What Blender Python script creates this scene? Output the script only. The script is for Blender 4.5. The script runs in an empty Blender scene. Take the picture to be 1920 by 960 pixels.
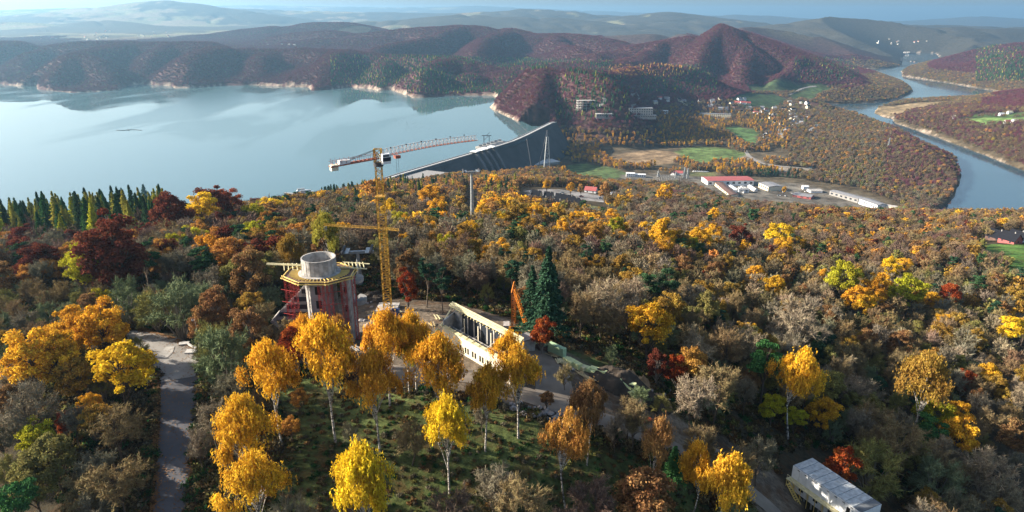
import bpy, math, random
import numpy as np
from mathutils import Vector, Matrix

# ------------------------------------------------------------------ camera, light, exposure
scene = bpy.context.scene
COL = scene.collection
R = math.radians
random.seed(7)
rng = np.random.default_rng(11)

CAM_H = 230.0            # metres above the reservoir's water
PITCH = 19.4
FPX = 1280.0             # focal length in pixels of the 1920 px wide photograph
cam_d = bpy.data.cameras.new('camera')
cam_d.sensor_width = 36.0
cam_d.lens = 36.0 * FPX / 1920.0
cam_d.clip_start = 1.0
cam_d.clip_end = 90000.0
cam = bpy.data.objects.new('camera', cam_d)
COL.objects.link(cam)
cam.location = (0, 0, CAM_H)
cam.rotation_euler = (R(90 - PITCH), 0, 0)
scene.camera = cam

SUN_EL = 23.0
SUN_DIR = Vector((-0.99, 0.10, 0)).normalized()      # towards the sun, on the ground plane
SUN_V = Vector((SUN_DIR.x * math.cos(R(SUN_EL)), SUN_DIR.y * math.cos(R(SUN_EL)), math.sin(R(SUN_EL))))
w = bpy.data.worlds.new('World')
scene.world = w
w.use_nodes = True
nt = w.node_tree
sky = nt.nodes.new('ShaderNodeTexSky')
sky.sky_type = 'NISHITA'
sky.sun_disc = False
sky.sun_elevation = R(SUN_EL)
sky.sun_rotation = math.atan2(SUN_V.x, SUN_V.y)
sky.altitude = 600
sky.air_density = 1.0
sky.dust_density = 4.0
sky.ozone_density = 0.7
bg = nt.nodes['Background']
bg.inputs['Strength'].default_value = 0.08
nt.links.new(sky.outputs[0], bg.inputs[0])

sun_d = bpy.data.lights.new('sun', 'SUN')
sun_d.energy = 5.0
sun_d.angle = R(0.5)
sun_d.color = (1.0, 0.90, 0.76)
sun = bpy.data.objects.new('sun', sun_d)
COL.objects.link(sun)
sun.rotation_euler = SUN_V.to_track_quat('Z', 'Y').to_euler()

scene.view_settings.view_transform = 'Standard'
scene.view_settings.look = 'None'
scene.view_settings.exposure = 1.55
scene.view_settings.gamma = 1.0
scene.view_settings.use_curve_mapping = False
scene.cycles.max_bounces = 6
scene.cycles.diffuse_bounces = 2
scene.cycles.glossy_bounces = 2
scene.cycles.transmission_bounces = 2
scene.cycles.volume_bounces = 0
scene.cycles.transparent_max_bounces = 4
scene.cycles.caustics_reflective = False
scene.cycles.caustics_refractive = False

CP, SP = math.cos(R(PITCH)), math.sin(R(PITCH))

def ray(px, py):
    xx = (px - 960.0) / FPX
    yy = (480.0 - py) / FPX
    return xx, CP + yy * SP, -SP + yy * CP

def at_z(px, py, z):
    x, y, d = ray(px, py)
    t = (z - CAM_H) / d
    return (x * t, y * t, z)

def at_d(px, py, dep):
    x, y, d = ray(px, py)
    return (x * dep, y * dep, CAM_H + d * dep)

def project(X, Y, Z):
    zc = Y * CP - (Z - CAM_H) * SP
    up = Y * SP + (Z - CAM_H) * CP
    return 960 + FPX * X / zc, 480 - FPX * up / zc, zc

# ------------------------------------------------------------------ noise
def vnoise(x, y, seed=0):
    xi = np.floor(x).astype(np.int64); yi = np.floor(y).astype(np.int64)
    xf = x - xi; yf = y - yi
    xf = xf * xf * (3 - 2 * xf); yf = yf * yf * (3 - 2 * yf)
    def h(a, b):
        n = (a * 374761393 + b * 668265263 + seed * 1442695041) & 0xFFFFFFFF
        n = ((n ^ (n >> 13)) * 1274126177) & 0xFFFFFFFF
        return ((n ^ (n >> 16)) & 0xFFFF) / 65535.0
    a = h(xi, yi); b = h(xi + 1, yi); c = h(xi, yi + 1); d = h(xi + 1, yi + 1)
    return (a * (1 - xf) + b * xf) * (1 - yf) + (c * (1 - xf) + d * xf) * yf

def fbm(x, y, sc, octs=4, seed=0, gain=0.5):
    s = 0; a = 1.0; t = 0
    for i in range(octs):
        s = s + a * (vnoise(x / sc + 17.3 * i, y / sc - 9.1 * i, seed + i) - 0.5)
        t += a; a *= gain; sc *= 0.5
    return s / t * 2

# ------------------------------------------------------------------ polygons
def in_poly(X, Y, P):
    inside = np.zeros(np.shape(X), bool)
    n = len(P)
    for i in range(n):
        x1, y1 = P[i][:2]; x2, y2 = P[(i + 1) % n][:2]
        if y1 == y2: continue
        c = ((y1 > Y) != (y2 > Y)) & (X < (x2 - x1) * (Y - y1) / (y2 - y1) + x1)
        inside ^= c
    return inside

def seg_dist(X, Y, a, b):
    dx, dy = b[0] - a[0], b[1] - a[1]
    L = dx * dx + dy * dy + 1e-9
    t = np.clip(((X - a[0]) * dx + (Y - a[1]) * dy) / L, 0, 1)
    return np.hypot(X - a[0] - t * dx, Y - a[1] - t * dy), t

def poly_sd(X, Y, P):                       # positive inside
    d = np.full(np.shape(X), 1e9)
    for i in range(len(P)):
        dd, _ = seg_dist(X, Y, P[i], P[(i + 1) % len(P)])
        d = np.minimum(d, dd)
    return np.where(in_poly(X, Y, P), d, -d)

def line_dist(X, Y, P):
    d = np.full(np.shape(X), 1e9)
    for i in range(len(P) - 1):
        dd, _ = seg_dist(X, Y, P[i], P[i + 1])
        d = np.minimum(d, dd)
    return d

RIVER_Z = -60.0
LAKE = [at_z(a, b, 0) for a, b in [
    (752, 330), (640, 372), (560, 392), (300, 428), (0, 478), (-500, 560), (-1500, 600), (-1900, 158), (-500, 150),
    (-60, 157), (0, 158), (40, 162), (68, 160), (72, 168), (100, 171), (137, 174), (180, 172), (222, 169), (236, 162), (262, 158),
    (300, 160), (322, 161), (326, 165), (352, 165), (385, 163), (420, 160), (480, 160), (530, 162), (580, 164), (588, 170),
    (615, 168), (650, 163), (690, 166), (712, 170), (735, 168), (762, 178), (775, 183), (800, 183), (860, 179),
    (925, 179), (935, 186), (922, 202), (945, 216), (990, 238), (1028, 238), (1028, 234), (985, 256), (960, 268), (925, 278), (880, 290)]]
DAM_LINE = [at_z(a, b, 4) for a, b in [(700, 343), (750, 327), (880, 289), (925, 276), (960, 265), (985, 254), (1032, 231), (1041, 229)]]
RIVER = [at_z(a, b, RIVER_Z) for a, b in [
    (1740, 412), (1775, 385), (1794, 362), (1804, 330), (1792, 302), (1735, 276), (1690, 250), (1640, 231), (1600, 214), (1545, 203),
    (1528, 197), (1580, 195), (1640, 193), (1680, 188), (1712, 172), (1706, 163), (1690, 153), (1640, 142), (1605, 135),
    (1600, 128), (1650, 129), (1690, 124), (1692, 108), (1700, 99), (1755, 100), (1766, 112), (1750, 119), (1706, 125),
    (1690, 134), (1692, 143), (1780, 156), (1860, 170), (1893, 180), (1880, 186), (1740, 188), (1690, 190), (1645, 203),
    (1640, 212), (1655, 218), (1672, 222), (1680, 231), (1725, 246), (1760, 258), (1800, 273), (1850, 292), (1920, 320), (1990, 352), (2300, 420), (2600, 520),
    (1900, 455)]]

# ------------------------------------------------------------------ terrain height
CTRL = [  # (px, py, z) of bare ground
    (-500, 960, 160), (0, 960, 162), (320, 960, 164), (700, 960, 162), (1000, 960, 160), (1400, 960, 150), (1640, 960, 131), (1920, 960, 116), (2400, 960, 100),
    (-500, 820, 160), (0, 820, 166), (320, 820, 167), (600, 820, 167), (850, 820, 166), (1100, 820, 163), (1400, 820, 147), (1700, 820, 124), (1920, 820, 110), (2400, 820, 92),
    (-500, 700, 158), (0, 700, 168), (330, 700, 168), (600, 700, 167), (1000, 700, 166), (1150, 700, 163), (1300, 700, 154), (1600, 700, 124), (1920, 700, 104),
    (-500, 600, 150), (0, 600, 163), (300, 600, 166), (600, 620, 166), (860, 620, 166), (1000, 610, 163), (1300, 600, 142), (1600, 600, 109), (1920, 600, 92), (2400, 600, 75),
    (-500, 500, 125), (0, 500, 150), (300, 500, 157), (600, 520, 161), (730, 520, 161), (1000, 500, 148), (1300, 500, 123), (1600, 500, 92), (1920, 500, 80), (2400, 500, 60),
    (-200, 460, 128), (0, 455, 137), (150, 440, 138), (300, 425, 136), (450, 425, 134), (600, 430, 134), (900, 440, 132), (1200, 450, 108), (1450, 450, 78), (1700, 450, 58), (1920, 450, 66),
    (1890, 480, 80), (1850, 500, 82),
    (600, 392, 112), (750, 400, 116), (900, 395, 112), (1050, 400, 92), (1200, 400, 84), (1450, 405, 52), (1600, 412, 42), (1750, 415, 36), (1920, 410, 30), (2300, 420, 20),
    (700, 372, 84), (850, 372, 78), (1060, 380, 78), (1200, 375, 48),
    (700, 356, 40), (850, 352, 40), (1000, 352, 52), (1060, 358, 58), (1120, 360, 52), (1200, 358, 20),
    (760, 338, 6), (880, 322, -20), (960, 318, -50), (1020, 322, -30), (1090, 335, -40), (1180, 345, -50),
    (640, 385, 6), (300, 428, 1), (0, 478, 1), (-500, 560, 1),
    (1350, 400, -30), (1600, 392, -55), (1750, 395, -57),
    (1000, 300, -62), (1060, 310, -60), (1100, 300, -57), (1300, 330, -56), (1400, 360, -56), (1600, 350, -57), (1700, 330, -58), (1500, 280, -56), (1300, 280, -55), (1150, 250, -50),
    (1650, 260, -58), (1450, 250, -54), (1300, 230, -48), (1450, 205, -44), (1520, 215, -52), (1250, 205, -30), (1100, 215, -15), (1060, 228, -20), (1350, 190, -20), (1200, 180, 5), (1280, 160, 20), (1450, 165, -20), (1500, 165, -35), (1420, 180, -25),
    (1700, 220, -57), (1760, 200, -57), (1850, 230, -52), (1920, 260, -54), (1920, 200, -50), (2300, 250, -40), (1850, 190, -56),
    (0, 478, 1),
]
CTRL_D = [  # (px, z, forward distance)
    (-900, 60, 3300), (-300, 60, 3200), (0, 70, 3300), (300, 70, 3300), (600, 60, 3300), (900, 20, 2900), (1100, 25, 2600), (-900, 15, 2550), (-300, 15, 2550), (0, 15, 2550), (150, 15, 2500), (300, 12, 2480), (450, 12, 2480), (600, 12, 2450), (750, 8, 2300), (850, 8, 2250),
    (0, 80, 4800), (400, 90, 4800), (800, 60, 4600), (1200, 50, 4500), (1500, 30, 4500), (1690, -55, 5200), (1800, -40, 5000), (2300, -10, 4500), (-900, 90, 5000),
    (0, 110, 8000), (500, 110, 8000), (960, 60, 8000), (1400, 20, 8000), (1900, 0, 8000), (-900, 110, 9000), (2600, 0, 9000), (2300, 0, 2500), (2600, -30, 1500),
    (0, 120, 14000), (960, 60, 14000), (1900, 20, 14000), (0, 100, 26000), (960, 30, 26000), (1900, 0, 26000), (2600, 0, 20000), (-900, 100, 20000),
]
pts = [at_z(*c) for c in CTRL]
for px, z, Y in CTRL_D:
    pts.append(((px - 960) / FPX * (Y / 1.03), Y, z))
CX = np.array([p[0] / p[1] for p in pts]); CY = np.array([1.15 * math.log(p[1]) for p in pts]); CZ = np.array([p[2] for p in pts], float)
def _k(r2): return np.sqrt(r2 + 0.03 ** 2)
_A = _k((CX[:, None] - CX[None]) ** 2 + (CY[:, None] - CY[None]) ** 2)
_n = len(CX)
_M = np.zeros((_n + 1, _n + 1)); _M[:_n, :_n] = _A - np.eye(_n) * 0.003; _M[_n, :_n] = 1; _M[:_n, _n] = 1
_W = np.linalg.solve(_M, np.append(CZ, 0))

def rbf(X, Y):
    u = X / Y; v = 1.15 * np.log(Y)
    s = np.full(np.shape(X), _W[_n])
    for i in range(_n):
        s = s + _W[i] * _k((u - CX[i]) ** 2 + (v - CY[i]) ** 2)
    return s

# ridges: nodes (px, py, depth) on the skyline of each hill; slope, rounding radius
RIDGES = [
    # bluffs beyond the reservoir
    (0.55, 60, [(-900, 82, 3100), (-200, 82, 3000), (0, 82, 2950), (140, 82, 2900), (270, 82, 2900), (430, 84, 2850), (540, 90, 2850), (610, 93, 2800), (690, 100, 2750), (740, 108, 2700)]),
    (0.7, 60, [(-160, 84, 2950), (-240, 110, 2650), (-290, 140, 2480)]),
    (0.7, 60, [(20, 84, 2900), (-50, 105, 2680), (-90, 135, 2500)]),
    (0.75, 55, [(95, 86, 2900), (50, 104, 2700), (22, 130, 2520)]),
    (0.72, 62, [(230, 84, 2850), (185, 92, 2650), (140, 104, 2480), (110, 118, 2380), (85, 142, 2290)]),
    (0.8, 45, [(150, 104, 2480), (185, 118, 2420), (205, 145, 2330)]),
    (0.75, 50, [(315, 86, 2850), (288, 100, 2680), (268, 128, 2520)]),
    (0.72, 65, [(455, 86, 2850), (400, 94, 2650), (365, 104, 2520), (342, 122, 2420), (330, 148, 2340)]),
    (0.78, 48, [(505, 92, 2800), (486, 108, 2640), (478, 138, 2480)]),
    (0.72, 60, [(650, 94, 2750), (622, 102, 2560), (604, 118, 2420), (594, 148, 2310)]),
    (0.78, 45, [(735, 110, 2650), (720, 122, 2460), (713, 150, 2300)]),
    (0.74, 50, [(860, 108, 2550), (815, 116, 2320), (790, 132, 2180), (775, 160, 2080)]),
    (0.7, 50, [(730, 105, 2650), (840, 108, 2500), (930, 118, 2400), (960, 135, 2300)]),
    (0.7, 50, [(880, 114, 2450), (872, 140, 2250)]),
    (0.45, 60, [(900, 122, 2500), (1040, 112, 2500), (1140, 112, 2600)]),
    # red hill above the dam
    (0.9, 28, [(932, 178, 1830), (950, 160, 1830), (985, 134, 1820), (1020, 129, 1810), (1065, 131, 1760), (1105, 140, 1700), (1135, 158, 1650)]),
    (0.92, 21, [(1020, 134, 1780), (1010, 165, 1690), (1000, 200, 1600)]),
    (0.65, 28, [(1065, 131, 1800), (1150, 140, 2000), (1200, 124, 2200)]),
    (0.72, 35, [(1160, 130, 2200), (1230, 118, 2250), (1290, 128, 2300), (1330, 150, 2300)]),
    # purple ranges
    (0.34, 90, [(560, 78, 3600), (640, 68, 3700), (760, 56, 3800), (860, 50, 3800), (960, 53, 3800), (1040, 60, 3700), (1130, 75, 3500), (1180, 92, 3300)]),
    (0.65, 28, [(860, 52, 3700), (800, 72, 3300), (700, 92, 3050)]),
    (0.65, 28, [(960, 56, 3700), (905, 72, 3300), (890, 98, 2950)]),
    (0.65, 28, [(1040, 62, 3600), (1060, 82, 3200), (1120, 100, 2900)]),
    (0.34, 80, [(1060, 72, 4400), (1180, 66, 4400), (1270, 62, 4400)]),
    (0.4, 60, [(1120, 98, 3000), (1200, 84, 3100), (1280, 72, 3100), (1355, 46, 3000)]),
    (0.72, 24, [(1240, 80, 3050), (1190, 100, 2800), (1150, 112, 2650)]),
    (0.8, 31, [(1320, 62, 3020), (1355, 43, 3000), (1395, 56, 2950), (1440, 72, 2880), (1500, 100, 2800), (1560, 125, 2720), (1608, 148, 2650)]),
    (0.87, 21, [(1352, 48, 2970), (1320, 85, 2750), (1305, 130, 2550), (1298, 160, 2400)]),
    (0.87, 21, [(1405, 62, 2920), (1395, 100, 2700), (1390, 140, 2500)]),
    (0.87, 21, [(1500, 104, 2780), (1470, 130, 2600), (1450, 155, 2480)]),
    (0.36, 80, [(1380, 56, 4200), (1460, 38, 4200), (1530, 48, 4150), (1600, 72, 4100), (1655, 92, 4050), (1690, 106, 4000)]),
    (0.65, 28, [(1480, 60, 4000), (1540, 92, 3600), (1600, 112, 3450), (1640, 124, 3350)]),
    # wooded peninsula in the river bend
    (0.72, 21, [(1535, 172, 2200), (1570, 158, 2330), (1620, 150, 2450), (1665, 155, 2560), (1695, 165, 2640)]),
    # right bank
    (0.3, 60, [(1668, 128, 3800), (1720, 122, 3850), (1780, 104, 3900), (1850, 86, 3900), (1920, 78, 3800), (2200, 60, 3800)]),
    (0.32, 60, [(1800, 130, 3000), (1860, 115, 3100), (1920, 100, 3200), (2200, 90, 3200)]),
    (0.2, 60, [(2050, 200, 1500), (1980, 215, 1650), (2200, 150, 1900)]),
    # wooded band on the left behind the bluffs
    (0.22, 100, [(380, 66, 4600), (470, 55, 4700), (560, 45, 4700), (640, 44, 4700), (700, 58, 4700)]),
    (0.25, 80, [(560, 64, 4000), (620, 60, 3900), (660, 66, 3900)]),
    (0.16, 120, [(-300, 40, 6500), (0, 42, 6500), (60, 44, 6500), (120, 52, 6300)]),
    (0.12, 120, [(60, 28, 8500), (110, 22, 8500), (230, 26, 8500), (330, 38, 8200)]),
    (0.14, 120, [(200, 38, 7000), (300, 48, 6800), (340, 56, 6600)]),
    (0.1, 150, [(-400, 18, 12000), (0, 20, 12000), (180, 14, 12000), (330, 12, 12000), (560, 20, 12000), (760, 24, 12000), (960, 26, 12000), (1150, 30, 12000)]),
    (0.07, 200, [(-400, 18, 15000), (60, 18, 15000), (200, 14, 20000), (400, 14, 20000), (450, 9, 20000), (600, 12, 20000), (760, 14, 20000), (900, 11, 20000), (1000, 16, 20000), (1150, 22, 20000), (1300, 28, 20000)]),
    (0.16, 150, [(170, 14, 9600), (240, 9, 9600), (280, 3, 9600), (310, 1, 9600), (345, 5, 9600), (385, 12, 9600), (440, 18, 9600)]),
    (0.14, 120, [(640, 44, 7500), (760, 36, 7500), (860, 28, 7600), (960, 30, 7600), (1040, 34, 7600), (1110, 40, 7400), (1160, 44, 7200)]),
    (0.16, 120, [(880, 24, 9500), (970, 16, 9500), (1060, 20, 9500), (1150, 30, 9500)]),
    (0.12, 120, [(1140, 42, 8500), (1200, 28, 8500), (1250, 23, 8500), (1290, 30, 8500), (1340, 36, 8500), (1420, 42, 8500)]),
    (0.1, 150, [(1290, 32, 15000), (1380, 28, 15000), (1440, 30, 15000), (1530, 36, 15000)]),
    (0.18, 100, [(1490, 46, 6200), (1520, 38, 6200), (1570, 29, 6200), (1605, 32, 6200), (1650, 44, 6100), (1700, 52, 6000), (1800, 50, 6200), (1930, 56, 6200), (2200, 56, 6200)]),
    (0.14, 100, [(1620, 46, 7800), (1760, 46, 7800), (1930, 52, 7800), (2300, 52, 7800)]),
    (0.08, 200, [(1600, 42, 16000), (1780, 36, 16000), (1840, 31, 16000), (1880, 36, 16000), (2000, 34, 16000), (2400, 30, 16000)]),
]
RID = [(s, r, [at_d(*n) for n in ns]) for s, r, ns in RIDGES]

def height(X, Y):
    X = np.asarray(X, float); Y = np.asarray(Y, float)
    z = rbf(X, Y)
    far = np.clip((Y - 1000) / 1500, 0, 1)
    n1 = fbm(X, Y, 420, 5, 3)
    ridge = 1 - np.abs(fbm(X, Y, 260, 3, 31)) * 2
    rz = np.full(np.shape(X), -1e5)
    for s, r, P in RID:
        for i in range(len(P) - 1):
            a, b = P[i], P[i + 1]
            d, t = seg_dist(X, Y, a, b)
            c = a[2] + (b[2] - a[2]) * t - s * (np.sqrt(d * d + r * r) - r)
            rz = np.maximum(rz, c)
    rise = np.clip((rz - z) / 50, 0, 1)
    gul = np.abs(fbm(X + 0.3 * Y, Y, 420, 2, 90))
    rz = rz + n1 * 8 * far - (np.clip(0.30 - gul, 0, 0.3) / 0.3) ** 1.5 * 26 * far * rise + 4 * far * rise
    zf = z + fbm(X, Y, 1100, 5, 8) * 34 * np.clip((Y - 3000) / 3000, 0, 1)
    k = 5.0 + 4 * far
    m = np.maximum(zf, rz)
    z = m + k * np.log(np.exp((zf - m) / k) + np.exp((rz - m) / k)) - k * 0.0
    z = z + fbm(X, Y, 38, 4, 5) * 1.3 * np.clip((Y - 90) / 150, 0.25, 1)
    # water bodies cut their beds with a steep bank
    for P, lv in ((LAKE, 0.0), (RIVER, RIVER_Z)):
        sd = poly_sd(X, Y, P) + fbm(X, Y, 60, 3, 9) * 8 * (1 if lv == 0 else 0.5)
        bank = lv + 1.2 - sd * 0.55
        slope = 0.95 if lv == 0 else 0.33
        z = np.where((sd <= 0) & (Y > 700), np.minimum(z, lv + 2.5 + slope * -sd), z)
        nodam = line_dist(X, Y, DAM_LINE) > 75
        z = np.where(sd > 0, np.minimum(z, lv - 1.0 - np.minimum(sd * 0.3, 12)), np.where((sd > -40) & nodam, np.maximum(z, np.minimum(bank, lv + 3)), z))
    # the foot of the dam: ground falls away below it
    dl_ = line_dist(X, Y, DAM_LINE); sdl = poly_sd(X, Y, LAKE)
    xm = project(X, Y, 0 * X)[0]
    foot = np.where(xm < 865, -4 - (xm - 748) * 0.12, np.where(xm < 1005, -18 - (xm - 865) * 0.36, -66))
    near_d = (dl_ < 85) & (sdl < 4) & (xm > 752) & (xm < 1030)
    z = np.where(near_d, np.minimum(z, foot + np.clip(dl_ - 45, 0, 60) * 0.5 * (xm < 900)), z)
    return z

A_MAX, NA, Y0, Y1, NY = 1.1, 760, 42.0, 26000.0, 940
ga = np.linspace(-A_MAX, A_MAX, NA)
gy = np.exp(np.linspace(math.log(Y0), math.log(Y1), NY))
GY, GA = np.meshgrid(gy, ga, indexing='ij')
GX = GA * GY
GZ = height(GX, GY)

def hz(X, Y):
    """height of the ground sheet, read off its own grid"""
    X = np.asarray(X, float); Y = np.asarray(Y, float)
    a = (X / Y + A_MAX) / (2 * A_MAX) * (NA - 1)
    b = (np.log(Y) - math.log(Y0)) / (math.log(Y1) - math.log(Y0)) * (NY - 1)
    a = np.clip(a, 0, NA - 1.001); b = np.clip(b, 0, NY - 1.001)
    i = a.astype(int); j = b.astype(int); fa = a - i; fb = b - j
    return (GZ[j, i] * (1 - fa) + GZ[j, i + 1] * fa) * (1 - fb) + (GZ[j + 1, i] * (1 - fa) + GZ[j + 1, i + 1] * fa) * fb

_deps = np.exp(np.linspace(math.log(60), math.log(24000), 2600))
def ground(px, py, dmin=60):
    """first point of the ground on the line of sight"""
    x, y, d = ray(px, py)
    dd = _deps[_deps >= dmin]
    X = x * dd; Y = y * dd; Z = CAM_H + d * dd
    g = hz(X, Y)
    hit = np.nonzero(Z <= g)[0]
    k = hit[0] if len(hit) else len(dd) - 1
    return Vector((X[k], Y[k], float(g[k])))

# visibility of the ground (running horizon angle along each azimuth), used to leave out what nothing shows
ang = (GZ + 12 - CAM_H) / GY
VIS = np.maximum.accumulate(ang - 14.0 / GY, axis=0)
def visible(X, Y, margin=14.0):
    a = np.clip((X / Y + A_MAX) / (2 * A_MAX) * (NA - 1), 0, NA - 1).astype(int)
    b = np.clip((np.log(Y) - math.log(Y0)) / (math.log(Y1) - math.log(Y0)) * (NY - 1) - 3, 0, NY - 1).astype(int)
    return (hz(X, Y) + margin - CAM_H) / Y >= VIS[b, a] - 0.0015

# ------------------------------------------------------------------ materials
def new_mat(name):
    m = bpy.data.materials.new(name); m.use_nodes = True
    n = m.node_tree; n.nodes.clear()
    out = n.nodes.new('ShaderNodeOutputMaterial')
    return m, n, out

def N(n, t, **kw):
    x = n.nodes.new(t)
    for k, v in kw.items():
        if k in x.inputs.keys(): x.inputs[k].default_value = v
        else: setattr(x, k, v)
    return x

MATS = {}
def mat(name, color, rough=0.8, metal=0.0, var=0.15, scale=1.5, spec=0.3, bump=0.0):
    """painted / concrete / timber: base colour broken up by two sizes of noise"""
    if name in MATS: return MATS[name]
    m, n, out = new_mat(name)
    b = N(n, 'ShaderNodeBsdfPrincipled'); b.inputs['Roughness'].default_value = rough; b.inputs['Metallic'].default_value = metal
    b.inputs['Specular IOR Level'].default_value = spec
    tc = N(n, 'ShaderNodeTexCoord')
    nz = N(n, 'ShaderNodeTexNoise'); nz.inputs['Scale'].default_value = scale; nz.inputs['Detail'].default_value = 6
    n.links.new(tc.outputs['Object'], nz.inputs['Vector'])
    mr = N(n, 'ShaderNodeMapRange'); mr.inputs[1].default_value = 0.3; mr.inputs[2].default_value = 0.7
    mr.inputs[3].default_value = 1 - var; mr.inputs[4].default_value = 1 + var * 0.6
    n.links.new(nz.outputs[0], mr.inputs[0])
    mx = N(n, 'ShaderNodeVectorMath', operation='SCALE'); mx.inputs[0].default_value = color
    n.links.new(mr.outputs[0], mx.inputs['Scale'])
    n.links.new(mx.outputs[0], b.inputs['Base Color'])
    if bump:
        bp = N(n, 'ShaderNodeBump'); bp.inputs['Strength'].default_value = bump; bp.inputs['Distance'].default_value = 0.1
        n.links.new(nz.outputs[0], bp.inputs['Height']); n.links.new(bp.outputs[0], b.inputs['Normal'])
    n.links.new(b.outputs[0], out.inputs[0])
    MATS[name] = m
    return m

def mesh_obj(name, verts, faces, m=None, parent=None, smooth=False):
    me = bpy.data.meshes.new(name)
    me.from_pydata([tuple(v) for v in verts], [], faces)
    if m is not None:
        for q in (m if isinstance(m, (list, tuple)) else [m]): me.materials.append(q)
    if smooth:
        me.polygons.foreach_set('use_smooth', [True] * len(me.polygons))
    me.update()
    o = bpy.data.objects.new(name, me)
    COL.objects.link(o)
    if parent: o.parent = parent
    return o

def np_mesh(name, V, F, k, mats, attrs=None):
    """fast mesh: V (n,3), F (m,k)"""
    me = bpy.data.meshes.new(name)
    me.vertices.add(len(V)); me.vertices.foreach_set('co', np.ascontiguousarray(V, np.float32).ravel())
    me.loops.add(F.size); me.loops.foreach_set('vertex_index', np.ascontiguousarray(F, np.int32).ravel())
    me.polygons.add(len(F)); me.polygons.foreach_set('loop_start', np.arange(0, F.size, k, dtype=np.int32))
    me.update(calc_edges=True)
    for q in mats: me.materials.append(q)
    for an, (typ, dom, arr) in (attrs or {}).items():
        at = me.attributes.new(an, typ, dom)
        at.data.foreach_set('color' if typ == 'FLOAT_COLOR' else 'value', np.ascontiguousarray(arr, np.float32).ravel())
    return me

def tag(o, label=None, cat=None, group=None, kind=None):
    if label: o['label'] = label
    if cat: o['category'] = cat
    if group: o['group'] = group
    if kind: o['kind'] = kind
    return o

def empty(name, loc, rz=0.0):
    o = bpy.data.objects.new(name, None)
    o.empty_display_size = 0.5
    COL.objects.link(o); o.location = loc; o.rotation_euler = (0, 0, rz)
    return o
# ------------------------------------------------------------------ open ground (no forest), as polygons on the land
def gpoly(pp, z=None):
    if z is None: return [tuple(ground(a, b)) for a, b in pp]
    return [at_z(a, b, z) for a, b in pp]
OPEN = [  # polygon, colour, softness
    ('meadow', gpoly([(1262, 296), (1275, 279), (1310, 275), (1350, 277), (1392, 288), (1398, 300), (1370, 306), (1330, 305), (1300, 306)]), (0.10, 0.155, 0.05)),
    ('fallow', gpoly([(1140, 296), (1170, 288), (1215, 284), (1262, 284), (1272, 292), (1262, 308), (1190, 313), (1150, 306)]), (0.24, 0.17, 0.10)),
    ('meadow', gpoly([(1355, 240), (1380, 237), (1415, 245), (1422, 262), (1418, 276), (1395, 272), (1375, 258)]), (0.07, 0.13, 0.045)),
    ('meadow', gpoly([(1060, 310), (1100, 306), (1150, 316), (1185, 330), (1150, 336), (1100, 334), (1060, 330)]), (0.09, 0.14, 0.05)),
    ('meadow', gpoly([(1290, 322), (1340, 322), (1350, 332), (1290, 336)]), (0.13, 0.14, 0.06)),
    ('yard', gpoly([(1165, 328), (1230, 325), (1320, 330), (1420, 338), (1500, 345), (1640, 372), (1680, 392), (1640, 402), (1500, 392), (1400, 385), (1330, 368), (1300, 350), (1180, 345)]), (0.13, 0.12, 0.10)),
    ('yard', gpoly([(1400, 290), (1420, 300), (1450, 310), (1530, 318), (1540, 326), (1470, 324), (1420, 314), (1395, 298)]), (0.30, 0.26, 0.21)),
    ('meadow', gpoly([(1475, 178), (1520, 160), (1560, 166), (1530, 182), (1490, 190)]), (0.06, 0.10, 0.04)),
    ('meadow', gpoly([(1370, 186), (1400, 175), (1450, 176), (1480, 186), (1450, 205), (1400, 205)]), (0.035, 0.07, 0.03)),
    ('meadow', gpoly([(1400, 160), (1480, 150), (1560, 160), (1480, 172), (1410, 172)]), (0.05, 0.08, 0.035)),
    ('reeds', gpoly([(1638, 209), (1655, 200), (1720, 192), (1790, 190), (1740, 200), (1700, 208), (1690, 218), (1655, 220)]), (0.27, 0.20, 0.11)),
    ('meadow', gpoly([(1800, 226), (1850, 220), (1960, 214), (1960, 226), (1900, 232), (1840, 236)]), (0.10, 0.17, 0.05)),
    ('meadow', gpoly([(1790, 222), (1830, 214), (1960, 208), (1960, 212), (1840, 220)]), (0.05, 0.09, 0.03)),
    ('meadow', gpoly([(1822, 462), (1880, 458), (1990, 460), (1990, 520), (1900, 512), (1870, 502), (1850, 480)]), (0.07, 0.14, 0.03)),
    ('meadow', gpoly([(968, 386), (1000, 376), (1100, 383), (1160, 398), (1200, 412), (1150, 418), (1080, 408), (1000, 396)]), (0.15, 0.16, 0.07)),
    ('yard', gpoly([(985, 357), (1030, 355), (1100, 362), (1150, 372), (1140, 380), (1060, 373), (990, 366)]), (0.26, 0.25, 0.24)),
    ('grass', gpoly([(495, 720), (560, 705), (650, 712), (760, 742), (860, 752), (950, 770), (1060, 815), (1180, 850), (1290, 905), (1330, 960), (1330, 1000), (480, 1000), (520, 860), (540, 790)]), (0.070, 0.088, 0.028)),
    ('dirt', gpoly([(560, 600), (640, 560), (760, 560), (860, 570), (960, 600), (1040, 650), (1160, 690), (1290, 790), (1420, 850), (1500, 940), (1520, 990), (1440, 990), (1340, 880), (1180, 820), (1060, 790), (960, 760), (860, 735), (760, 725), (660, 690), (540, 690)]), (0.14, 0.11, 0.08)),
    ('grass', gpoly([(1010, 628), (1100, 645), (1240, 690), (1330, 760), (1290, 790), (1200, 735), (1120, 690), (1040, 655)]), (0.05, 0.07, 0.025)),
    ('verge', gpoly([(288, 1000), (300, 860), (312, 760), (300, 700), (285, 665), (300, 640), (370, 650), (385, 700), (378, 780), (368, 860), (355, 1000)]), (0.035, 0.045, 0.018)),
]
def smooth01(x): return np.clip(x, 0, 1) ** 2 * (3 - 2 * np.clip(x, 0, 1))

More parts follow.
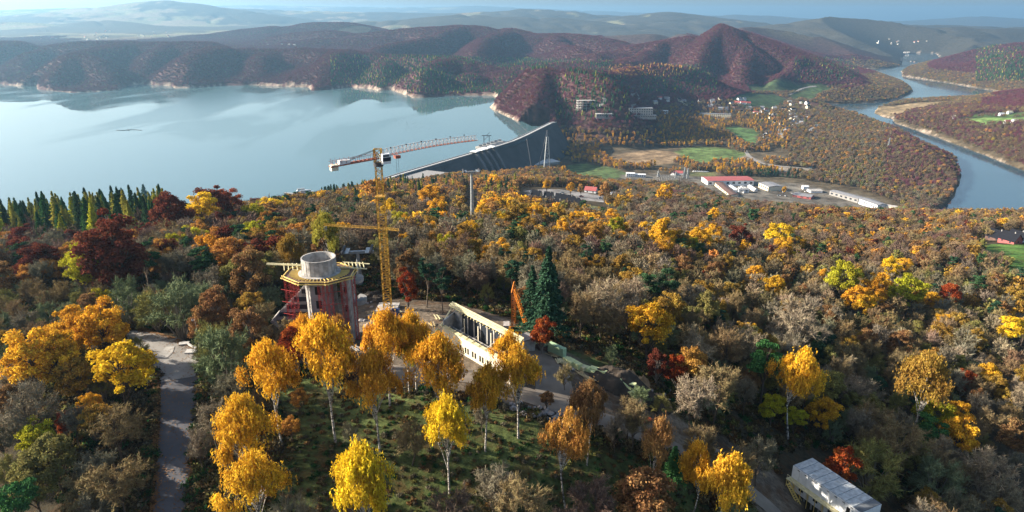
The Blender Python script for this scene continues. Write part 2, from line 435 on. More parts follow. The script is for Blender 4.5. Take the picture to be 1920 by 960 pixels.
gpx, gpy, gzc = project(GX, GY, GZ)
base = np.zeros(GX.shape + (4,)); base[..., 3] = 1
near_c = np.array([0.040, 0.033, 0.020]); hill_c = np.array([0.070, 0.036, 0.038])
t = smooth01((GY - 900) / 900)[..., None]
base[..., :3] = near_c * (1 - t) + hill_c * t
val = smooth01((-30 - GZ) / 15)[..., None] * smooth01((GY - 800) / 200)[..., None]
base[..., :3] = base[..., :3] * (1 - val) + np.array([0.085, 0.07, 0.045]) * val
# far country: fields between woods
fn = fbm(GX, GY, 900, 5, 55) + 0.35 * fbm(GX, GY, 160, 3, 56)
farm = smooth01((GY - 4300) / 900) * smooth01((-0.04 - 0.5 * smooth01((GX / GY + 0.4) * 2) + fn) / 0.08)
fcol = np.where((fbm(GX, GY, 230, 2, 77) > 0)[..., None], np.array([0.19, 0.19, 0.10]), np.array([0.25, 0.20, 0.13]))
wood = np.array([0.045, 0.045, 0.035])
tf = smooth01((GY - 4200) / 700)[..., None]
base[..., :3] = base[..., :3] * (1 - tf) + wood * tf
base[..., :3] = base[..., :3] * (1 - 0.75 * farm[..., None]) + fcol * 0.75 * farm[..., None]
open_mask = np.zeros(GX.shape, bool)
for nm, P, c in OPEN:
    xs = [p[0] for p in P]; ys = [p[1] for p in P]
    sel = (GX > min(xs) - 20) & (GX < max(xs) + 20) & (GY > min(ys) - 20) & (GY < max(ys) + 20)
    if not sel.any(): continue
    sc = max(2.0, (np.mean(ys)) * 0.01)
    sd = poly_sd(GX[sel], GY[sel], P) + fbm(GX[sel], GY[sel], sc * 3, 3, 4) * sc
    m = smooth01(sd / sc + 0.5)[:, None]
    b = base[sel]; v = 1 + 0.35 * fbm(GX[sel], GY[sel], sc * 4, 4, 12)[:, None]
    b[:, :3] = b[:, :3] * (1 - m) + np.array(c) * v * m
    base[sel] = b
    o = open_mask[sel]; o |= sd > 0; open_mask[sel] = o
# pale rock and mud along the shores
for P, lv, wd in ((LAKE, 0.0, 4.0), (RIVER, RIVER_Z, 3.0)):
    sd = -poly_sd(GX, GY, P)
    edge = (sd > -8) & (sd < wd + 16 * (fbm(GX, GY, 90, 3, 14) - 0.05)) & (GZ < lv + 9) & (GZ > lv - 3) & (GY > 700)
    base[edge, :3] = np.array([0.28, 0.23, 0.18]) * (0.8 + 0.5 * vnoise(GX[edge] / 12, GY[edge] / 12)[:, None])

def in_open(X, Y, grow=0.0):
    r = np.zeros(np.shape(X), bool)
    for nm, P, c in OPEN:
        r |= in_poly(X, Y, P)
    return r

m, n, out = new_mat('ground_cover')
b = N(n, 'ShaderNodeBsdfPrincipled'); b.inputs['Roughness'].default_value = 0.95; b.inputs['Specular IOR Level'].default_value = 0.1
at = N(n, 'ShaderNodeAttribute'); at.attribute_name = 'gcol'
tc = N(n, 'ShaderNodeTexCoord')
n1 = N(n, 'ShaderNodeTexNoise'); n1.inputs['Scale'].default_value = 0.9; n1.inputs['Detail'].default_value = 8; n1.inputs['Roughness'].default_value = 0.7
n2 = N(n, 'ShaderNodeTexNoise'); n2.inputs['Scale'].default_value = 0.06; n2.inputs['Detail'].default_value = 5
n.links.new(tc.outputs['Object'], n1.inputs['Vector']); n.links.new(tc.outputs['Object'], n2.inputs['Vector'])
ad = N(n, 'ShaderNodeMath', operation='MULTIPLY'); n.links.new(n1.outputs[0], ad.inputs[0]); n.links.new(n2.outputs[0], ad.inputs[1])
mr = N(n, 'ShaderNodeMapRange'); mr.inputs[1].default_value = 0.14; mr.inputs[2].default_value = 0.36; mr.inputs[3].default_value = 0.35; mr.inputs[4].default_value = 1.7
n.links.new(ad.outputs[0], mr.inputs[0])
sc = N(n, 'ShaderNodeVectorMath', operation='SCALE'); n.links.new(at.outputs['Color'], sc.inputs[0]); n.links.new(mr.outputs[0], sc.inputs['Scale'])
# fallen leaves in drifts
n3 = N(n, 'ShaderNodeTexNoise'); n3.inputs['Scale'].default_value = 0.25; n3.inputs['Detail'].default_value = 9; n3.inputs['Roughness'].default_value = 0.75
n.links.new(tc.outputs['Object'], n3.inputs['Vector'])
r3 = N(n, 'ShaderNodeMapRange'); r3.inputs[1].default_value = 0.50; r3.inputs[2].default_value = 0.60; r3.inputs[3].default_value = 0; r3.inputs[4].default_value = 0.55
n.links.new(n3.outputs[0], r3.inputs[0])
mx = N(n, 'ShaderNodeMix', data_type='RGBA'); mx.inputs['B'].default_value = (0.10, 0.05, 0.022, 1)
n.links.new(r3.outputs[0], mx.inputs['Factor']); n.links.new(sc.outputs[0], mx.inputs['A'])
n.links.new(mx.outputs['Result'], b.inputs['Base Color'])
bp = N(n, 'ShaderNodeBump'); bp.inputs['Strength'].default_value = 0.7; bp.inputs['Distance'].default_value = 0.5
n.links.new(n1.outputs[0], bp.inputs['Height']); n.links.new(bp.outputs[0], b.inputs['Normal'])
n.links.new(b.outputs[0], out.inputs[0])
M_GROUND = m

V = np.stack([GX, GY, GZ], -1).reshape(-1, 3)
idx = np.arange(NY * NA).reshape(NY, NA)
F = np.stack([idx[:-1, :-1], idx[:-1, 1:], idx[1:, 1:], idx[1:, :-1]], -1).reshape(-1, 4)
me = np_mesh('terrain', V, F, 4, [M_GROUND], {'gcol': ('FLOAT_COLOR', 'POINT', base.reshape(-1, 4))})
me.polygons.foreach_set('use_smooth', np.ones(len(me.polygons), bool))
terrain = bpy.data.objects.new('terrain', me); COL.objects.link(terrain)
tag(terrain, kind='structure')

# ------------------------------------------------------------------ water
def water_mat(name, base_c, rough, bscale, bstr, streak=True):
    m, n, out = new_mat(name)
    b = N(n, 'ShaderNodeBsdfPrincipled')
    b.inputs['Base Color'].default_value = (*base_c, 1); b.inputs['IOR'].default_value = 1.33; b.inputs['Specular IOR Level'].default_value = 0.75
    tc = N(n, 'ShaderNodeTexCoord'); mp = N(n, 'ShaderNodeMapping'); mp.inputs['Scale'].default_value = (1.0, 0.35, 1.0)
    mp.inputs['Rotation'].default_value = (0, 0, R(-25))
    n.links.new(tc.outputs['Object'], mp.inputs[0])
    nz = N(n, 'ShaderNodeTexNoise'); nz.inputs['Scale'].default_value = bscale; nz.inputs['Detail'].default_value = 4
    n.links.new(tc.outputs['Object'], nz.inputs['Vector'])
    bp = N(n, 'ShaderNodeBump'); bp.inputs['Distance'].default_value = 0.3
    n.links.new(nz.outputs[0], bp.inputs['Height'])
    pt = N(n, 'ShaderNodeTexNoise'); pt.inputs['Scale'].default_value = 0.0035; pt.inputs['Detail'].default_value = 5; pt.inputs['Distortion'].default_value = 0.6
    n.links.new(mp.outputs[0], pt.inputs['Vector'])
    # wind-ruffled water between calm slicks
    r1 = N(n, 'ShaderNodeMapRange'); r1.inputs[1].default_value = 0.46; r1.inputs[2].default_value = 0.56
    r1.inputs[3].default_value = bstr * 0.05; r1.inputs[4].default_value = bstr
    n.links.new(pt.outputs[0], r1.inputs[0]); n.links.new(r1.outputs[0], bp.inputs['Strength'])
    r2 = N(n, 'ShaderNodeMapRange'); r2.inputs[1].default_value = 0.46; r2.inputs[2].default_value = 0.56
    r2.inputs[3].default_value = rough * 0.08; r2.inputs[4].default_value = rough
    n.links.new(pt.outputs[0], r2.inputs[0]); n.links.new(r2.outputs[0], b.inputs['Roughness'])
    n.links.new(bp.outputs[0], b.inputs['Normal'])
    n.links.new(b.outputs[0], out.inputs[0])
    return m
M_LAKE = water_mat('lake_water', (0.075, 0.14, 0.15), 0.20, 0.25, 0.16)
M_RIVER = water_mat('river_water', (0.035, 0.075, 0.10), 0.12, 0.3, 0.10)
def flat_poly(name, P, z, m, grow=1.0):
    c = np.mean([p[:2] for p in P], axis=0)
    me = bpy.data.meshes.new(name)
    vs = [(p[0], p[1], z) for p in P]
    me.from_pydata(vs, [], [list(range(len(vs)))])
    me.materials.append(m); me.update()
    o = bpy.data.objects.new(name, me); COL.objects.link(o)
    return o
def expand(P, k):
    out_ = []; n_ = len(P)
    ar = sum(P[i][0] * P[(i + 1) % n_][1] - P[(i + 1) % n_][0] * P[i][1] for i in range(n_))
    s_ = 1 if ar > 0 else -1
    for i in range(n_):
        a = Vector(P[i - 1][:2]); b_ = Vector(P[i][:2]); c_ = Vector(P[(i + 1) % n_][:2])
        d1 = (b_ - a).normalized(); d2 = (c_ - b_).normalized()
        nn = Vector((d1.y + d2.y, -d1.x - d2.x)) * s_
        if nn.length < 0.2: nn = Vector((d1.y, -d1.x)) * s_
        nn.normalize(); q = b_ + nn * k
        out_.append((q.x, q.y, 0))
    return out_
# the water sheet reaches under its banks; on the dam side it stops inside the dam body
lake_p = [p for p in LAKE]
lk = flat_poly('lake', [(*p[:2], 0) for p in expand(LAKE, 14.0)], 0.0, M_LAKE); tag(lk, kind='structure')
rv = flat_poly('river', expand(RIVER, 10.0), RIVER_Z, M_RIVER); tag(rv, kind='structure')

# ------------------------------------------------------------------ the air
def haze(density, col, g):
    m, n, out = new_mat('haze')
    v = N(n, 'ShaderNodeVolumePrincipled')
    v.inputs['Color'].default_value = (*col, 1); v.inputs['Density'].default_value = density; v.inputs['Anisotropy'].default_value = g
    n.links.new(v.outputs[0], out.inputs['Volume'])
    x0, x1, y0, y1, z0, z1 = -32000, 32000, -300, 30000, -120, float(GZ.max()) + 25
    vs = [(x, y, z) for z in (z0, z1) for y in (y0, y1) for x in (x0, x1)]
    o = mesh_obj('haze', vs, [(0, 2, 3, 1), (4, 5, 7, 6), (0, 1, 5, 4), (2, 6, 7, 3), (0, 4, 6, 2), (1, 3, 7, 5)], m)
    tag(o, 'thin blue haze lying over the lake and hills', None, None, 'stuff')
    return o
HAZE = haze(0.000062, (0.36, 0.68, 1.0), 0.5)
# ------------------------------------------------------------------ tree shapes
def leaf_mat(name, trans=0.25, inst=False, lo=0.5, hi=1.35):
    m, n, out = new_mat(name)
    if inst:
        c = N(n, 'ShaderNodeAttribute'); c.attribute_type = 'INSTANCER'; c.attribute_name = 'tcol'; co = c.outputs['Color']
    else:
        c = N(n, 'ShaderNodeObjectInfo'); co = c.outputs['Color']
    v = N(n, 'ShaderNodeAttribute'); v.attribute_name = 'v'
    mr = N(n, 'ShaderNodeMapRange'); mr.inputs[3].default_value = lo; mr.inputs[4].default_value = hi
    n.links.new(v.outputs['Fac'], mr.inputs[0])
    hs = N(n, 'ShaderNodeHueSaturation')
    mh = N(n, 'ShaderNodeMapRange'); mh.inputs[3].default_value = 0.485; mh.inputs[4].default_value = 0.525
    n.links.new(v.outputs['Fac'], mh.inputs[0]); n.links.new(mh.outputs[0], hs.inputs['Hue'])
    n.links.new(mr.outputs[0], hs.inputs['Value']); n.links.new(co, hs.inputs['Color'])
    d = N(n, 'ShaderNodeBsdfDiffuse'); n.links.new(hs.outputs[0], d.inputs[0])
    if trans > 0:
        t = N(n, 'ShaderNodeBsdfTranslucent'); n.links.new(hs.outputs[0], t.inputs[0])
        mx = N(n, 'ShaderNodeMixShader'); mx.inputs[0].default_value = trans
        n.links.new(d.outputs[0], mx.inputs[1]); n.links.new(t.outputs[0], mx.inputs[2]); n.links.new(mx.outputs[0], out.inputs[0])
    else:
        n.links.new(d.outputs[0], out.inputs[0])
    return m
M_LEAF = leaf_mat('leaf'); M_LEAF_I = leaf_mat('leaf_mass', 0.2, True)
M_NEED = leaf_mat('needle', 0.0); M_NEED_I = leaf_mat('needle_mass', 0.0, True)
M_TWIG = leaf_mat('twig', 0.0, False, 0.6, 1.3); M_TWIG_I = leaf_mat('twig_mass', 0.0, True, 0.6, 1.3)
M_BARK = mat('bark', (0.10, 0.075, 0.055), 0.95, var=0.3, scale=3)
M_BARK_G = mat('grey_bark', (0.20, 0.17, 0.14), 0.95, var=0.3, scale=3)
# birch bark: white with dark bands
m_, n_, o_ = new_mat('birch_bark')
b_ = N(n_, 'ShaderNodeBsdfPrincipled'); b_.inputs['Roughness'].default_value = 0.7
tc_ = N(n_, 'ShaderNodeTexCoord'); mp_ = N(n_, 'ShaderNodeMapping'); mp_.inputs['Scale'].default_value = (1.2, 1.2, 3.0)
nz_ = N(n_, 'ShaderNodeTexNoise'); nz_.inputs['Scale'].default_value = 1.2; nz_.inputs['Detail'].default_value = 6
cr_ = N(n_, 'ShaderNodeValToRGB'); cr_.color_ramp.elements[0].position = 0.40; cr_.color_ramp.elements[0].color = (0.06, 0.05, 0.045, 1)
cr_.color_ramp.elements[1].position = 0.56; cr_.color_ramp.elements[1].color = (0.55, 0.50, 0.43, 1)
n_.links.new(tc_.outputs['Object'], mp_.inputs[0]); n_.links.new(mp_.outputs[0], nz_.inputs['Vector']); n_.links.new(nz_.outputs[0], cr_.inputs[0])
n_.links.new(cr_.outputs[0], b_.inputs['Base Color']); n_.links.new(b_.outputs[0], o_.inputs[0])
M_BIRCH = m_

def unit(v):
    return v / (np.linalg.norm(v, axis=-1, keepdims=True) + 1e-9)

def quads(c, nrm, up, wd, ht):
    """one leaf-clump face per centre: normal nrm, long axis as near up as possible"""
    s = unit(np.cross(up, nrm)); u = unit(np.cross(nrm, s))
    wd = np.asarray(wd)[..., None]; ht = np.asarray(ht)[..., None]
    V = np.stack([c - u * ht, c + s * wd - u * ht * 0.1, c + u * ht, c - s * wd + u * ht * 0.15], 1)
    return V.reshape(-1, 3)

def limb_mesh(paths, sides=5):
    """tapered limbs; a path is [(point, radius), ...]"""
    V = []; F = []
    for P in paths:
        pts_ = [Vector(p) for p, r in P]
        base_i = len(V)
        for i, (p, r) in enumerate(P):
            d = (pts_[min(i + 1, len(P) - 1)] - pts_[max(i - 1, 0)]).normalized()
            a = d.orthogonal().normalized(); b = d.cross(a)
            for k in range(sides):
                t = 2 * math.pi * k / sides
                V.append(tuple(pts_[i] + (a * math.cos(t) + b * math.sin(t)) * r))
        for i in range(len(P) - 1):
            for k in range(sides):
                k2 = (k + 1) % sides
                F.append((base_i + i * sides + k, base_i + i * sides + k2, base_i + (i + 1) * sides + k2, base_i + (i + 1) * sides + k))
    return np.array(V), np.array(F)

def dome_dirs(rs, n_, low=-0.3):
    z = rs.uniform(low, 1, n_); t = rs.uniform(0, 2 * np.pi, n_)
    r = np.sqrt(np.maximum(0, 1 - z * z))
    return np.stack([r * np.cos(t), r * np.sin(t), z], 1)

def skeleton(rs, H, base, rad, n_limb, tr, lean=0.3, fork=False):
    """trunk and main limbs ending in the crown's clusters"""
    top = H * 0.9
    bx, by = rs.normal(0, lean, 2)
    def axis(t): return np.array([bx * math.sin(t * 2.5), by * math.sin(t * 2.1), top * t])
    paths = [[(axis(t), tr * (1 - t) ** 0.8 + 0.03) for t in (0, 0.03, 0.2, 0.4, 0.6, 0.8, 1.0)]]
    paths[0][0] = (paths[0][0][0] - np.array([0, 0, 0.8]), tr * 1.5)
    ends = []
    cz = (base + H) / 2; hz_ = (H - base) / 2
    for i in range(n_limb):
        d = dome_dirs(rs, 1, -0.75)[0]
        rr = rs.uniform(0.45, 0.86)
        e = np.array([d[0] * rad * rr, d[1] * rad * rr, cz + d[2] * hz_ * rr])
        t0 = np.clip((e[2] - rs.uniform(0.18, 0.34) * H) / top, base / H * 0.55, 0.85)
        s = axis(t0)
        mid = (s + e) / 2 + np.array([0, 0, 0.04 * H])
        r0 = tr * (1 - t0) * 0.5 + 0.03
        paths.append([(s, r0), (mid, r0 * 0.6), (e, 0.03)])
        ends.append(e)
    return paths, np.array(ends)

def rand_unit(rs, n_): return unit(rs.normal(size=(n_, 3)))

def make_crown(kind, seed, nf, fs):
    """returns crown faces (V, F, v) and trunk paths. nf: number of faces, fs: face size factor"""
    rs = np.random.default_rng(seed)
    if kind == 'birch':
        H = 18.0; base = 6.2; rad = 3.7
        paths, ends = skeleton(rs, H, base + 1.5, rad, 34, 0.17, 0.5)
        zz = ends[:, 2]
        # drooping sprays: chains of narrow faces falling from each cluster
        prof = np.clip((H - zz) / (H - base), 0, 1)
        ends[:, :2] *= (0.35 + 0.9 * np.sin(np.clip(prof, 0.05, 1) * np.pi * 0.75))[:, None]
        th_ = np.arctan2(ends[:, 1], ends[:, 0]); ph_ = rs.uniform(0, 6.28, 3)
        ends[:, :2] *= (1 + .28 * np.sin(2 * th_ + ph_[0] + zz * .25) + .2 * np.sin(3 * th_ + ph_[1] - zz * .4) + .14 * np.sin(zz * 1.3 + ph_[2]))[:, None]
        ends = np.concatenate([ends, [[0, 0, H - 0.8], [0.4, 0.2, H - 2.2], [-0.3, 0.3, H - 3.4]]])
        K = len(ends); ns = nf // 7
        ci = rs.integers(0, K, ns)
        off = rs.normal(0, 1, (ns, 3)) * np.array([0.60, 0.60, 0.5]) * (0.45 + 0.85 * rs.random(K))[ci][:, None]
        st = ends[ci] + off
        L = rs.uniform(0.6, 1.5, ns) * rs.uniform(0.6, 2.0, K)[ci]
        out_ = unit(st * np.array([1, 1, 0]) + 1e-3)
        cs = []; nr = []
        for k in range(7):
            f = (k + rs.random(ns)) / 7
            c = st + out_ * (0.35 * f * (1 - f))[:, None] * 2 + np.stack([rs.normal(0, .09, ns), rs.normal(0, .09, ns), -f * L + 0.5], 1)
            cs.append(c); nr.append(unit(out_ + rs.normal(0, 0.7, (ns, 3))))
        c = np.concatenate(cs); nr = np.concatenate(nr)
        n2 = len(c)
        up = unit(np.stack([rs.normal(0, .25, n2), rs.normal(0, .25, n2), np.ones(n2)], 1))
        V = quads(c, nr, up, rs.uniform(0.06, 0.115, n2) * fs, rs.uniform(0.13, 0.28, n2) * fs)
        vv = np.clip(np.tile(rs.random(K)[ci], 7) * 0.45 + rs.random(n2) * 0.55, 0, 1)
    elif kind in ('leafy', 'round'):
        H = 13.0; base = 2.6 if kind == 'leafy' else 1.2; rad = 4.6 if kind == 'leafy' else 4.2
        paths, ends = skeleton(rs, H, base, rad, 52, 0.2, 0.5)
        K = len(ends); cr = rs.uniform(0.55, 1.25, K)
        ci = rs.integers(0, K, nf)
        d = rand_unit(rs, nf); d[:, 2] = np.where(d[:, 2] < -0.3, -d[:, 2], d[:, 2])
        c = ends[ci] + d * (cr[ci] * rs.uniform(0.3, 1.15, nf))[:, None] * np.array([1.05, 1.05, 0.95])
        nr = unit(d + rs.normal(0, 0.8, (nf, 3)))
        V = quads(c, nr, rand_unit(rs, nf), rs.uniform(0.10, 0.2, nf) * fs, rs.uniform(0.12, 0.24, nf) * fs)
        vv = np.clip(rs.random(K)[ci] * 0.4 + rs.random(nf) * 0.6, 0, 1)
    elif kind == 'poplar':
        H = 18.0; base = 2.0
        paths, _ = skeleton(rs, H, base, 1.2, 6, 0.2, 0.3)
        nb = 12; zc_ = rs.uniform(base + 1, H - 1.5, nb); cc = np.stack([rs.normal(0, .7, nb), rs.normal(0, .7, nb), zc_], 1)
        ci = rs.integers(0, nb, nf)
        prof = np.sin(np.clip((zc_ - base) / (H - base), 0.08, 0.92) * np.pi) ** 0.6
        d = rand_unit(rs, nf)
        c = cc[ci] + d * (1.6 * prof[ci] * rs.uniform(0.6, 1.05, nf))[:, None] * np.array([1, 1, 1.7])
        V = quads(c, unit(d + rs.normal(0, .7, (nf, 3))), rand_unit(rs, nf), rs.uniform(.12, .22, nf) * fs, rs.uniform(.2, .34, nf) * fs)
        vv = np.clip(rs.random(nb)[ci] * 0.4 + rs.random(nf) * 0.6, 0, 1)
    elif kind in ('bare', 'brush'):
        H = 13.0; base = 4.0 if kind == 'bare' else 1.0; rad = 4.2
        paths, ends = skeleton(rs, H, base, rad, 34, 0.16, 0.6)
        if kind == 'brush':
            paths = []
            ends = []
            for i in range(26):
                d = dome_dirs(rs, 1, 0.25)[0]
                e = np.array([d[0] * rad * .8, d[1] * rad * .8, 2 + d[2] * (H - 5) * rs.uniform(.7, 1)])
                paths.append([((d[0] * .3, d[1] * .3, -.5), 0.09), (e * np.array([.45, .45, .5]), 0.06), (e, 0.025)]); ends.append(e)
            ends = np.array(ends)
        K = len(ends); sub = 5
        # second-order branches
        e2 = np.repeat(ends, sub, 0); d2 = unit(unit(e2 - np.array([0, 0, H * 0.35])) + rs.normal(0, .55, e2.shape) + np.array([0, 0, .25]))
        s2 = e2 - unit(e2 - np.array([0, 0, H * 0.3])) * rs.uniform(0, 1.6, (len(e2), 1)); t2 = s2 + d2 * rs.uniform(1.0, 2.2, (len(e2), 1))
        nt_ = nf - len(e2)
        ci = rs.integers(0, len(e2), nt_); f = rs.random((nt_, 1))
        s3 = s2[ci] * (1 - f) + t2[ci] * f
        d3 = unit(d2[ci] + rs.normal(0, .6, (nt_, 3)) + np.array([0, 0, .2])); L3 = rs.uniform(.45, 1.25, nt_)
        c = np.concatenate([(s2 + t2) / 2, s3 + d3 * L3[:, None] * .5]); dd = np.concatenate([d2, d3])
        n2 = len(c); hl = np.concatenate([np.linalg.norm(t2 - s2, axis=1) * .5, L3 * .5])
        V = quads(c, rand_unit(rs, n2), dd, np.concatenate([np.full(len(e2), .05), rs.uniform(.022, .045, nt_)]) * fs, hl * (1 + .15 * (fs - 1)))
        vv = rs.random(n2)
        nf = n2
    elif kind in ('spruce', 'larch'):
        H = 17.0; base = 1.8; rad = 3.7 if kind == 'spruce' else 3.4
        paths = [[((0, 0, -.8), .3), ((0, 0, H * .5), .15), ((0, 0, H * .98), .03)]]
        nb = 190
        tz = rs.random(nb) ** 0.8; z = base + (H - base) * tz
        rr = rad * (1 - tz) ** 1.0 * rs.uniform(.55, 1.2, nb) + .1
        th = rs.uniform(0, 2 * np.pi, nb)
        per = nf // nb
        f = rs.random((nb, per)) ** 0.7
        rad_ = rr[:, None] * f
        droop = 0.38 if kind == 'spruce' else 0.2
        sp = rs.normal(0, 1, (nb, per)) * (0.14 + 0.16 * f) * np.minimum(rr[:, None], 1.6)
        cz_ = z[:, None] - droop * rad_ * f + rs.normal(0, .1, (nb, per)) - np.abs(sp) * .15
        ct, st_ = np.cos(th)[:, None], np.sin(th)[:, None]
        c = np.stack([rad_ * ct - sp * st_, rad_ * st_ + sp * ct, cz_], -1).reshape(-1, 3)
        dirs = np.stack([ct + 0 * f, st_ + 0 * f, -droop + 0 * f], -1).reshape(-1, 3)
        n2 = len(c)
        nr = unit(np.array([0, 0, 1.0]) + rs.normal(0, .55, (n2, 3)))
        V = quads(c, nr, unit(dirs + rs.normal(0, .3, (n2, 3))), rs.uniform(.09, .17, n2) * fs, rs.uniform(.18, .36, n2) * fs)
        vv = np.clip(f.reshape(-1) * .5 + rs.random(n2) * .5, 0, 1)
        nf = n2
    elif kind == 'pine':
        H = 15.0
        paths, ends = skeleton(rs, H, 5.5, 2.9, 22, 0.2, 0.3)
        K = len(ends); ci = rs.integers(0, K, nf)
        d = rand_unit(rs, nf); d[:, 2] = np.abs(d[:, 2]) * .8 - .15
        c = ends[ci] + d * (rs.uniform(.8, 1.5, K)[ci] * rs.uniform(.35, 1.05, nf))[:, None] * np.array([1, 1, .6])
        V = quads(c, unit(d + rs.normal(0, .8, (nf, 3))), rand_unit(rs, nf), rs.uniform(.08, .14, nf) * fs, rs.uniform(.16, .28, nf) * fs)
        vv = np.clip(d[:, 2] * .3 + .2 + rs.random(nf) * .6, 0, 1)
    n_faces = len(V) // 4
    F = np.arange(n_faces * 4).reshape(-1, 4)
    return V, F, vv, paths, H

TREE_DIM = {}     # kind -> (height, crown centre height, crown width) of the unit tree
def tree_meshes(kind, seeds, nf, fs, leafm, barkm, joined=False, crown_only=False):
    res = []
    for sd in seeds:
        V, F, vv, paths, H = make_crown(kind, sd, nf, fs)
        lo = np.percentile(V, 2, axis=0); hi = np.percentile(V, 98, axis=0)
        TREE_DIM[kind] = (H, (lo[2] + hi[2]) / 2, (hi[0] - lo[0] + hi[1] - lo[1]) / 2, hi[2] - lo[2])
        TV, TF = limb_mesh(paths, 5 if nf > 2500 else 3)
        if joined or crown_only:
            if crown_only: TV, TF = limb_mesh(paths[:1], 3)
            VV = np.concatenate([V, TV]); FF = np.concatenate([F, TF + len(V)])
            v_ = np.concatenate([np.repeat(vv, 4), np.full(len(TV), .5)])
            me_ = np_mesh(kind, VV, FF, 4, [leafm, barkm], {'v': ('FLOAT', 'POINT', v_)})
            mi = np.zeros(len(FF), np.int32); mi[len(F):] = 1
            me_.polygons.foreach_set('material_index', mi)
            res.append((me_, None))
        else:
            cm = np_mesh(kind + '_crown', V, F, 4, [leafm], {'v': ('FLOAT', 'POINT', np.repeat(vv, 4))})
            tm = np_mesh(kind + '_trunk', TV, TF, 4, [barkm])
            res.append((cm, tm))
    return res

SPEC = {  # kind: faces near, faces middle, face size middle, leaf, bark
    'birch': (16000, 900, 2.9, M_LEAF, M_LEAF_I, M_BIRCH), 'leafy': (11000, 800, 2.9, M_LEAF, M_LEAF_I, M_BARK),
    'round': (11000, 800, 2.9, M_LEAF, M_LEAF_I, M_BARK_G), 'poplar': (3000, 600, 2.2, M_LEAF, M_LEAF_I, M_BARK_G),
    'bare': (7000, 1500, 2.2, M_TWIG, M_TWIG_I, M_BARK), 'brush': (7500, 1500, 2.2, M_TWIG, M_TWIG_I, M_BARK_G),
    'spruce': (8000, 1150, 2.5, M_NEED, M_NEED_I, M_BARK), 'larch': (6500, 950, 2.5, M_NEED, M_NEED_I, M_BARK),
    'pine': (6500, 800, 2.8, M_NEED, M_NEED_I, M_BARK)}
NEAR = {}; MIDI = {}; MIDO = {}
for i, (k, (a, b_, fs_, lm, li, bk)) in enumerate(SPEC.items()):
    NEAR[k] = tree_meshes(k, [100 * i + j for j in range(5)], a, 1.0 if a > 4000 else 1.3, lm, bk)
    MIDO[k] = tree_meshes(k, [100 * i + 50 + j for j in range(3)], b_ * 3, fs_ * 0.6, lm, bk, joined=True)
    MIDI[k] = [q[0] for q in tree_meshes(k, [100 * i + 70 + j for j in range(3)], b_, fs_, li, bk, crown_only=True)]

# far crowns: a ragged lump of big leaf masses
ICO_V = [(-1, 1.618, 0), (1, 1.618, 0), (-1, -1.618, 0), (1, -1.618, 0), (0, -1, 1.618), (0, 1, 1.618), (0, -1, -1.618), (0, 1, -1.618), (1.618, 0, -1), (1.618, 0, 1), (-1.618, 0, -1), (-1.618, 0, 1)]
ICO_F = [(0, 11, 5), (0, 5, 1), (0, 1, 7), (0, 7, 10), (0, 10, 11), (1, 5, 9), (5, 11, 4), (11, 10, 2), (10, 7, 6), (7, 1, 8), (3, 9, 4), (3, 4, 2), (3, 2, 6), (3, 6, 8), (3, 8, 9), (4, 9, 5), (2, 4, 11), (6, 2, 10), (8, 6, 7), (9, 8, 1)]
def lump(seed, tall, cone=False):
    """a far crown: a broken, dented shell of small faces standing apart from each other"""
    rs = np.random.default_rng(seed)
    Vi = unit(np.array(ICO_V)); T = Vi[np.array(ICO_F)]
    for _ in range(1):
        a, b, c = T[:, 0], T[:, 1], T[:, 2]; ab, bc, ca = unit(a + b), unit(b + c), unit(c + a)
        T = np.concatenate([np.stack(q, 1) for q in ((a, ab, ca), (ab, b, bc), (ca, bc, c), (ab, bc, ca))])
    T = T[T.mean(1)[:, 2] > -0.55]
    cen = T.mean(1, keepdims=True); k = rs.uniform(.78, 1.14, (len(T), 1, 1))
    T = (cen + (T - cen) * rs.uniform(1.0, 1.35, (len(T), 1, 1))) * k + rs.normal(0, .05, T.shape)
    if cone:
        z = (T[..., 2:] + 1) / 2; T = np.concatenate([T[..., :2] * (1.15 - z) * 2.9, 2 + z * 14], -1)
    else:
        T = T * np.array([4.1, 4.1, tall * .34]) + np.array([0, 0, tall * .6])
    V = T.reshape(-1, 3); F = np.arange(len(V)).reshape(-1, 3)
    return np_mesh('lump', V, F, 3, [M_NEED_I], {'v': ('FLOAT', 'POINT', np.repeat(rs.random(len(T)), 3))})
LUMPS = MIDI['bare'][:3] + [lump(9, 17, True), lump(10, 17, True), lump(11, 19)]

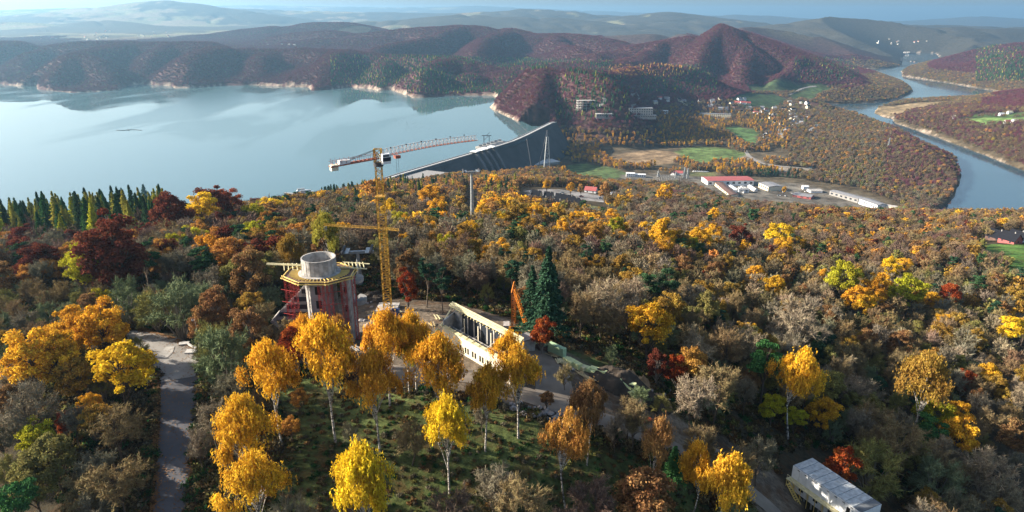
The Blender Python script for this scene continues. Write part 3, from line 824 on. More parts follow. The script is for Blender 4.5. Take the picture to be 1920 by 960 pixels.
# ------------------------------------------------------------------ masses of trees (past counting): points carrying whole crowns
def mass(name, meshes, P, rot, sc, col, var, label, extra=None):
    me_ = bpy.data.meshes.new(name)
    me_.vertices.add(len(P)); me_.vertices.foreach_set('co', np.ascontiguousarray(P, np.float32).ravel())
    for an, typ, arr in (('rz', 'FLOAT', rot), ('sx', 'FLOAT', sc[:, 0]), ('sz', 'FLOAT', sc[:, 1]), ('vi', 'INT', var)):
        at_ = me_.attributes.new(an, typ, 'POINT'); at_.data.foreach_set('value', np.ascontiguousarray(arr, np.int32 if typ == 'INT' else np.float32))
    at_ = me_.attributes.new('tcol', 'FLOAT_COLOR', 'POINT')
    at_.data.foreach_set('color', np.ascontiguousarray(np.concatenate([col, np.ones((len(col), 1))], 1), np.float32).ravel())
    me_.update()
    o = bpy.data.objects.new(name, me_); COL.objects.link(o)
    g = bpy.data.node_groups.new(name, 'GeometryNodeTree')
    g.interface.new_socket('Geometry', in_out='INPUT', socket_type='NodeSocketGeometry')
    g.interface.new_socket('Geometry', in_out='OUTPUT', socket_type='NodeSocketGeometry')
    gi = g.nodes.new('NodeGroupInput'); go = g.nodes.new('NodeGroupOutput')
    ip = g.nodes.new('GeometryNodeInstanceOnPoints')
    jn = g.nodes.new('GeometryNodeJoinGeometry')
    for k_, mm in enumerate(reversed(meshes)):
        ob = bpy.data.objects.new(mm.name + '_form', mm)
        oi = g.nodes.new('GeometryNodeObjectInfo'); oi.inputs['Object'].default_value = ob; oi.inputs['As Instance'].default_value = True
        g.links.new(oi.outputs['Geometry'], jn.inputs[0])
    def na(nm, typ):
        x = g.nodes.new('GeometryNodeInputNamedAttribute'); x.data_type = typ; x.inputs[0].default_value = nm
        return x.outputs[0]
    g.links.new(gi.outputs[0], ip.inputs['Points']); g.links.new(jn.outputs[0], ip.inputs['Instance'])
    ip.inputs['Pick Instance'].default_value = True
    g.links.new(na('vi', 'INT'), ip.inputs['Instance Index'])
    cx = g.nodes.new('ShaderNodeCombineXYZ'); g.links.new(na('rz', 'FLOAT'), cx.inputs[2])
    er = g.nodes.new('FunctionNodeEulerToRotation'); g.links.new(cx.outputs[0], er.inputs[0]); g.links.new(er.outputs[0], ip.inputs['Rotation'])
    cs = g.nodes.new('ShaderNodeCombineXYZ'); a_ = na('sx', 'FLOAT'); g.links.new(a_, cs.inputs[0]); g.links.new(a_, cs.inputs[1]); g.links.new(na('sz', 'FLOAT'), cs.inputs[2])
    g.links.new(cs.outputs[0], ip.inputs['Scale'])
    g.links.new(ip.outputs[0], go.inputs[0])
    md = o.modifiers.new('trees', 'NODES'); md.node_group = g
    tag(o, label, None, None, 'stuff')
    return o
# ------------------------------------------------------------------ colours of autumn (base colours, linear)
CL = dict(gold=(0.70, 0.37, 0.035), amber=(0.66, 0.32, 0.035), orange=(0.46, 0.22, 0.055), red=(0.30, 0.055, 0.02), maroon=(0.16, 0.040, 0.028),
          rust=(0.26, 0.135, 0.06), yellow=(0.72, 0.46, 0.03), lime=(0.42, 0.38, 0.03), olive=(0.24, 0.215, 0.07), sage=(0.17, 0.20, 0.10),
          brown=(0.235, 0.165, 0.085), grey=(0.205, 0.175, 0.12), pale=(0.29, 0.225, 0.15), mauve=(0.175, 0.115, 0.085), spruce=(0.048, 0.092, 0.040),
          pine=(0.030, 0.068, 0.036), larch=(0.34, 0.29, 0.05), green=(0.055, 0.13, 0.04), ochre=(0.36, 0.21, 0.045), peach=(0.44, 0.23, 0.085), plum=(0.165, 0.062, 0.085))
WORD = dict(gold='golden yellow', amber='amber', orange='orange', red='scarlet red', maroon='dark maroon', rust='rust brown', yellow='bright yellow', lime='yellow-green',
            olive='olive green', sage='grey-green', brown='leafless brown', grey='leafless grey', pale='leafless pale', mauve='leafless mauve-brown', spruce='dark green',
            pine='dark green', larch='yellow-green', green='fresh green', ochre='ochre', peach='pale orange', plum='purple-brown')
NAME = dict(birch='birch', leafy='deciduous_tree', round='rounded_tree', poplar='poplar', bare='bare_tree', brush='bare_shrub', spruce='spruce', larch='larch', pine='pine_tree')
CATW = dict(birch='birch', leafy='maple', round='beech', poplar='poplar', bare='bare tree', brush='tall shrub', spruce='spruce', larch='larch', pine='pine')
NAME['leafy'] = 'maple_tree'; NAME['round'] = 'beech_tree'; NAME['brush'] = 'tall_shrub'

LAND = [  # things a reader can find in the photograph
    (320, 655, 'the bend of the pale road'), (325, 850, 'the grey asphalt road'), (390, 640, 'the utility pole'), (600, 560, 'the concrete tower'), (722, 440, 'the tall yellow crane'),
    (890, 640, 'the roofless white building'), (972, 560, 'the folded orange crane'), (1050, 655, 'the pale green formwork stacks'), (1170, 715, 'the dark earth heap'),
    (1570, 910, 'the white container block'), (884, 365, 'the lone grey cableway pylon'), (1055, 385, 'the black-roofed cabins'), (900, 300, 'the dam'),
    (1890, 480, 'the bright green meadow'), (1400, 355, 'the red-roofed warehouse'), (1840, 350, 'the river bend'), (1600, 370, 'the long grey-roofed shed'),
    (30, 420, 'the left end of the lake shore'), (140, 395, 'the wooded lake shore'), (240, 375, 'the tallest lakeside spruces'), (370, 375, 'the maroon lakeside beeches'), (568, 362, 'the two white boats'), (690, 350, 'the near end of the dam'), (60, 560, 'the left edge of the wood'), (860, 860, 'the grassy clearing'), (1150, 870, 'the grassy clearing'), (1020, 295, 'the lattice mast'), (1110, 345, 'the red-roofed cottage'),
    (1340, 290, 'the valley meadow'), (1340, 220, 'the long pale hotel'), (1300, 330, 'the transformer yard'), (1140, 490, 'the mid-slope wood'), (1400, 560, 'the middle of the slope'), (1700, 600, 'the lower right slope'),
    (1750, 780, 'the lower right thicket'), (1450, 740, 'the slope right of the dirt track'), (120, 850, 'the lower left thicket'), (150, 530, 'the left hillside'), (400, 520, 'the shaded hollow on the left'), (1600, 480, 'the brown beech wood')]
def where(px, py):
    d = sorted((math.hypot((px - a) * 0.8, py - b), n_, a, b) for a, b, n_ in LAND)
    _, n1, a, b = d[0]
    dx, dy = px - a, py - b
    if abs(dx) > abs(dy) * 1.4: rel = 'right of' if dx > 0 else 'left of'
    else: rel = 'in front of' if dy > 0 else 'behind'
    if math.hypot(dx, dy) < 25: rel = 'beside'
    second = next((q[1] for q in d[1:] if q[1] != n1), None)
    return rel, n1, second

PLACED = []        # (x, y, crown radius)
COUNT = {k: 0 for k in SPEC}
LABELS = {}
def col_jit(c, rs, amt=0.12):
    c = np.array(c) * (1 + rs.normal(0, amt)) * (1 + rs.normal(0, amt * .35, 3))
    return np.clip(c, 0.004, 0.85)

def plant(kind, x, y, z, s, sz, colour, px=None, py=None, size=None, near=True, label=None, bark=None):
    c = col_jit(CL[colour], rng, 0.07)
    i = int(rng.integers(0, 5 if near else 3))
    rz = float(rng.uniform(0, 6.283))
    tilt = (float(rng.normal(0, .03)), float(rng.normal(0, .03)), rz)
    nm = NAME[kind]
    if near:
        cm, tm = NEAR[kind][i]
        root = bpy.data.objects.new(nm, None); COL.objects.link(root); root.empty_display_size = .3
        for me_, pn in ((tm, 'trunk'), (cm, 'crown')):
            o = bpy.data.objects.new(pn, me_); COL.objects.link(o); o.parent = root; o.color = (*c, 1)
    else:
        root = bpy.data.objects.new(nm, MIDO[kind][i][0]); COL.objects.link(root); root.color = (*c, 1)
    root.location = (x, y, z); root.rotation_euler = tilt; root.scale = (s * float(rng.uniform(.86, 1.1)), s * float(rng.uniform(.86, 1.1)), sz)
    if px is None: px, py, _ = project(x, y, z + 6 * sz)
    rel, n1, n2 = where(px, py)
    if label is None:
        sw = ('small ' if (size or 30) < 26 else 'large ' if (size or 30) > 70 else '')
        kw = {'bare': 'tree', 'brush': 'shrub', 'pine': 'pine', 'leafy': 'maple', 'round': 'beech'}.get(kind, kind)
        label = f'{sw}{WORD[colour]} {kw} {rel} {n1}'
    if label.startswith(('small ', 'large ')) is False: label = ('tall ' if sz > 1.02 else 'low ' if sz < .85 else '') + label
    LABELS.setdefault(label, []).append((root, px, py, kind, n2))
    COUNT[kind] += 1
    PLACED.append((x, y, s * TREE_DIM[kind][2] * .5))
    return root

_dm = np.exp(np.linspace(math.log(75), math.log(2600), 900))
def solve_tree(kind, px, py, wpx, wide=1.0):
    """distance at which a tree of this outline seen at this pixel stands on the ground"""
    H, cz, W, CH = TREE_DIM[kind]
    x, y, d = ray(px, py)
    s = wpx * _dm / FPX / W
    sz = s * wide
    f = (CAM_H + d * _dm) - (hz(x * _dm, y * _dm) + cz * sz)
    k = np.nonzero(f <= 0)[0]
    k = k[0] if len(k) else len(_dm) - 1
    D = _dm[k]
    X, Y = x * D, y * D
    return X, Y, float(hz(X, Y)), s[k], sz[k], D

HAND = [  # kind, colour, px, py of the crown's centre, crown width px, height factor
    ('birch', 'gold', 612, 662, 92, 1.05), ('birch', 'amber', 722, 632, 74, .95), ('birch', 'gold', 775, 628, 62, .95), ('birch', 'gold', 510, 695, 84, .9), ('birch', 'gold', 452, 800, 100, .85),
    ('birch', 'gold', 470, 905, 92, .85), ('birch', 'yellow', 680, 905, 112, .95), ('birch', 'amber', 702, 712, 76, 1.0), ('birch', 'amber', 818, 688, 92, .85), ('birch', 'lime', 762, 650, 50, 1.0),
    ('birch', 'yellow', 838, 798, 76, 1.0), ('birch', 'amber', 908, 730, 66, 1.0), ('birch', 'amber', 972, 695, 74, .95), ('birch', 'gold', 948, 650, 50, .8),
    ('birch', 'orange', 1064, 822, 66, 1.25), ('birch', 'peach', 1226, 832, 54, 1.3), ('birch', 'gold', 1358, 905, 82, .95), ('birch', 'amber', 1308, 872, 66, .9), ('birch', 'rust', 1105, 760, 58, 1.2),
    ('birch', 'gold', 1497, 702, 78, .85), ('birch', 'ochre', 1735, 715, 80, .8), ('birch', 'ochre', 541, 468, 42, .95), ('birch', 'larch', 607, 436, 46, 1.1),
    ('birch', 'amber', 570, 622, 46, .9), ('birch', 'orange', 632, 618, 40, .9), ('round', 'red', 552, 645, 46, 1.3), ('leafy', 'gold', 1218, 602, 78, .75),
    ('leafy', 'gold', 55, 660, 96, .8), ('leafy', 'gold', 188, 610, 84, .9), ('leafy', 'amber', 130, 615, 70, .9), ('leafy', 'gold', 110, 665, 84, .7), ('leafy', 'yellow', 222, 685, 92, .85), ('leafy', 'gold', 168, 760, 46, .9),
    ('leafy', 'olive', 100, 850, 78, .9), ('leafy', 'lime', 70, 820, 60, .9), ('leafy', 'olive', 60, 900, 80, .8), ('round', 'red', 118, 790, 26, 1.2), ('pine', 'green', 30, 930, 60, .8),
    ('leafy', 'lime', 155, 497, 68, .95), ('round', 'maroon', 200, 455, 100, .8), ('round', 'maroon', 232, 480, 70, .9), ('round', 'maroon', 325, 398, 60, .8), ('round', 'maroon', 400, 378, 60, .6), ('round', 'red', 425, 378, 44, .7),
    ('leafy', 'yellow', 372, 392, 62, .6), ('leafy', 'ochre', 408, 400, 44, .6), ('leafy', 'yellow', 508, 388, 40, .6), ('leafy', 'lime', 474, 402, 40, .7), ('leafy', 'lime', 332, 460, 40, .9), ('leafy', 'amber', 395, 470, 60, .8),
    ('leafy', 'orange', 435, 478, 62, .8), ('round', 'rust', 468, 508, 60, 1.0), ('leafy', 'yellow', 397, 492, 40, .8), ('leafy', 'ochre', 466, 568, 44, .7), ('round', 'rust', 468, 612, 60, 1.0), ('leafy', 'lime', 188, 560, 34, .9),
    ('brush', 'sage', 236, 560, 64, .9), ('brush', 'sage', 330, 570, 90, .8), ('brush', 'olive', 292, 575, 60, .9), ('brush', 'sage', 385, 560, 60, .8), ('brush', 'sage', 420, 665, 96, 1.0), ('brush', 'olive', 400, 640, 60, .9),
    ('leafy', 'lime', 752, 412, 34, 1.0), ('leafy', 'yellow', 733, 392, 36, .9), ('leafy', 'lime', 772, 425, 28, 1.0), ('leafy', 'orange', 812, 455, 36, .8), ('leafy', 'lime', 838, 458, 36, 1.0), ('leafy', 'amber', 846, 482, 30, 1.1),
    ('leafy', 'orange', 795, 478, 30, .8), ('leafy', 'ochre', 795, 435, 34, .8), ('round', 'rust', 768, 500, 40, 1.3), ('round', 'red', 762, 530, 34, 1.4), ('leafy', 'gold', 862, 455, 22, 1.1), ('leafy', 'yellow', 898, 463, 16, 1.0), ('leafy', 'yellow', 977, 478, 22, 1.0),
    ('leafy', 'gold', 905, 402, 30, 1.1), ('leafy', 'yellow', 944, 414, 30, .9), ('leafy', 'peach', 922, 392, 28, 1.0), ('leafy', 'ochre', 972, 398, 40, 1.2), ('leafy', 'gold', 1003, 405, 34, 1.0), ('leafy', 'ochre', 985, 425, 34, 1.1),
    ('leafy', 'gold', 1052, 430, 32, 1.2), ('leafy', 'ochre', 1050, 402, 26, 1.3), ('leafy', 'peach', 1085, 430, 34, 1.1), ('leafy', 'gold', 1080, 410, 24, 1.1), ('leafy', 'orange', 1115, 435, 36, 1.1), ('leafy', 'lime', 1155, 425, 30, 1.0),
    ('leafy', 'gold', 1148, 408, 26, 1.2), ('leafy', 'gold', 1087, 447, 20, 1.0), ('leafy', 'amber', 1160, 450, 30, .8), ('leafy', 'ochre', 1205, 450, 36, .8), ('leafy', 'gold', 1210, 432, 30, .9), ('leafy', 'gold', 1242, 438, 48, .9), ('leafy', 'ochre', 1275, 452, 40, .8),
    ('leafy', 'lime', 1298, 462, 34, .8), ('leafy', 'gold', 1318, 446, 44, .9), ('leafy', 'ochre', 1347, 462, 34, .8), ('leafy', 'gold', 1338, 440, 34, .8), ('leafy', 'amber', 1238, 465, 40, .7),
    ('round', 'maroon', 1390, 440, 36, .8), ('leafy', 'yellow', 1460, 440, 40, .8), ('leafy', 'gold', 1468, 462, 36, .8), ('leafy', 'gold', 1495, 460, 26, .9), ('leafy', 'yellow', 1492, 482, 20, 1.0), ('leafy', 'amber', 1420, 515, 34, 1.1), ('leafy', 'gold', 1452, 535, 36, 1.1),
    ('leafy', 'lime', 1583, 518, 56, .8), ('leafy', 'amber', 1643, 540, 50, .9), ('leafy', 'gold', 1607, 555, 42, .8), ('leafy', 'lime', 1706, 543, 58, .65), ('leafy', 'yellow', 1672, 500, 34, .8), ('leafy', 'gold', 1695, 497, 30, .7), ('leafy', 'gold', 1745, 562, 36, .6),
    ('round', 'red', 1778, 548, 34, .7), ('leafy', 'amber', 1545, 520, 24, 1.1), ('leafy', 'yellow', 1897, 612, 40, .9), ('leafy', 'gold', 1892, 588, 28, .8), ('leafy', 'ochre', 1912, 555, 40, .8), ('leafy', 'lime', 1450, 758, 44, .8), ('leafy', 'lime', 1492, 782, 38, .7),
    ('leafy', 'lime', 1748, 772, 56, .7), ('leafy', 'gold', 1802, 812, 62, .95), ('leafy', 'yellow', 1775, 800, 30, .9), ('round', 'red', 1575, 872, 58, 1.1), ('round', 'red', 1808, 712, 34, .8), ('leafy', 'orange', 1296, 682, 62, .95), ('round', 'red', 1272, 690, 40, .9),
    ('round', 'maroon', 1232, 680, 34, 1.0), ('round', 'red', 1016, 618, 40, .95), ('leafy', 'orange', 1160, 522, 24, 1.1), ('leafy', 'ochre', 1192, 528, 24, .8), ('round', 'rust', 1405, 715, 34, 1.0), ('round', 'red', 1322, 520, 22, .8),
    ('spruce', 'pine', 1020, 545, 58, .85), ('spruce', 'pine', 997, 560, 44, .85), ('spruce', 'pine', 1038, 560, 44, .85), ('pine', 'pine', 797, 505, 32, 1.0), ('pine', 'pine', 828, 520, 24, 1.3), ('pine', 'pine', 945, 480, 26, 1.0), ('pine', 'pine', 962, 505, 32, 1.0),
    ('spruce', 'spruce', 970, 455, 22, .6), ('pine', 'spruce', 1215, 535, 34, .9), ('pine', 'spruce', 1252, 522, 34, .9), ('pine', 'green', 1437, 668, 52, .9), ('spruce', 'spruce', 1528, 655, 34, .6), ('pine', 'pine', 1347, 590, 20, .9), ('pine', 'spruce', 1836, 530, 24, .8),
    ('pine', 'spruce', 375, 478, 36, .9), ('pine', 'spruce', 346, 440, 24, 1.0), ('spruce', 'green', 1262, 870, 34, .7), ('pine', 'green', 1752, 795, 44, .7), ('spruce', 'spruce', 270, 368, 18, .7), ('spruce', 'spruce', 230, 372, 16, .7), ('spruce', 'spruce', 545, 378, 12, .7), ('pine', 'spruce', 640, 378, 20, .7), ('pine', 'spruce', 668, 380, 18, .8),
    ('pine', 'spruce', 1412, 400, 20, .8), ('leafy', 'gold', 1338, 402, 26, .7),
    ('leafy', 'orange', 700, 355, 40, .7), ('leafy', 'amber', 805, 366, 44, .6), ('leafy', 'amber', 822, 388, 36, .8), ('leafy', 'orange', 745, 370, 26, .6), ('leafy', 'gold', 925, 338, 22, .9), ('leafy', 'orange', 895, 345, 18, 1.1),
    ('leafy', 'gold', 1025, 345, 13, 1.5), ('leafy', 'amber', 1070, 350, 14, 1.2), ('leafy', 'peach', 1135, 355, 26, 1.0), ('leafy', 'gold', 1245, 360, 30, .8), ('leafy', 'peach', 1090, 352, 12, 1.2), ('leafy', 'gold', 1470, 355, 8, 1.6),
    ('bare', 'pale', 1130, 560, 60, 1.0), ('bare', 'pale', 1180, 555, 56, .9), ('bare', 'brown', 1090, 575, 44, 1.1), ('bare', 'brown', 1345, 720, 70, .9), ('bare', 'pale', 1300, 745, 66, .9), ('brush', 'pale', 1490, 610, 90, .8), ('bare', 'pale', 1600, 730, 44, .9), ('bare', 'brown', 1690, 830, 80, .8),
    ('brush', 'olive', 1640, 880, 90, .8), ('leafy', 'olive', 1700, 850, 60, .7), ('brush', 'sage', 1760, 900, 80, .8), ('brush', 'pale', 1860, 900, 90, .8), ('bare', 'grey', 1425, 850, 44, 1.2), ('bare', 'grey', 1155, 800, 34, 1.2),
    ('bare', 'brown', 770, 820, 50, .9), ('bare', 'grey', 905, 780, 26, 1.3), ('bare', 'grey', 655, 810, 24, 1.3), ('brush', 'pale', 945, 915, 52, .8), ('bare', 'brown', 1180, 770, 40, 1.1), ('brush', 'sage', 1200, 745, 36, .8), ('brush', 'olive', 1240, 760, 30, .8),
    ('leafy', 'orange', 560, 745, 30, .8), ('leafy', 'orange', 545, 800, 34, .6), ('bare', 'brown', 1060, 700, 30, .9), ('leafy', 'rust', 1025, 745, 26, .8), ('brush', 'sage', 1145, 665, 26, 1.3), ('bare', 'brown', 215, 800, 70, .8), ('bare', 'grey', 50, 760, 80, .9), ('bare', 'brown', 220, 900, 80, .8), ('leafy', 'ochre', 140, 700, 60, .8), ('brush', 'brown', 160, 920, 70, .7),
]
for k, c, px, py, wpx, hf in HAND:
    if k in ('leafy', 'round', 'brush'): hf = .5 + .55 * hf
    elif k == 'birch': hf = .3 + .8 * hf
    X, Y, Z, s, sz, D = solve_tree(k, px, py, wpx, hf)
    plant(k, X, Y, Z, s, sz, c, px, py, wpx, near=D < 420)

# keep-out: roads, building site, cabins (pixel outlines laid on the ground)
KEEP = [gpoly(q) for q in [
    [(250, 1000), (300, 700), (255, 665), (235, 645), (225, 625), (330, 618), (372, 640), (385, 700), (372, 780), (362, 1000)],
    [(500, 600), (545, 545), (640, 535), (700, 535), (760, 560), (860, 560), (960, 585), (1030, 635), (1160, 680), (1300, 780), (1420, 840), (1500, 900), (1560, 990), (1430, 990), (1340, 890), (1180, 830), (1060, 795), (960, 770), (860, 740), (660, 700), (540, 690)],
    [(495, 730), (560, 712), (860, 752), (1060, 815), (1290, 905), (1330, 1000), (480, 1000), (520, 860)],
    [(1455, 850), (1530, 835), (1680, 930), (1690, 1000), (1480, 1000)],
    [(1380, 790), (1480, 850), (1460, 900), (1560, 1000), (1400, 1000), (1350, 880)],
    [(1010, 640), (1100, 645), (1240, 700), (1330, 770), (1290, 800), (1100, 710)],
    [(968, 350), (1165, 362), (1165, 372), (1120, 402), (1070, 408), (975, 398)],
    [(1300, 328), (1470, 333), (1600, 352), (1690, 385), (1680, 404), (1500, 385), (1430, 372), (1340, 366)],
    [(1195, 322), (1235, 322), (1235, 340), (1195, 340)],
    [(1815, 455), (1990, 445), (1990, 530), (1900, 518), (1860, 508)],
    [(1852, 440), (1925, 440), (1925, 464), (1852, 462)],
    [(655, 500), (700, 500), (740, 560), (700, 580), (655, 580)],
]]
def blocked(X, Y):
    r = in_open(X, Y)
    for P in KEEP: r |= in_poly(X, Y, P)
    r |= poly_sd(X, Y, LAKE) > -6
    r |= poly_sd(X, Y, RIVER) > -5
    r |= line_dist(X, Y, DAM_LINE) < 34
    return r

def scatter(y0, y1, sp, seed):
    """blue-noise-like jittered grid of standing points between two distances"""
    rs = np.random.default_rng(seed)
    xs = np.arange(-0.82 * y1 - 20, 0.82 * y1 + 20, sp); ys = np.arange(y0, y1, sp * .87)
    A, B = np.meshgrid(xs, ys)
    A = A + (np.arange(len(ys)) % 2)[:, None] * sp * .5
    A = A + rs.uniform(-.42, .42, A.shape) * sp; B = B + rs.uniform(-.42, .42, B.shape) * sp
    A, B = A.ravel(), B.ravel()
    ok = (np.abs(A) < 0.80 * B + 12) & (B > 30)
    A, B = A[ok], B[ok]
    ok = visible(A, B) & ~blocked(A, B)
    return A[ok], B[ok]

KINDS = list(SPEC)
def zone(px, py, rs, X, Y):
    """tree kind and colour for a standing place seen at this pixel"""
    n_ = float(fbm(np.array([X]), np.array([Y]), 45, 2, 41)[0])
    def pick(opts):
        w_ = np.array([o_[0] for o_ in opts], float); w_ /= w_.sum()
        o_ = opts[int(rs.choice(len(opts), p=w_))]; return o_[1], o_[2]
    if px < 320 and py < 470 - (px * .12) and py < 455:
        return pick([(30, 'spruce', 'spruce'), (14, 'spruce', 'green'), (38, 'larch', 'larch'), (8, 'larch', 'lime'), (6, 'round', 'maroon'), (8, 'bare', 'mauve')])
    if px < 530 and py < 520:
        return pick([(26, 'bare', 'mauve'), (14, 'bare', 'grey'), (10, 'round', 'maroon'), (9, 'round', 'rust'), (7, 'leafy', 'orange'), (7, 'leafy', 'ochre'), (6, 'brush', 'sage'), (7, 'pine', 'spruce'), (5, 'leafy', 'lime'), (9, 'bare', 'brown')])
    if px < 530 and py < 655:
        return pick([(34, 'brush', 'sage'), (18, 'brush', 'olive'), (20, 'bare', 'brown'), (8, 'round', 'rust'), (6, 'leafy', 'ochre'), (10, 'bare', 'grey'), (4, 'leafy', 'olive')])
    if px < 330:
        return pick([(30, 'brush', 'brown'), (26, 'bare', 'grey'), (14, 'brush', 'olive'), (8, 'leafy', 'ochre'), (5, 'leafy', 'gold'), (6, 'round', 'rust'), (8, 'brush', 'grey')])
    if px < 520:
        return pick([(30, 'brush', 'olive'), (30, 'brush', 'brown'), (20, 'bare', 'grey')])
    if py < 372 and px < 1000:
        return pick([(24, 'bare', 'mauve'), (18, 'leafy', 'peach'), (12, 'leafy', 'orange'), (14, 'leafy', 'ochre'), (10, 'round', 'rust'), (12, 'spruce', 'spruce'), (6, 'larch', 'larch'), (12, 'bare', 'brown')])
    if 1180 < px < 1480 and 350 < py < 470:
        return pick([(40, 'bare', 'mauve'), (30, 'bare', 'grey'), (8, 'leafy', 'ochre'), (6, 'brush', 'sage'), (6, 'round', 'rust'), (4, 'pine', 'spruce'), (8, 'bare', 'brown')])
    if px > 1440 and py < 500:
        return pick([(34, 'bare', 'mauve'), (8, 'round', 'rust'), (8, 'brush', 'olive'), (5, 'pine', 'spruce'), (26, 'bare', 'brown'), (4, 'leafy', 'orange'), (5, 'leafy', 'ochre'), (3, 'leafy', 'gold'), (6, 'brush', 'pale'), (3, 'round', 'maroon'), (4, 'round', 'olive')])
    if py < 500:
        if px > 880 and n_ > 0.25: return pick([(5, 'leafy', 'gold'), (4, 'leafy', 'ochre'), (2, 'leafy', 'amber'), (2, 'bare', 'brown')])
        return pick([(20, 'bare', 'mauve'), (26, 'bare', 'brown'), (20, 'bare', 'grey'), (8, 'leafy', 'ochre'), (2, 'leafy', 'orange'), (5, 'leafy', 'gold'), (14, 'brush', 'olive'), (12, 'brush', 'sage'), (3, 'round', 'rust'), (6, 'pine', 'spruce'), (4, 'leafy', 'olive')])
    if px < 1150:
        return pick([(34, 'bare', 'brown'), (20, 'bare', 'grey'), (14, 'bare', 'mauve'), (8, 'brush', 'sage'), (8, 'brush', 'olive'), (5, 'round', 'rust'), (4, 'pine', 'pine'), (3, 'leafy', 'orange')])
    return pick([(24, 'bare', 'brown'), (10, 'bare', 'pale'), (14, 'bare', 'grey'), (20, 'brush', 'sage'), (20, 'brush', 'olive'), (7, 'leafy', 'olive'), (6, 'leafy', 'ochre'), (2, 'leafy', 'gold'), (5, 'round', 'rust'), (2, 'pine', 'pine'), (10, 'brush', 'brown'), (4, 'brush', 'pale')])

# forest on the near hill
A1, B1 = scatter(60, 330, 6.6, 5)
A2, B2 = scatter(330, 760, 7.4, 6)
A = np.concatenate([A1, A2]); B = np.concatenate([B1, B2])
pp = np.array([(a, b_, r) for a, b_, r in PLACED])
keep = np.ones(len(A), bool)
for a, b_, r in pp:
    dist = np.hypot(A - a, B - b_)
    keep &= dist > max(2.2, r * .95)
# do not let filler stand in the line of sight of the building site
for (x0, y0), (x1, y1), rr in [((500, 640), (690, 640), 0), ]:
    pass
A, B = A[keep], B[keep]
Z = hz(A, B)
PX, PY, ZC = project(A, B, Z + 6)
ok = (PX > -60) & (PX < 1980) & (PY < 1060) & (PY > 250)
# filler just in front of the low building, formwork and containers would hide them: the photo shows these open
hid = [(520, 560, 700, 700), (800, 590, 1010, 760), (980, 640, 1260, 780), (1385, 850, 1700, 1010), (690, 560, 760, 620), (866, 345, 902, 408)]
for a0, b0, a1, b1 in hid:
    ok &= ~((PX > a0) & (PX < a1) & (PY > b0) & (PY < b1))
A, B, Z, PX, PY, ZC = A[ok], B[ok], Z[ok], PX[ok], PY[ok], ZC[ok]
order = np.argsort(ZC)
LIMIT = 285
rest = {k: [] for k in KINDS}
rs = np.random.default_rng(21)
for i in order:
    k, c = zone(PX[i], PY[i], rs, A[i], B[i])
    H, cz, W, CH = TREE_DIM[k]
    h = {'birch': 17, 'leafy': 11.5, 'round': 12, 'poplar': 17, 'bare': 11.5, 'brush': 8.0, 'spruce': 15, 'larch': 15, 'pine': 13}[k] * rs.uniform(.72, 1.18)
    if k in ('spruce', 'larch') and PX[i] < 330: h *= 1.2
    if PX[i] < 380 and ZC[i] < 170: h = min(h, 7.5)      # low growth beside the road
    s = h / H
    if k in ('bare', 'brush', 'leafy', 'round'): s *= rs.uniform(.85, 1.15)
    w_px = W * s * FPX / ZC[i]
    if COUNT[k] < LIMIT and ZC[i] < 900:
        plant(k, A[i], B[i], Z[i], s, h / H, c, PX[i], PY[i], w_px, near=ZC[i] < (400 if k in ('spruce', 'larch') else 300))
    else:
        rest[k].append((A[i], B[i], Z[i], s, h / H, *col_jit(CL[c], rs, .13)))
STUFFW = dict(birch='birches', leafy='maples', round='beeches', poplar='poplars', bare='bare_trees', brush='tall_shrubs', spruce='spruces', larch='larches', pine='pine_trees')
print('individual', COUNT, 'rest', {k: len(v) for k, v in rest.items()})

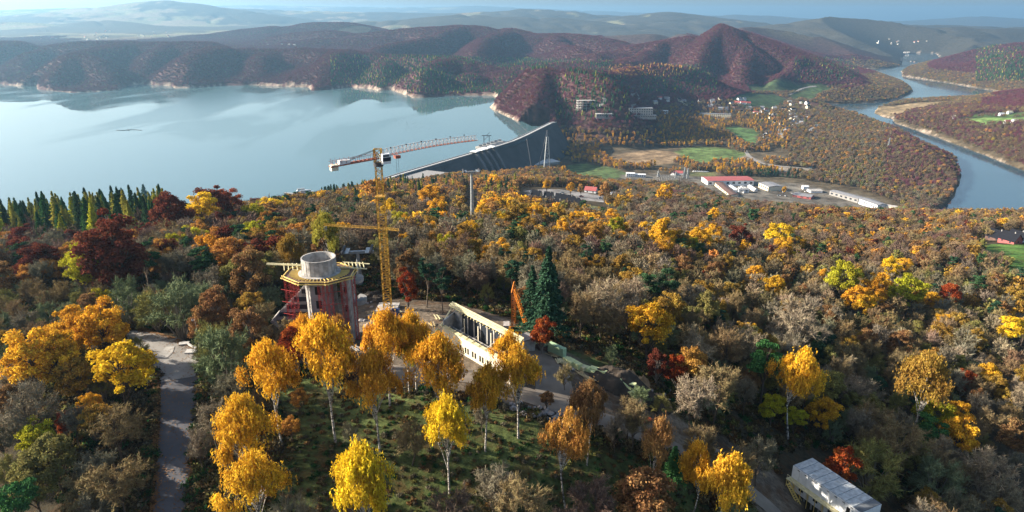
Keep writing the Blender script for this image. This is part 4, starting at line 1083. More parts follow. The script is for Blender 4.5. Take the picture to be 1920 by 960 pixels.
# valley woods and far hills
def far_zone(px, py, X, Y, Z, rs_, n_):
    """colour and crown form (0-2 round, 3-4 conifer, 5 tall) for arrays of far standing places"""
    m_ = len(px)
    r = rs_.random(m_)
    nn = fbm(X, Y, 220, 3, 61)
    col = np.zeros((m_, 3)); form = rs_.integers(0, 3, m_); h = rs_.uniform(.8, 1.15, m_)
    def setc(msk, names, ws):
        ws = np.array(ws, float) / sum(ws); ch = rs_.choice(len(names), size=m_, p=ws)
        for q, nm in enumerate(names): 
            s_ = msk & (ch == q); col[s_] = CL[nm]
    hill = Z > -20
    setc(hill, ['plum', 'mauve', 'maroon'], [82, 10, 8])
    low = ~hill
    setc(low, ['mauve', 'brown', 'peach', 'ochre', 'grey', 'olive'], [36, 24, 8, 4, 24, 5])
    setc((Y < 1250) & (px < 1250), ['brown', 'peach', 'ochre', 'orange', 'mauve', 'olive'], [30, 16, 14, 8, 22, 10])
    # conifer stands
    dark = ((px > 620) & (px < 1150) & (py > 92) & (py < 186) & (r < .55 + nn) & (py > 100 + (px - 640) * .02)) & ~((px > 925) & (px < 1060) & (py > 128) & (Y < 2000))
    dark |= (px > 1200) & (px < 1345) & (py > 118) & (py < 172) & (r < .5)
    dark |= (px > 1040) & (px < 1180) & (py > 140) & (py < 225) & (r < .55)
    dark |= (px > 1830) & (py > 82) & (py < 150) & (r < .6 + nn)
    dark |= (px > 1490) & (px < 1610) & (py > 105) & (py < 150) & (r < .3)
    setc(dark, ['spruce', 'pine', 'olive', 'plum', 'larch'], [56, 22, 8, 10, 4]); form[dark] = rs_.integers(3, 5, m_)[dark]
    gold = (px > 1045) & (px < 1480) & (py > 205) & (py < 330) & (r < np.where((px < 1260) & (py > 228), .66, .42)) & (Z < -30)
    setc(gold, ['gold', 'peach', 'ochre'], [3, 4, 3]); form[gold & (r < .4)] = 5
    gr = (px > 1540) & (px < 1800) & (py > 300) & (py < 350) & (r < .35)
    setc(gr, ['olive', 'sage', 'ochre'], [3, 3, 2]); form[gr] = 5
    br = (px > 1380) & (px < 1500) & (py > 320) & (py < 350) & (r < .55); setc(br, ['spruce', 'pine'], [1, 1]); form[br] = 3
    rb = (px > 1660) & (py > 195) & (py < 350) & (Z < 0)
    setc(rb & (r < .95), ['mauve', 'plum', 'brown', 'peach'], [40, 26, 26, 4])
    edge = (py > 118) & (py < 140) & (px > 1140) & (px < 1280) & (r < .3); setc(edge, ['peach', 'orange'], [1, 1])
    col *= (1 + rs_.normal(0, .10, (m_, 1))) * (1 + rs_.normal(0, .06, (m_, 3)))
    return np.clip(col, .004, .8), form, h

parts = []
for y0_, y1_, sp_, sd_ in ((760, 1400, 8.0, 31), (1400, 2300, 9.0, 32), (2300, 3400, 9.5, 33), (3400, 5200, 13.0, 34)):
    a, b2 = scatter(y0_, y1_, sp_, sd_)
    parts.append((a, b2, np.full(len(a), sp_)))
A = np.concatenate([p_[0] for p_ in parts]); B = np.concatenate([p_[1] for p_ in parts]); SPC = np.concatenate([p_[2] for p_ in parts])
Z = hz(A, B); PX, PY, ZC = project(A, B, Z + 6)
ok = (PX > -40) & (PX < 1960)
# villages keep gaps between their trees
vill = ((PX > 1420) & (PX < 1535) & (PY > 190) & (PY < 262)) | ((PX > 1270) & (PX < 1420) & (PY > 186) & (PY < 222)) | ((PX > 1150) & (PX < 1230) & (PY > 195) & (PY < 222))
ok &= ~(vill & (rng.random(len(A)) < .55))
# the poplar valley is open woodland
opn = (PX > 1050) & (PX < 1480) & (PY > 215) & (PY < 340)
ok &= ~(opn & (PY > 272) & (fbm(A, B, 80, 2, 71) < -0.05))
A, B, Z, PX, PY, ZC, SPC = [q[ok] for q in (A, B, Z, PX, PY, ZC, SPC)]
rs = np.random.default_rng(77)
col, form, hh = far_zone(PX, PY, A, B, Z, rs, None)
farw = fbm(A, B, 900, 5, 55) > -0.05
keepf = ~((B > 4300) & farw)
# poplars in the valley stand out one by one
pop = (form == 5) & (PX > 1050) & (PX < 1480) & (PY > 215)
pi = np.nonzero(pop)[0]; pi = pi[np.argsort(ZC[pi])][:285]
for i in pi:
    h = rs.uniform(10, 16) / 18
    c = 'gold' if rs.random() < .5 else 'peach'
    plant('poplar', A[i], B[i], Z[i], h * 1.5, h, c, PX[i], PY[i], 10, near=False)
restp = np.nonzero(pop)[0]; restp = np.setdiff1d(restp, pi)
rest['poplar'] = [(A[i], B[i], Z[i], .9, .75, *col[i]) for i in restp]
keepf &= ~pop
near_band = ((ZC < 1350) | ((ZC < 2100) & (Z < -15))) & keepf
# nearer valley woods use the middle crowns, the rest the ragged lumps
nb_ = np.nonzero(near_band)[0]
KI = {0: 'bare', 1: 'round', 2: 'leafy', 3: 'spruce', 4: 'spruce', 5: 'poplar'}
for i in nb_:
    k = KI[int(form[i])]
    if form[i] < 3: k = 'bare' if col[i].max() < .2 else 'leafy'
    H = TREE_DIM[k][0]; h = (11 if k != 'spruce' else 15) * hh[i] / H
    rest[k].append((A[i], B[i], Z[i], h * 1.1, h, *col[i]))
for k in KINDS:
    if not rest[k]: continue
    a = np.array(rest[k]); 
    mass(STUFFW[k], MIDI[k], a[:, :3], rng.uniform(0, 6.28, len(a)), a[:, 3:5], a[:, 5:8], rng.integers(0, 3, len(a)),
         {'bare': 'leafless brown and grey trees filling the far slopes and valley', 'brush': 'grey-green tall shrubs on the far slopes', 'leafy': 'yellow and ochre trees scattered over the far slopes', 'round': 'rust brown beeches of the slopes beyond',
          'spruce': 'dark spruces of the far shore and valley', 'larch': 'yellow-green larches by the lake', 'pine': 'dark pines on the far slopes', 'birch': 'far birches', 'poplar': 'narrow golden poplars of the far valley'}[k])
fi = np.nonzero(keepf & ~near_band)[0]
s_ = SPC[fi] / 8.3; frm = form[fi]
mass('hill_forest', LUMPS, np.stack([A[fi], B[fi], Z[fi] - 4.5 * smooth01((B[fi] - 1500) / 600)], 1), rng.uniform(0, 6.28, len(fi)),
     np.stack([s_ * np.where(frm > 2, .85, 1.0), np.clip(s_, .8, 1.1) * hh[fi] * np.where(B[fi] > 1700, .78, .85)], 1), col[fi], frm, 'purple-brown beech forest with dark conifers covering the far hills')
print('far', len(fi), len(nb_))

# undergrowth between the near trees
a, b2 = [], []
rs = np.random.default_rng(5)
n_ = 34000
Yu = np.exp(rs.uniform(math.log(70), math.log(420), n_)); Xu = rs.uniform(-.8, .8, n_) * Yu
rd = gpoly([(286, 1000), (296, 760), (300, 700), (255, 665), (235, 645), (240, 622), (330, 622), (366, 640), (378, 700), (366, 780), (352, 1000)])
trk = gpoly([(560, 600), (640, 560), (760, 560), (860, 570), (960, 600), (1040, 650), (1160, 690), (1290, 790), (1420, 850), (1500, 940), (1520, 990), (1440, 990), (1340, 880), (1180, 820), (1060, 790), (960, 760), (860, 735), (760, 725), (660, 690), (540, 690)])
bad = in_poly(Xu, Yu, rd) | in_poly(Xu, Yu, trk) | in_poly(Xu, Yu, KEEP[3])
grassy = in_poly(Xu, Yu, OPEN[16][1]) | in_poly(Xu, Yu, OPEN[13][1])
bad |= grassy & (rs.random(n_) < .35)
Xu, Yu, grassy = Xu[~bad], Yu[~bad], grassy[~bad]
Zu = hz(Xu, Yu)
cu = np.array([CL[k] for k in ('olive', 'green', 'brown', 'rust', 'brown', 'grey')])[rs.integers(0, 6, len(Xu))] * rs.uniform(.3, .75, (len(Xu), 1))
def tuft(seed):
    r_ = np.random.default_rng(seed); q = 110
    d = rand_unit(r_, q); d[:, 2] = np.abs(d[:, 2])
    c = d * np.array([1.3, 1.3, .9]) * r_.uniform(.3, 1, (q, 1))
    V_ = quads(c, unit(d + r_.normal(0, .7, (q, 3))), unit(np.array([0, 0, 1]) + r_.normal(0, .6, (q, 3))), r_.uniform(.08, .2, q), r_.uniform(.15, .4, q))
    return np_mesh('tuft', V_, np.arange(q * 4).reshape(-1, 4), 4, [M_LEAF_I], {'v': ('FLOAT', 'POINT', np.repeat(r_.random(q), 4))})
su = rs.uniform(.35, 1.2, len(Xu)) * np.where(grassy, .45, 1)
mass('undergrowth', [tuft(1), tuft(2), tuft(3)], np.stack([Xu, Yu, Zu], 1), rs.uniform(0, 6.28, len(Xu)), np.stack([su, su], 1), cu, rs.integers(0, 3, len(Xu)), 'low green and brown undergrowth between the trees')
# ------------------------------------------------------------------ builder for made things
class MB:
    def __init__(s, basis=None): s.V = []; s.F = []; s.B = basis
    def _add(s, vs, fs):
        o = len(s.V); s.V += [tuple(v) for v in vs]; s.F += [tuple(i + o for i in f) for f in fs]
    def box(s, x0, x1, y0, y1, z0, z1):
        s._add([(x, y, z) for z in (z0, z1) for y in (y0, y1) for x in (x0, x1)],
               [(0, 2, 3, 1), (4, 5, 7, 6), (0, 1, 5, 4), (2, 6, 7, 3), (0, 4, 6, 2), (1, 3, 7, 5)]); return s
    def beam(s, a, b, w=.1, h=None, sides=4):
        a, b = Vector(a), Vector(b); h = h or w
        d = (b - a); 
        if d.length < 1e-5: return s
        d.normalize()
        u = d.cross(Vector((0, 0, 1)))
        if u.length < 1e-3: u = Vector((1, 0, 0))
        u.normalize(); v = d.cross(u)
        if sides == 4: ring = [(-.5, -.5), (.5, -.5), (.5, .5), (-.5, .5)]
        else: ring = [(math.cos(2 * math.pi * k / sides) * .5, math.sin(2 * math.pi * k / sides) * .5) for k in range(sides)]
        n_ = len(ring)
        vs = [p + u * (x * w) + v * (y * h) for p in (a, b) for x, y in ring]
        s._add(vs, [tuple(range(n_ - 1, -1, -1)), tuple(range(n_, 2 * n_))] + [(i, (i + 1) % n_, n_ + (i + 1) % n_, n_ + i) for i in range(n_)]); return s
    def prism(s, poly, z0, z1):
        n_ = len(poly)
        ar = sum(poly[i][0] * poly[(i + 1) % n_][1] - poly[(i + 1) % n_][0] * poly[i][1] for i in range(n_))
        if ar < 0: poly = poly[::-1]
        s._add([(x, y, z0) for x, y in poly] + [(x, y, z1) for x, y in poly],
               [tuple(range(n_ - 1, -1, -1)), tuple(range(n_, 2 * n_))] + [(i, (i + 1) % n_, n_ + (i + 1) % n_, n_ + i) for i in range(n_)]); return s
    def ring(s, cx, cy, r0, r1, z0, z1, n_=40, a0=0, a1=2 * math.pi, r1t=None):
        full = abs(a1 - a0 - 2 * math.pi) < 1e-4; m_ = n_ if full else n_ + 1
        vs = []
        for k in range(m_):
            t = a0 + (a1 - a0) * k / n_; c, q = math.cos(t), math.sin(t)
            vs += [(cx + r0 * c, cy + r0 * q, z0), (cx + r1 * c, cy + r1 * q, z0), (cx + r1 * c, cy + r1 * q, z1), (cx + r0 * c, cy + r0 * q, z1)]
        fs = []
        for k in range(n_):
            a = 4 * k; b = 4 * ((k + 1) % m_)
            for i in range(4): fs.append((a + i, b + i, b + (i + 1) % 4, a + (i + 1) % 4))
        if not full: fs += [(0, 3, 2, 1), tuple(4 * n_ + i for i in range(4))]
        s._add(vs, fs); return s
    def cone(s, cx, cy, r0, r1, z0, z1, n_=12):
        s._add([(cx + r * math.cos(2 * math.pi * k / n_), cy + r * math.sin(2 * math.pi * k / n_), z) for r, z in ((r0, z0), (r1, z1)) for k in range(n_)],
               [tuple(range(n_ - 1, -1, -1)), tuple(range(n_, 2 * n_))] + [(i, (i + 1) % n_, n_ + (i + 1) % n_, n_ + i) for i in range(n_)]); return s
    def quad(s, *p): s._add(p, [tuple(range(len(p)))]); return s
    def gable(s, x0, x1, y0, y1, z0, zr, ov=.4, th=.18):
        """pitched roof, ridge along x"""
        ym = (y0 + y1) / 2; k = (zr - z0) / (ym - y0)
        for sy, ye in ((-1, y0 - ov), (1, y1 + ov)):
            ze = z0 - k * ov
            a = [(x0 - ov, ye, ze), (x1 + ov, ye, ze), (x1 + ov, ym, zr), (x0 - ov, ym, zr)]
            s._add(a + [(x, y, z + th) for x, y, z in a], [(3, 2, 1, 0), (4, 5, 6, 7)] + [(i, (i + 1) % 4, 4 + (i + 1) % 4, 4 + i) for i in range(4)])
        return s
    def lattice(s, a, b, w, step, t=.09, taper=1.0, tri=False):
        """square (or triangular) truss from a to b: chords, struts and diagonals"""
        a, b = Vector(a), Vector(b); d = (b - a); L = d.length; d.normalize()
        if abs(d.z) > .9: u = Vector((1, 0, 0)); v = Vector((0, 1, 0))
        else: u = d.cross(Vector((0, 0, 1))).normalized(); v = u.cross(d)
        cs = [(0, .5), (-.5, -.36), (.5, -.36)] if tri else [(-.5, -.5), (.5, -.5), (.5, .5), (-.5, .5)]
        n_ = max(1, int(round(L / step)))
        def P(i, k):
            f = i / n_; ww = w * (1 + (taper - 1) * f)
            return a + d * (L * f) + u * (cs[k][0] * ww) + v * (cs[k][1] * ww)
        m_ = len(cs)
        for k in range(m_): s.beam(P(0, k), P(n_, k), t * 1.5)
        for i in range(n_ + 1):
            for k in range(m_): s.beam(P(i, k), P(i, (k + 1) % m_), t)
        for i in range(n_):
            for k in range(m_):
                k2 = (k + 1) % m_
                if (i + k) % 2: k, k2 = k2, k
                s.beam(P(i, k), P(i + 1, k2), t)
        return s
    def build(s, name, m, parent=None):
        V_ = s.V if s.B is None else [s.B(v) for v in s.V]
        return mesh_obj(name, V_, s.F, m, parent)

C_CONC = mat('concrete', (0.38, 0.36, 0.335), .9, var=.45, scale=.9, bump=.3)
C_CONCD = mat('dark_concrete', (0.26, 0.25, 0.24), .9, var=.3, scale=.5)
C_RED = mat('red_steel', (0.42, 0.06, 0.05), .5, .1, var=.2)
C_YTIM = mat('yellow_timber', (0.66, 0.48, 0.15), .7, var=.15)
C_TIM = mat('timber', (0.42, 0.32, 0.17), .8, var=.3)
C_PTIM = mat('pale_timber', (0.62, 0.55, 0.32), .8, var=.25)
C_CRANE = mat('crane_yellow', (0.50, 0.28, 0.035), .5, .1, var=.12)
C_ORANGE = mat('crane_orange', (0.60, 0.20, 0.02), .45, .1, var=.12)
C_WHITE = mat('white_paint', (0.72, 0.73, 0.73), .6, var=.12, scale=1.2)
C_CREAM = mat('cream_render', (0.60, 0.55, 0.42), .8, var=.12)
C_DARK = mat('dark_opening', (0.018, 0.018, 0.02), .4, var=.1)
C_STEEL = mat('grey_steel', (0.30, 0.32, 0.33), .45, .4, var=.15)
C_DSTEEL = mat('dark_steel', (0.07, 0.07, 0.08), .5, .3, var=.15)
C_GREEN = mat('pale_green_panel', (0.40, 0.56, 0.34), .7, var=.12)
C_MINT = mat('yellow_green_panel', (0.56, 0.60, 0.30), .7, var=.2)
C_ROOFK = mat('black_roof', (0.016, 0.017, 0.022), .9, var=.2, spec=.03)
C_ROOFR = mat('red_roof', (0.34, 0.09, 0.085), .6, var=.12, scale=.2)
C_ROOFG = mat('grey_roof', (0.22, 0.22, 0.23), .7, var=.2, scale=.3)
C_ROOFB = mat('brown_roof', (0.13, 0.075, 0.06), .8, var=.2, scale=.3)
C_GLASS = mat('window_glass', (0.03, 0.035, 0.045), .15, var=.05, spec=.6)
C_ASPH = mat('asphalt', (0.085, 0.085, 0.095), .9, var=.25, scale=.25, bump=.2)
C_PALE = mat('pale_asphalt', (0.25, 0.235, 0.215), .9, var=.25, scale=.2, bump=.2)
C_SLAB = mat('pale_concrete_patch', (0.48, 0.47, 0.45), .9, var=.2, scale=.5)
C_TRACK = mat('packed_earth', (0.20, 0.165, 0.13), .95, var=.3, scale=.3, bump=.4)
C_EARTH = mat('dark_earth', (0.05, 0.038, 0.028), .95, var=.4, scale=.6, bump=.6)
C_TAN = mat('tan_earth', (0.30, 0.20, 0.11), .95, var=.3, scale=.8, bump=.5)
C_ROCK = mat('grey_rock', (0.30, 0.28, 0.27), .9, var=.35, scale=.8, bump=.5)
C_BRICK = mat('orange_panel', (0.60, 0.10, 0.03), .6, var=.1)
C_BLUEC = mat('blue_paint', (0.06, 0.11, 0.25), .4, var=.1)

def sheet(name, pp, m, lift=.06, dens=1.2, kind='structure'):
    """a sheet following the ground inside a pixel outline"""
    P = [tuple(q) for q in pp]
    xs = [p[0] for p in P]; ys = [p[1] for p in P]
    nx = int((max(xs) - min(xs)) / dens) + 2; ny = int((max(ys) - min(ys)) / dens) + 2
    gx, gy_ = np.meshgrid(np.linspace(min(xs), max(xs), nx), np.linspace(min(ys), max(ys), ny))
    return gx, gy_
def strip(name, line, widths, m, lift=.07, step=1.5, across=6):
    """a road: ribbon laid on the ground along a centre line"""
    L = [Vector((p[0], p[1])) for p in line]
    pts_ = []
    for i in range(len(L) - 1):
        p0 = L[max(i - 1, 0)]; p1 = L[i]; p2 = L[i + 1]; p3 = L[min(i + 2, len(L) - 1)]
        n_ = max(2, int((p2 - p1).length / step))
        for k in range(n_):
            t = k / n_
            q = .5 * ((2 * p1) + (p2 - p0) * t + (2 * p0 - 5 * p1 + 4 * p2 - p3) * t * t + (3 * p1 - p0 - 3 * p2 + p3) * t ** 3)
            pts_.append((q, widths[i] * (1 - t) + widths[i + 1] * t))
    pts_.append((L[-1], widths[-1]))
    V_ = []; F_ = []
    for i, (q, w_) in enumerate(pts_):
        a = pts_[max(i - 1, 0)][0]; b = pts_[min(i + 1, len(pts_) - 1)][0]
        d = (b - a).normalized(); nrm = Vector((-d.y, d.x))
        for k in range(across + 1):
            p = q + nrm * w_ * (k / across - .5); V_.append((p.x, p.y))
    a = np.array(V_); z_ = hz(a[:, 0], a[:, 1]) + lift
    W_ = across + 1
    for i in range(len(pts_) - 1):
        for k in range(across): F_.append((i * W_ + k, i * W_ + k + 1, (i + 1) * W_ + k + 1, (i + 1) * W_ + k))
    o = mesh_obj(name, [(x, y, zz) for (x, y), zz in zip(V_, z_)], F_, m)
    tag(o, kind='structure'); return o
def G2(px, py): g = ground(px, py); return (g.x, g.y)

# ------------------------------------------------------------------ roads and tracks
strip('road', [G2(318, 1010), G2(320, 960), G2(326, 880), G2(332, 800), G2(337, 740), G2(338, 700)], [4.5, 4.5, 4.8, 5.2, 5.8, 7.0], C_ASPH, .10)
strip('road', [G2(338, 712), G2(336, 690), G2(325, 668), G2(300, 652), G2(270, 642), G2(225, 632), G2(150, 625)], [7.0, 8.0, 9.5, 9.5, 8.5, 7.0, 6.0], C_PALE, .16)
strip('road', [G2(304, 674), G2(312, 664), G2(320, 652)], [1.9, 2.3, 1.6], mat('worn_concrete_patch', (0.34, 0.325, 0.30), .9, var=.3, scale=.6), .22)
strip('track', [G2(600, 690), G2(700, 694), G2(800, 706), G2(880, 706), G2(960, 732), G2(1030, 756), G2(1120, 785), G2(1210, 818), G2(1290, 856), G2(1380, 905), G2(1450, 960), G2(1490, 1010)],
      [4.5, 5, 5, 5, 4.6, 4.4, 4.2, 4.2, 4.2, 4.5, 4.5, 5], C_TRACK, .10)
strip('track', [G2(990, 655), G2(1015, 680), G2(1035, 705), G2(1040, 735), G2(1040, 758)], [6, 6.5, 6.5, 7, 8], C_TRACK, .14)
strip('road', [G2(1395, 275), G2(1402, 290), G2(1420, 303), G2(1450, 310), G2(1530, 318)], [8, 8, 8, 9, 10], C_PALE, .3, 6)
strip('road', [G2(1255, 268), G2(1270, 275), G2(1330, 271), G2(1400, 277)], [7, 7, 7, 7], C_PALE, .3, 6)
strip('road', [G2(1186, 203), G2(1196, 195), G2(1198, 184), G2(1186, 176), G2(1160, 170)], [9, 9, 9, 9, 9], C_PALE, .4, 8)
strip('road', [G2(1108, 200), G2(1126, 197), G2(1134, 190), G2(1130, 183)], [8, 8, 8, 8], C_PALE, .4, 8)
strip('road', [G2(1480, 178), G2(1500, 168), G2(1530, 162)], [9, 9, 9], C_PALE, .4, 8)
strip('path', [G2(1085, 388), G2(1130, 396), G2(1180, 412), G2(1210, 425), G2(1240, 428)], [5, 5, 5, 5, 5], C_PALE, .2, 3)

# ------------------------------------------------------------------ dam
dam = empty('dam', (0, 0, 0)); tag(dam, 'long grey concrete gravity dam holding back the lake', 'dam')
dl = [Vector(p) for p in DAM_LINE]
def off_line(P, k):
    out_ = []
    for i in range(len(P)):
        a = P[max(i - 1, 0)]; b = P[min(i + 1, len(P) - 1)]
        d = Vector((b.x - a.x, b.y - a.y)).normalized(); out_.append(Vector((P[i].x + d.y * k, P[i].y - d.x * k)))
    return out_
up = off_line(dl, -5); u1 = off_line(dl, 4.5); u2 = off_line(dl, 9); u3 = off_line(dl, 52)
def wallstrip(name, A_, za, B_, zb, m, parent):
    V_ = [(p.x, p.y, za) for p in A_] + [(p.x, p.y, zb) for p in B_]; n_ = len(A_)
    return mesh_obj(name, V_, [(i, i + 1, n_ + i + 1, n_ + i) for i in range(n_ - 1)], m, parent)
m1 = MB()
def solid(A_, B_, z0, z1, m_=m1):
    for i in range(len(A_) - 1):
        vs = [(A_[i].x, A_[i].y, z0), (A_[i + 1].x, A_[i + 1].y, z0), (B_[i + 1].x, B_[i + 1].y, z0), (B_[i].x, B_[i].y, z0)]
        m_._add(vs + [(x, y, z1) for x, y, z in vs], [(3, 2, 1, 0), (4, 5, 6, 7)] + [(k, (k + 1) % 4, 4 + (k + 1) % 4, 4 + k) for k in range(4)])
body = MB()
for i in range(len(dl) - 1):
    vs = []
    for j in (i, i + 1):
        vs += [(up[j].x, up[j].y, -30), (up[j].x, up[j].y, 4), (u1[j].x, u1[j].y, 4), (u2[j].x, u2[j].y, -4), (u3[j].x, u3[j].y, -62), (u3[j].x, u3[j].y, -75)]
    body._add(vs, [(k, (k + 1) % 6, 6 + (k + 1) % 6, 6 + k) for k in range(6)])
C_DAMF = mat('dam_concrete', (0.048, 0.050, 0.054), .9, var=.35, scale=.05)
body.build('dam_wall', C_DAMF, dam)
rd_ = MB(); solid(off_line(dl, -3.4), off_line(dl, 3.2), 4.02, 4.25, rd_); rd_.build('crest_road', C_SLAB, dam)
for k0 in (-4.9, 3.9):
    pr = MB(); solid(off_line(dl, k0), off_line(dl, k0 + .7), 4.02, 5.3, pr); pr.build('parapet', C_CONC, dam)
ab = Vector(at_z(752, 330, 4)); a2 = Vector(at_z(800, 322, 4))
q = MB(); q.prism([tuple(Vector(at_z(x_, y_, 3))[:2]) for x_, y_ in ((748, 331), (800, 318), (862, 325), (840, 334), (770, 334))], -8, 2.2); q.build('abutment_terrace', C_CONCD, dam)
P4 = [Vector(at_z(x_, y_, 4)) for x_, y_ in ((886, 287.5), (897, 284.3), (907, 281.4), (918, 278.3))]
dd_ = (P4[3] - P4[0]).normalized(); nn_ = Vector((dd_.y, -dd_.x, 0))
for p in P4:
    g_ = MB()
    c0 = p + nn_ * 3
    for sgn in (1,):
        a = c0 - dd_ * 3.0; b = c0 + dd_ * 3.0
        vs = []
        for (kk, z_) in ((0, 3.5), (8, 3.5), (22, -14), (34, -34), (58, -62), (0, -62)):
            vs.append(a + nn_ * kk + Vector((0, 0, z_ - a.z)))
        for (kk, z_) in ((0, 3.5), (8, 3.5), (22, -14), (34, -34), (58, -62), (0, -62)):
            vs.append(b + nn_ * kk + Vector((0, 0, z_ - b.z)))
        g_._add(vs, [tuple(range(5, -1, -1)), tuple(range(6, 12))] + [(k, (k + 1) % 6, 6 + (k + 1) % 6, 6 + k) for k in range(6)])
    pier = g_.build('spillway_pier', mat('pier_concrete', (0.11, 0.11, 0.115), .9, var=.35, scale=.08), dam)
    hs_ = MB(); e = c0 + nn_ * 2
    def rect(c, a_, b_, z0, z1, m_):
        P_ = [c + dd_ * (x * a_) + nn_ * (y * b_) for x, y in ((-1, -1), (1, -1), (1, 1), (-1, 1))]
        m_.prism([(v.x, v.y) for v in P_], z0, z1)
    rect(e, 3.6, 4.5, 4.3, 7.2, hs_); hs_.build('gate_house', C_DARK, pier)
    rf = MB(); rect(e, 5.4, 6.5, 7.25, 8.6, rf); rf.build('roof', C_WHITE, pier)
for t_ in np.linspace(0, 1, 7):      # intake deck and hoists on the lake side
    pass
dk = MB(); e0 = Vector(at_z(905, 276, 4)); e1 = Vector(at_z(948, 264, 4)); d_ = (e1 - e0).normalized(); n2_ = Vector((d_.y, -d_.x, 0))
P_ = [e0, e1, e1 - n2_ * 16, e0 - n2_ * 16]; dk.prism([(v.x, v.y) for v in P_], -20, 3.7); dk.build('intake_deck', C_CONC, dam)
hm = MB()
for k in range(6):
    c = e0 + (e1 - e0) * ((k + .5) / 6) - n2_ * 9; hm.box(c.x - 3, c.x + 3, c.y - 3, c.y + 3, 3.8, 7.5)
hm.build('gate_hoist', C_STEEL, dam)
c = Vector(at_z(929, 268, 4)) - n2_ * 20; gc = MB()
for sx in (-5, 5):
    for sy in (-4, 4): gc.beam((c.x + sx, c.y + sy, -5), (c.x + sx, c.y + sy, 16), .9)
gc.beam((c.x - 9, c.y, 16), (c.x + 9, c.y, 16), 2.0, 1.2); gc.beam((c.x - 5, c.y - 4, 8), (c.x + 5, c.y + 4, 16), .6); gc.beam((c.x, c.y, 16), (c.x + 6, c.y, 22), .7)
gc.build('gantry', C_DSTEEL, dam)
# power house at the foot
pb = Vector(at_z(1012, 318, -58)); ph = empty('power_house', (pb.x, pb.y, -60), R(32)); tag(ph, 'low flat-roofed grey power station hall at the foot of the dam', 'power station')
MB().box(-38, 38, -14, 14, 0, 16).build('wall', C_CONCD, ph); MB().box(-39, 39, -15, 15, 16.02, 17.2).build('roof', C_SLAB, ph)
wl = MB()
for k in range(12): wl.box(-35 + k * 6, -32 + k * 6, -14.1, -13.98, 5, 12)
wl.build('window', C_GLASS, ph)

# lattice masts and leaning cable struts beside the dam
def mast_at(name, pxb, pyb, zb, pyt, wb, wt, label, cat, m=C_DSTEEL, steps=12, t=.35):
    b = Vector(at_z(pxb, pyb, zb)); _, _, zc = project(*b)
    h = (pyb - pyt) * zc / FPX / CP
    r_ = empty(name, (b.x, b.y, zb)); tag(r_, label, cat)
    MB().lattice((0, 0, -4), (0, 0, h), wb, h / steps, t, taper=wt / wb).build('lattice', m, r_)
    return r_, h, b
r_, h_, b_ = mast_at('lattice_mast', 1025, 345, -50, 262, 15, 3, 'tall grey lattice mast standing right of the dam', 'mast', C_STEEL, 9, .55)
MB().beam((0, 0, h_), (0, 0, h_ + 8), .5).build('antenna', C_STEEL, r_)
def strut(pb_, pt_, dep, label):
    a = Vector(at_d(*pb_, dep)); b = Vector(at_d(*pt_, dep)); o = empty('leaning_pole', a); tag(o, label, 'pole')
    MB().beam((0, 0, -14), b - a, 1.1, sides=8).build('shaft', C_DSTEEL, o)
    MB().cone((b - a).x, (b - a).y, 1.1, .5, (b - a).z - .3, (b - a).z + 1.6, 8).build('cap', C_DSTEEL, o)
strut((1001, 326), (988, 262), 1150, 'thin leaning steel pole in front of the dam, tilted to the left')
strut((1003, 326), (1026, 246), 1150, 'thin leaning steel pole in front of the dam, tilted to the right')

# ------------------------------------------------------------------ cableway pylons
def pylon(px, pb_py, pt_py, dep, label, w0=1.5, rot=.2):
    top = Vector(at_d(px, pt_py, dep)); zg = float(hz(top.x, top.y)); h = top.z - zg
    r_ = empty('cableway_pylon', (top.x, top.y, zg), rot); tag(r_, label, 'cableway pylon')
    MB().cone(0, 0, w0 * .62, w0 * .38, -2, h * .5, 14).build('lower_shaft', C_STEEL, r_)
    MB().cone(0, 0, w0 * .38, w0 * .26, h * .5, h - 1, 14).build('upper_shaft', C_STEEL, r_)
    MB().box(-4.2, 4.2, -.35, .35, h - 1.2, h - .5).build('cross_arm', C_STEEL, r_)
    for s in (-1, 1):
        k = MB(); k.box(s * 3.6 - .25, s * 3.6 + .25, -3.0, 3.0, h - .5, h - .05)
        for q in range(6): k.cone(s * 3.6, -2.6 + q * 1.04, .3, .3, h - .04, h + .25, 8)
        k.build('roller_beam', C_DSTEEL, r_)
        MB().box(s * 2.6 - .5, s * 2.6 + .5, -2.2, 2.2, h - .45, h - .35).build('maintenance_platform', C_STEEL, r_)
    return r_
pylon(884, 415, 319, 305, 'tall slim grey cableway pylon rising alone from the forest before the dam', 2.1)
pylon(670, 545, 467, 178, 'grey cableway pylon with wide head just behind the concrete tower', 1.6, .1)

# ------------------------------------------------------------------ tall tower crane
bp_ = Vector(at_z(728, 590, 0)); dirr = Vector(ray(728, 590)); Yc = 148.0
cb = Vector((Yc * dirr.x / dirr.y, Yc, 0)); cb.z = float(hz(cb.x, cb.y))
MT = 29.0       # crane head below the camera's height
crane = empty('tower_crane', cb); tag(crane, 'tall yellow tower crane with long red and white jib over the lake', 'tower crane')
hm_ = CAM_H - MT - cb.z - 2.2
MB().lattice((0, 0, 0), (0, 0, hm_ * .80), 1.7, 1.25, .10).build('lower_mast', C_CRANE, crane)
MB().lattice((0, 0, hm_ * .80), (0, 0, hm_), 1.35, 1.1, .09).build('upper_mast', C_CRANE, crane)
clm = MB()
for zz in (hm_ * .80,): clm.box(-1.1, 1.1, -1.1, 1.1, zz - .12, zz + .12)
clm.build('climbing_collar', C_CRANE, crane)
MB().box(-2.5, 2.5, -2.5, 2.5, -1, .5).build('foundation_block', C_CONC, crane)
jt = Vector(at_z(893, 258, CAM_H - MT + 1.6)); hd = Vector((cb.x, cb.y, CAM_H - MT))
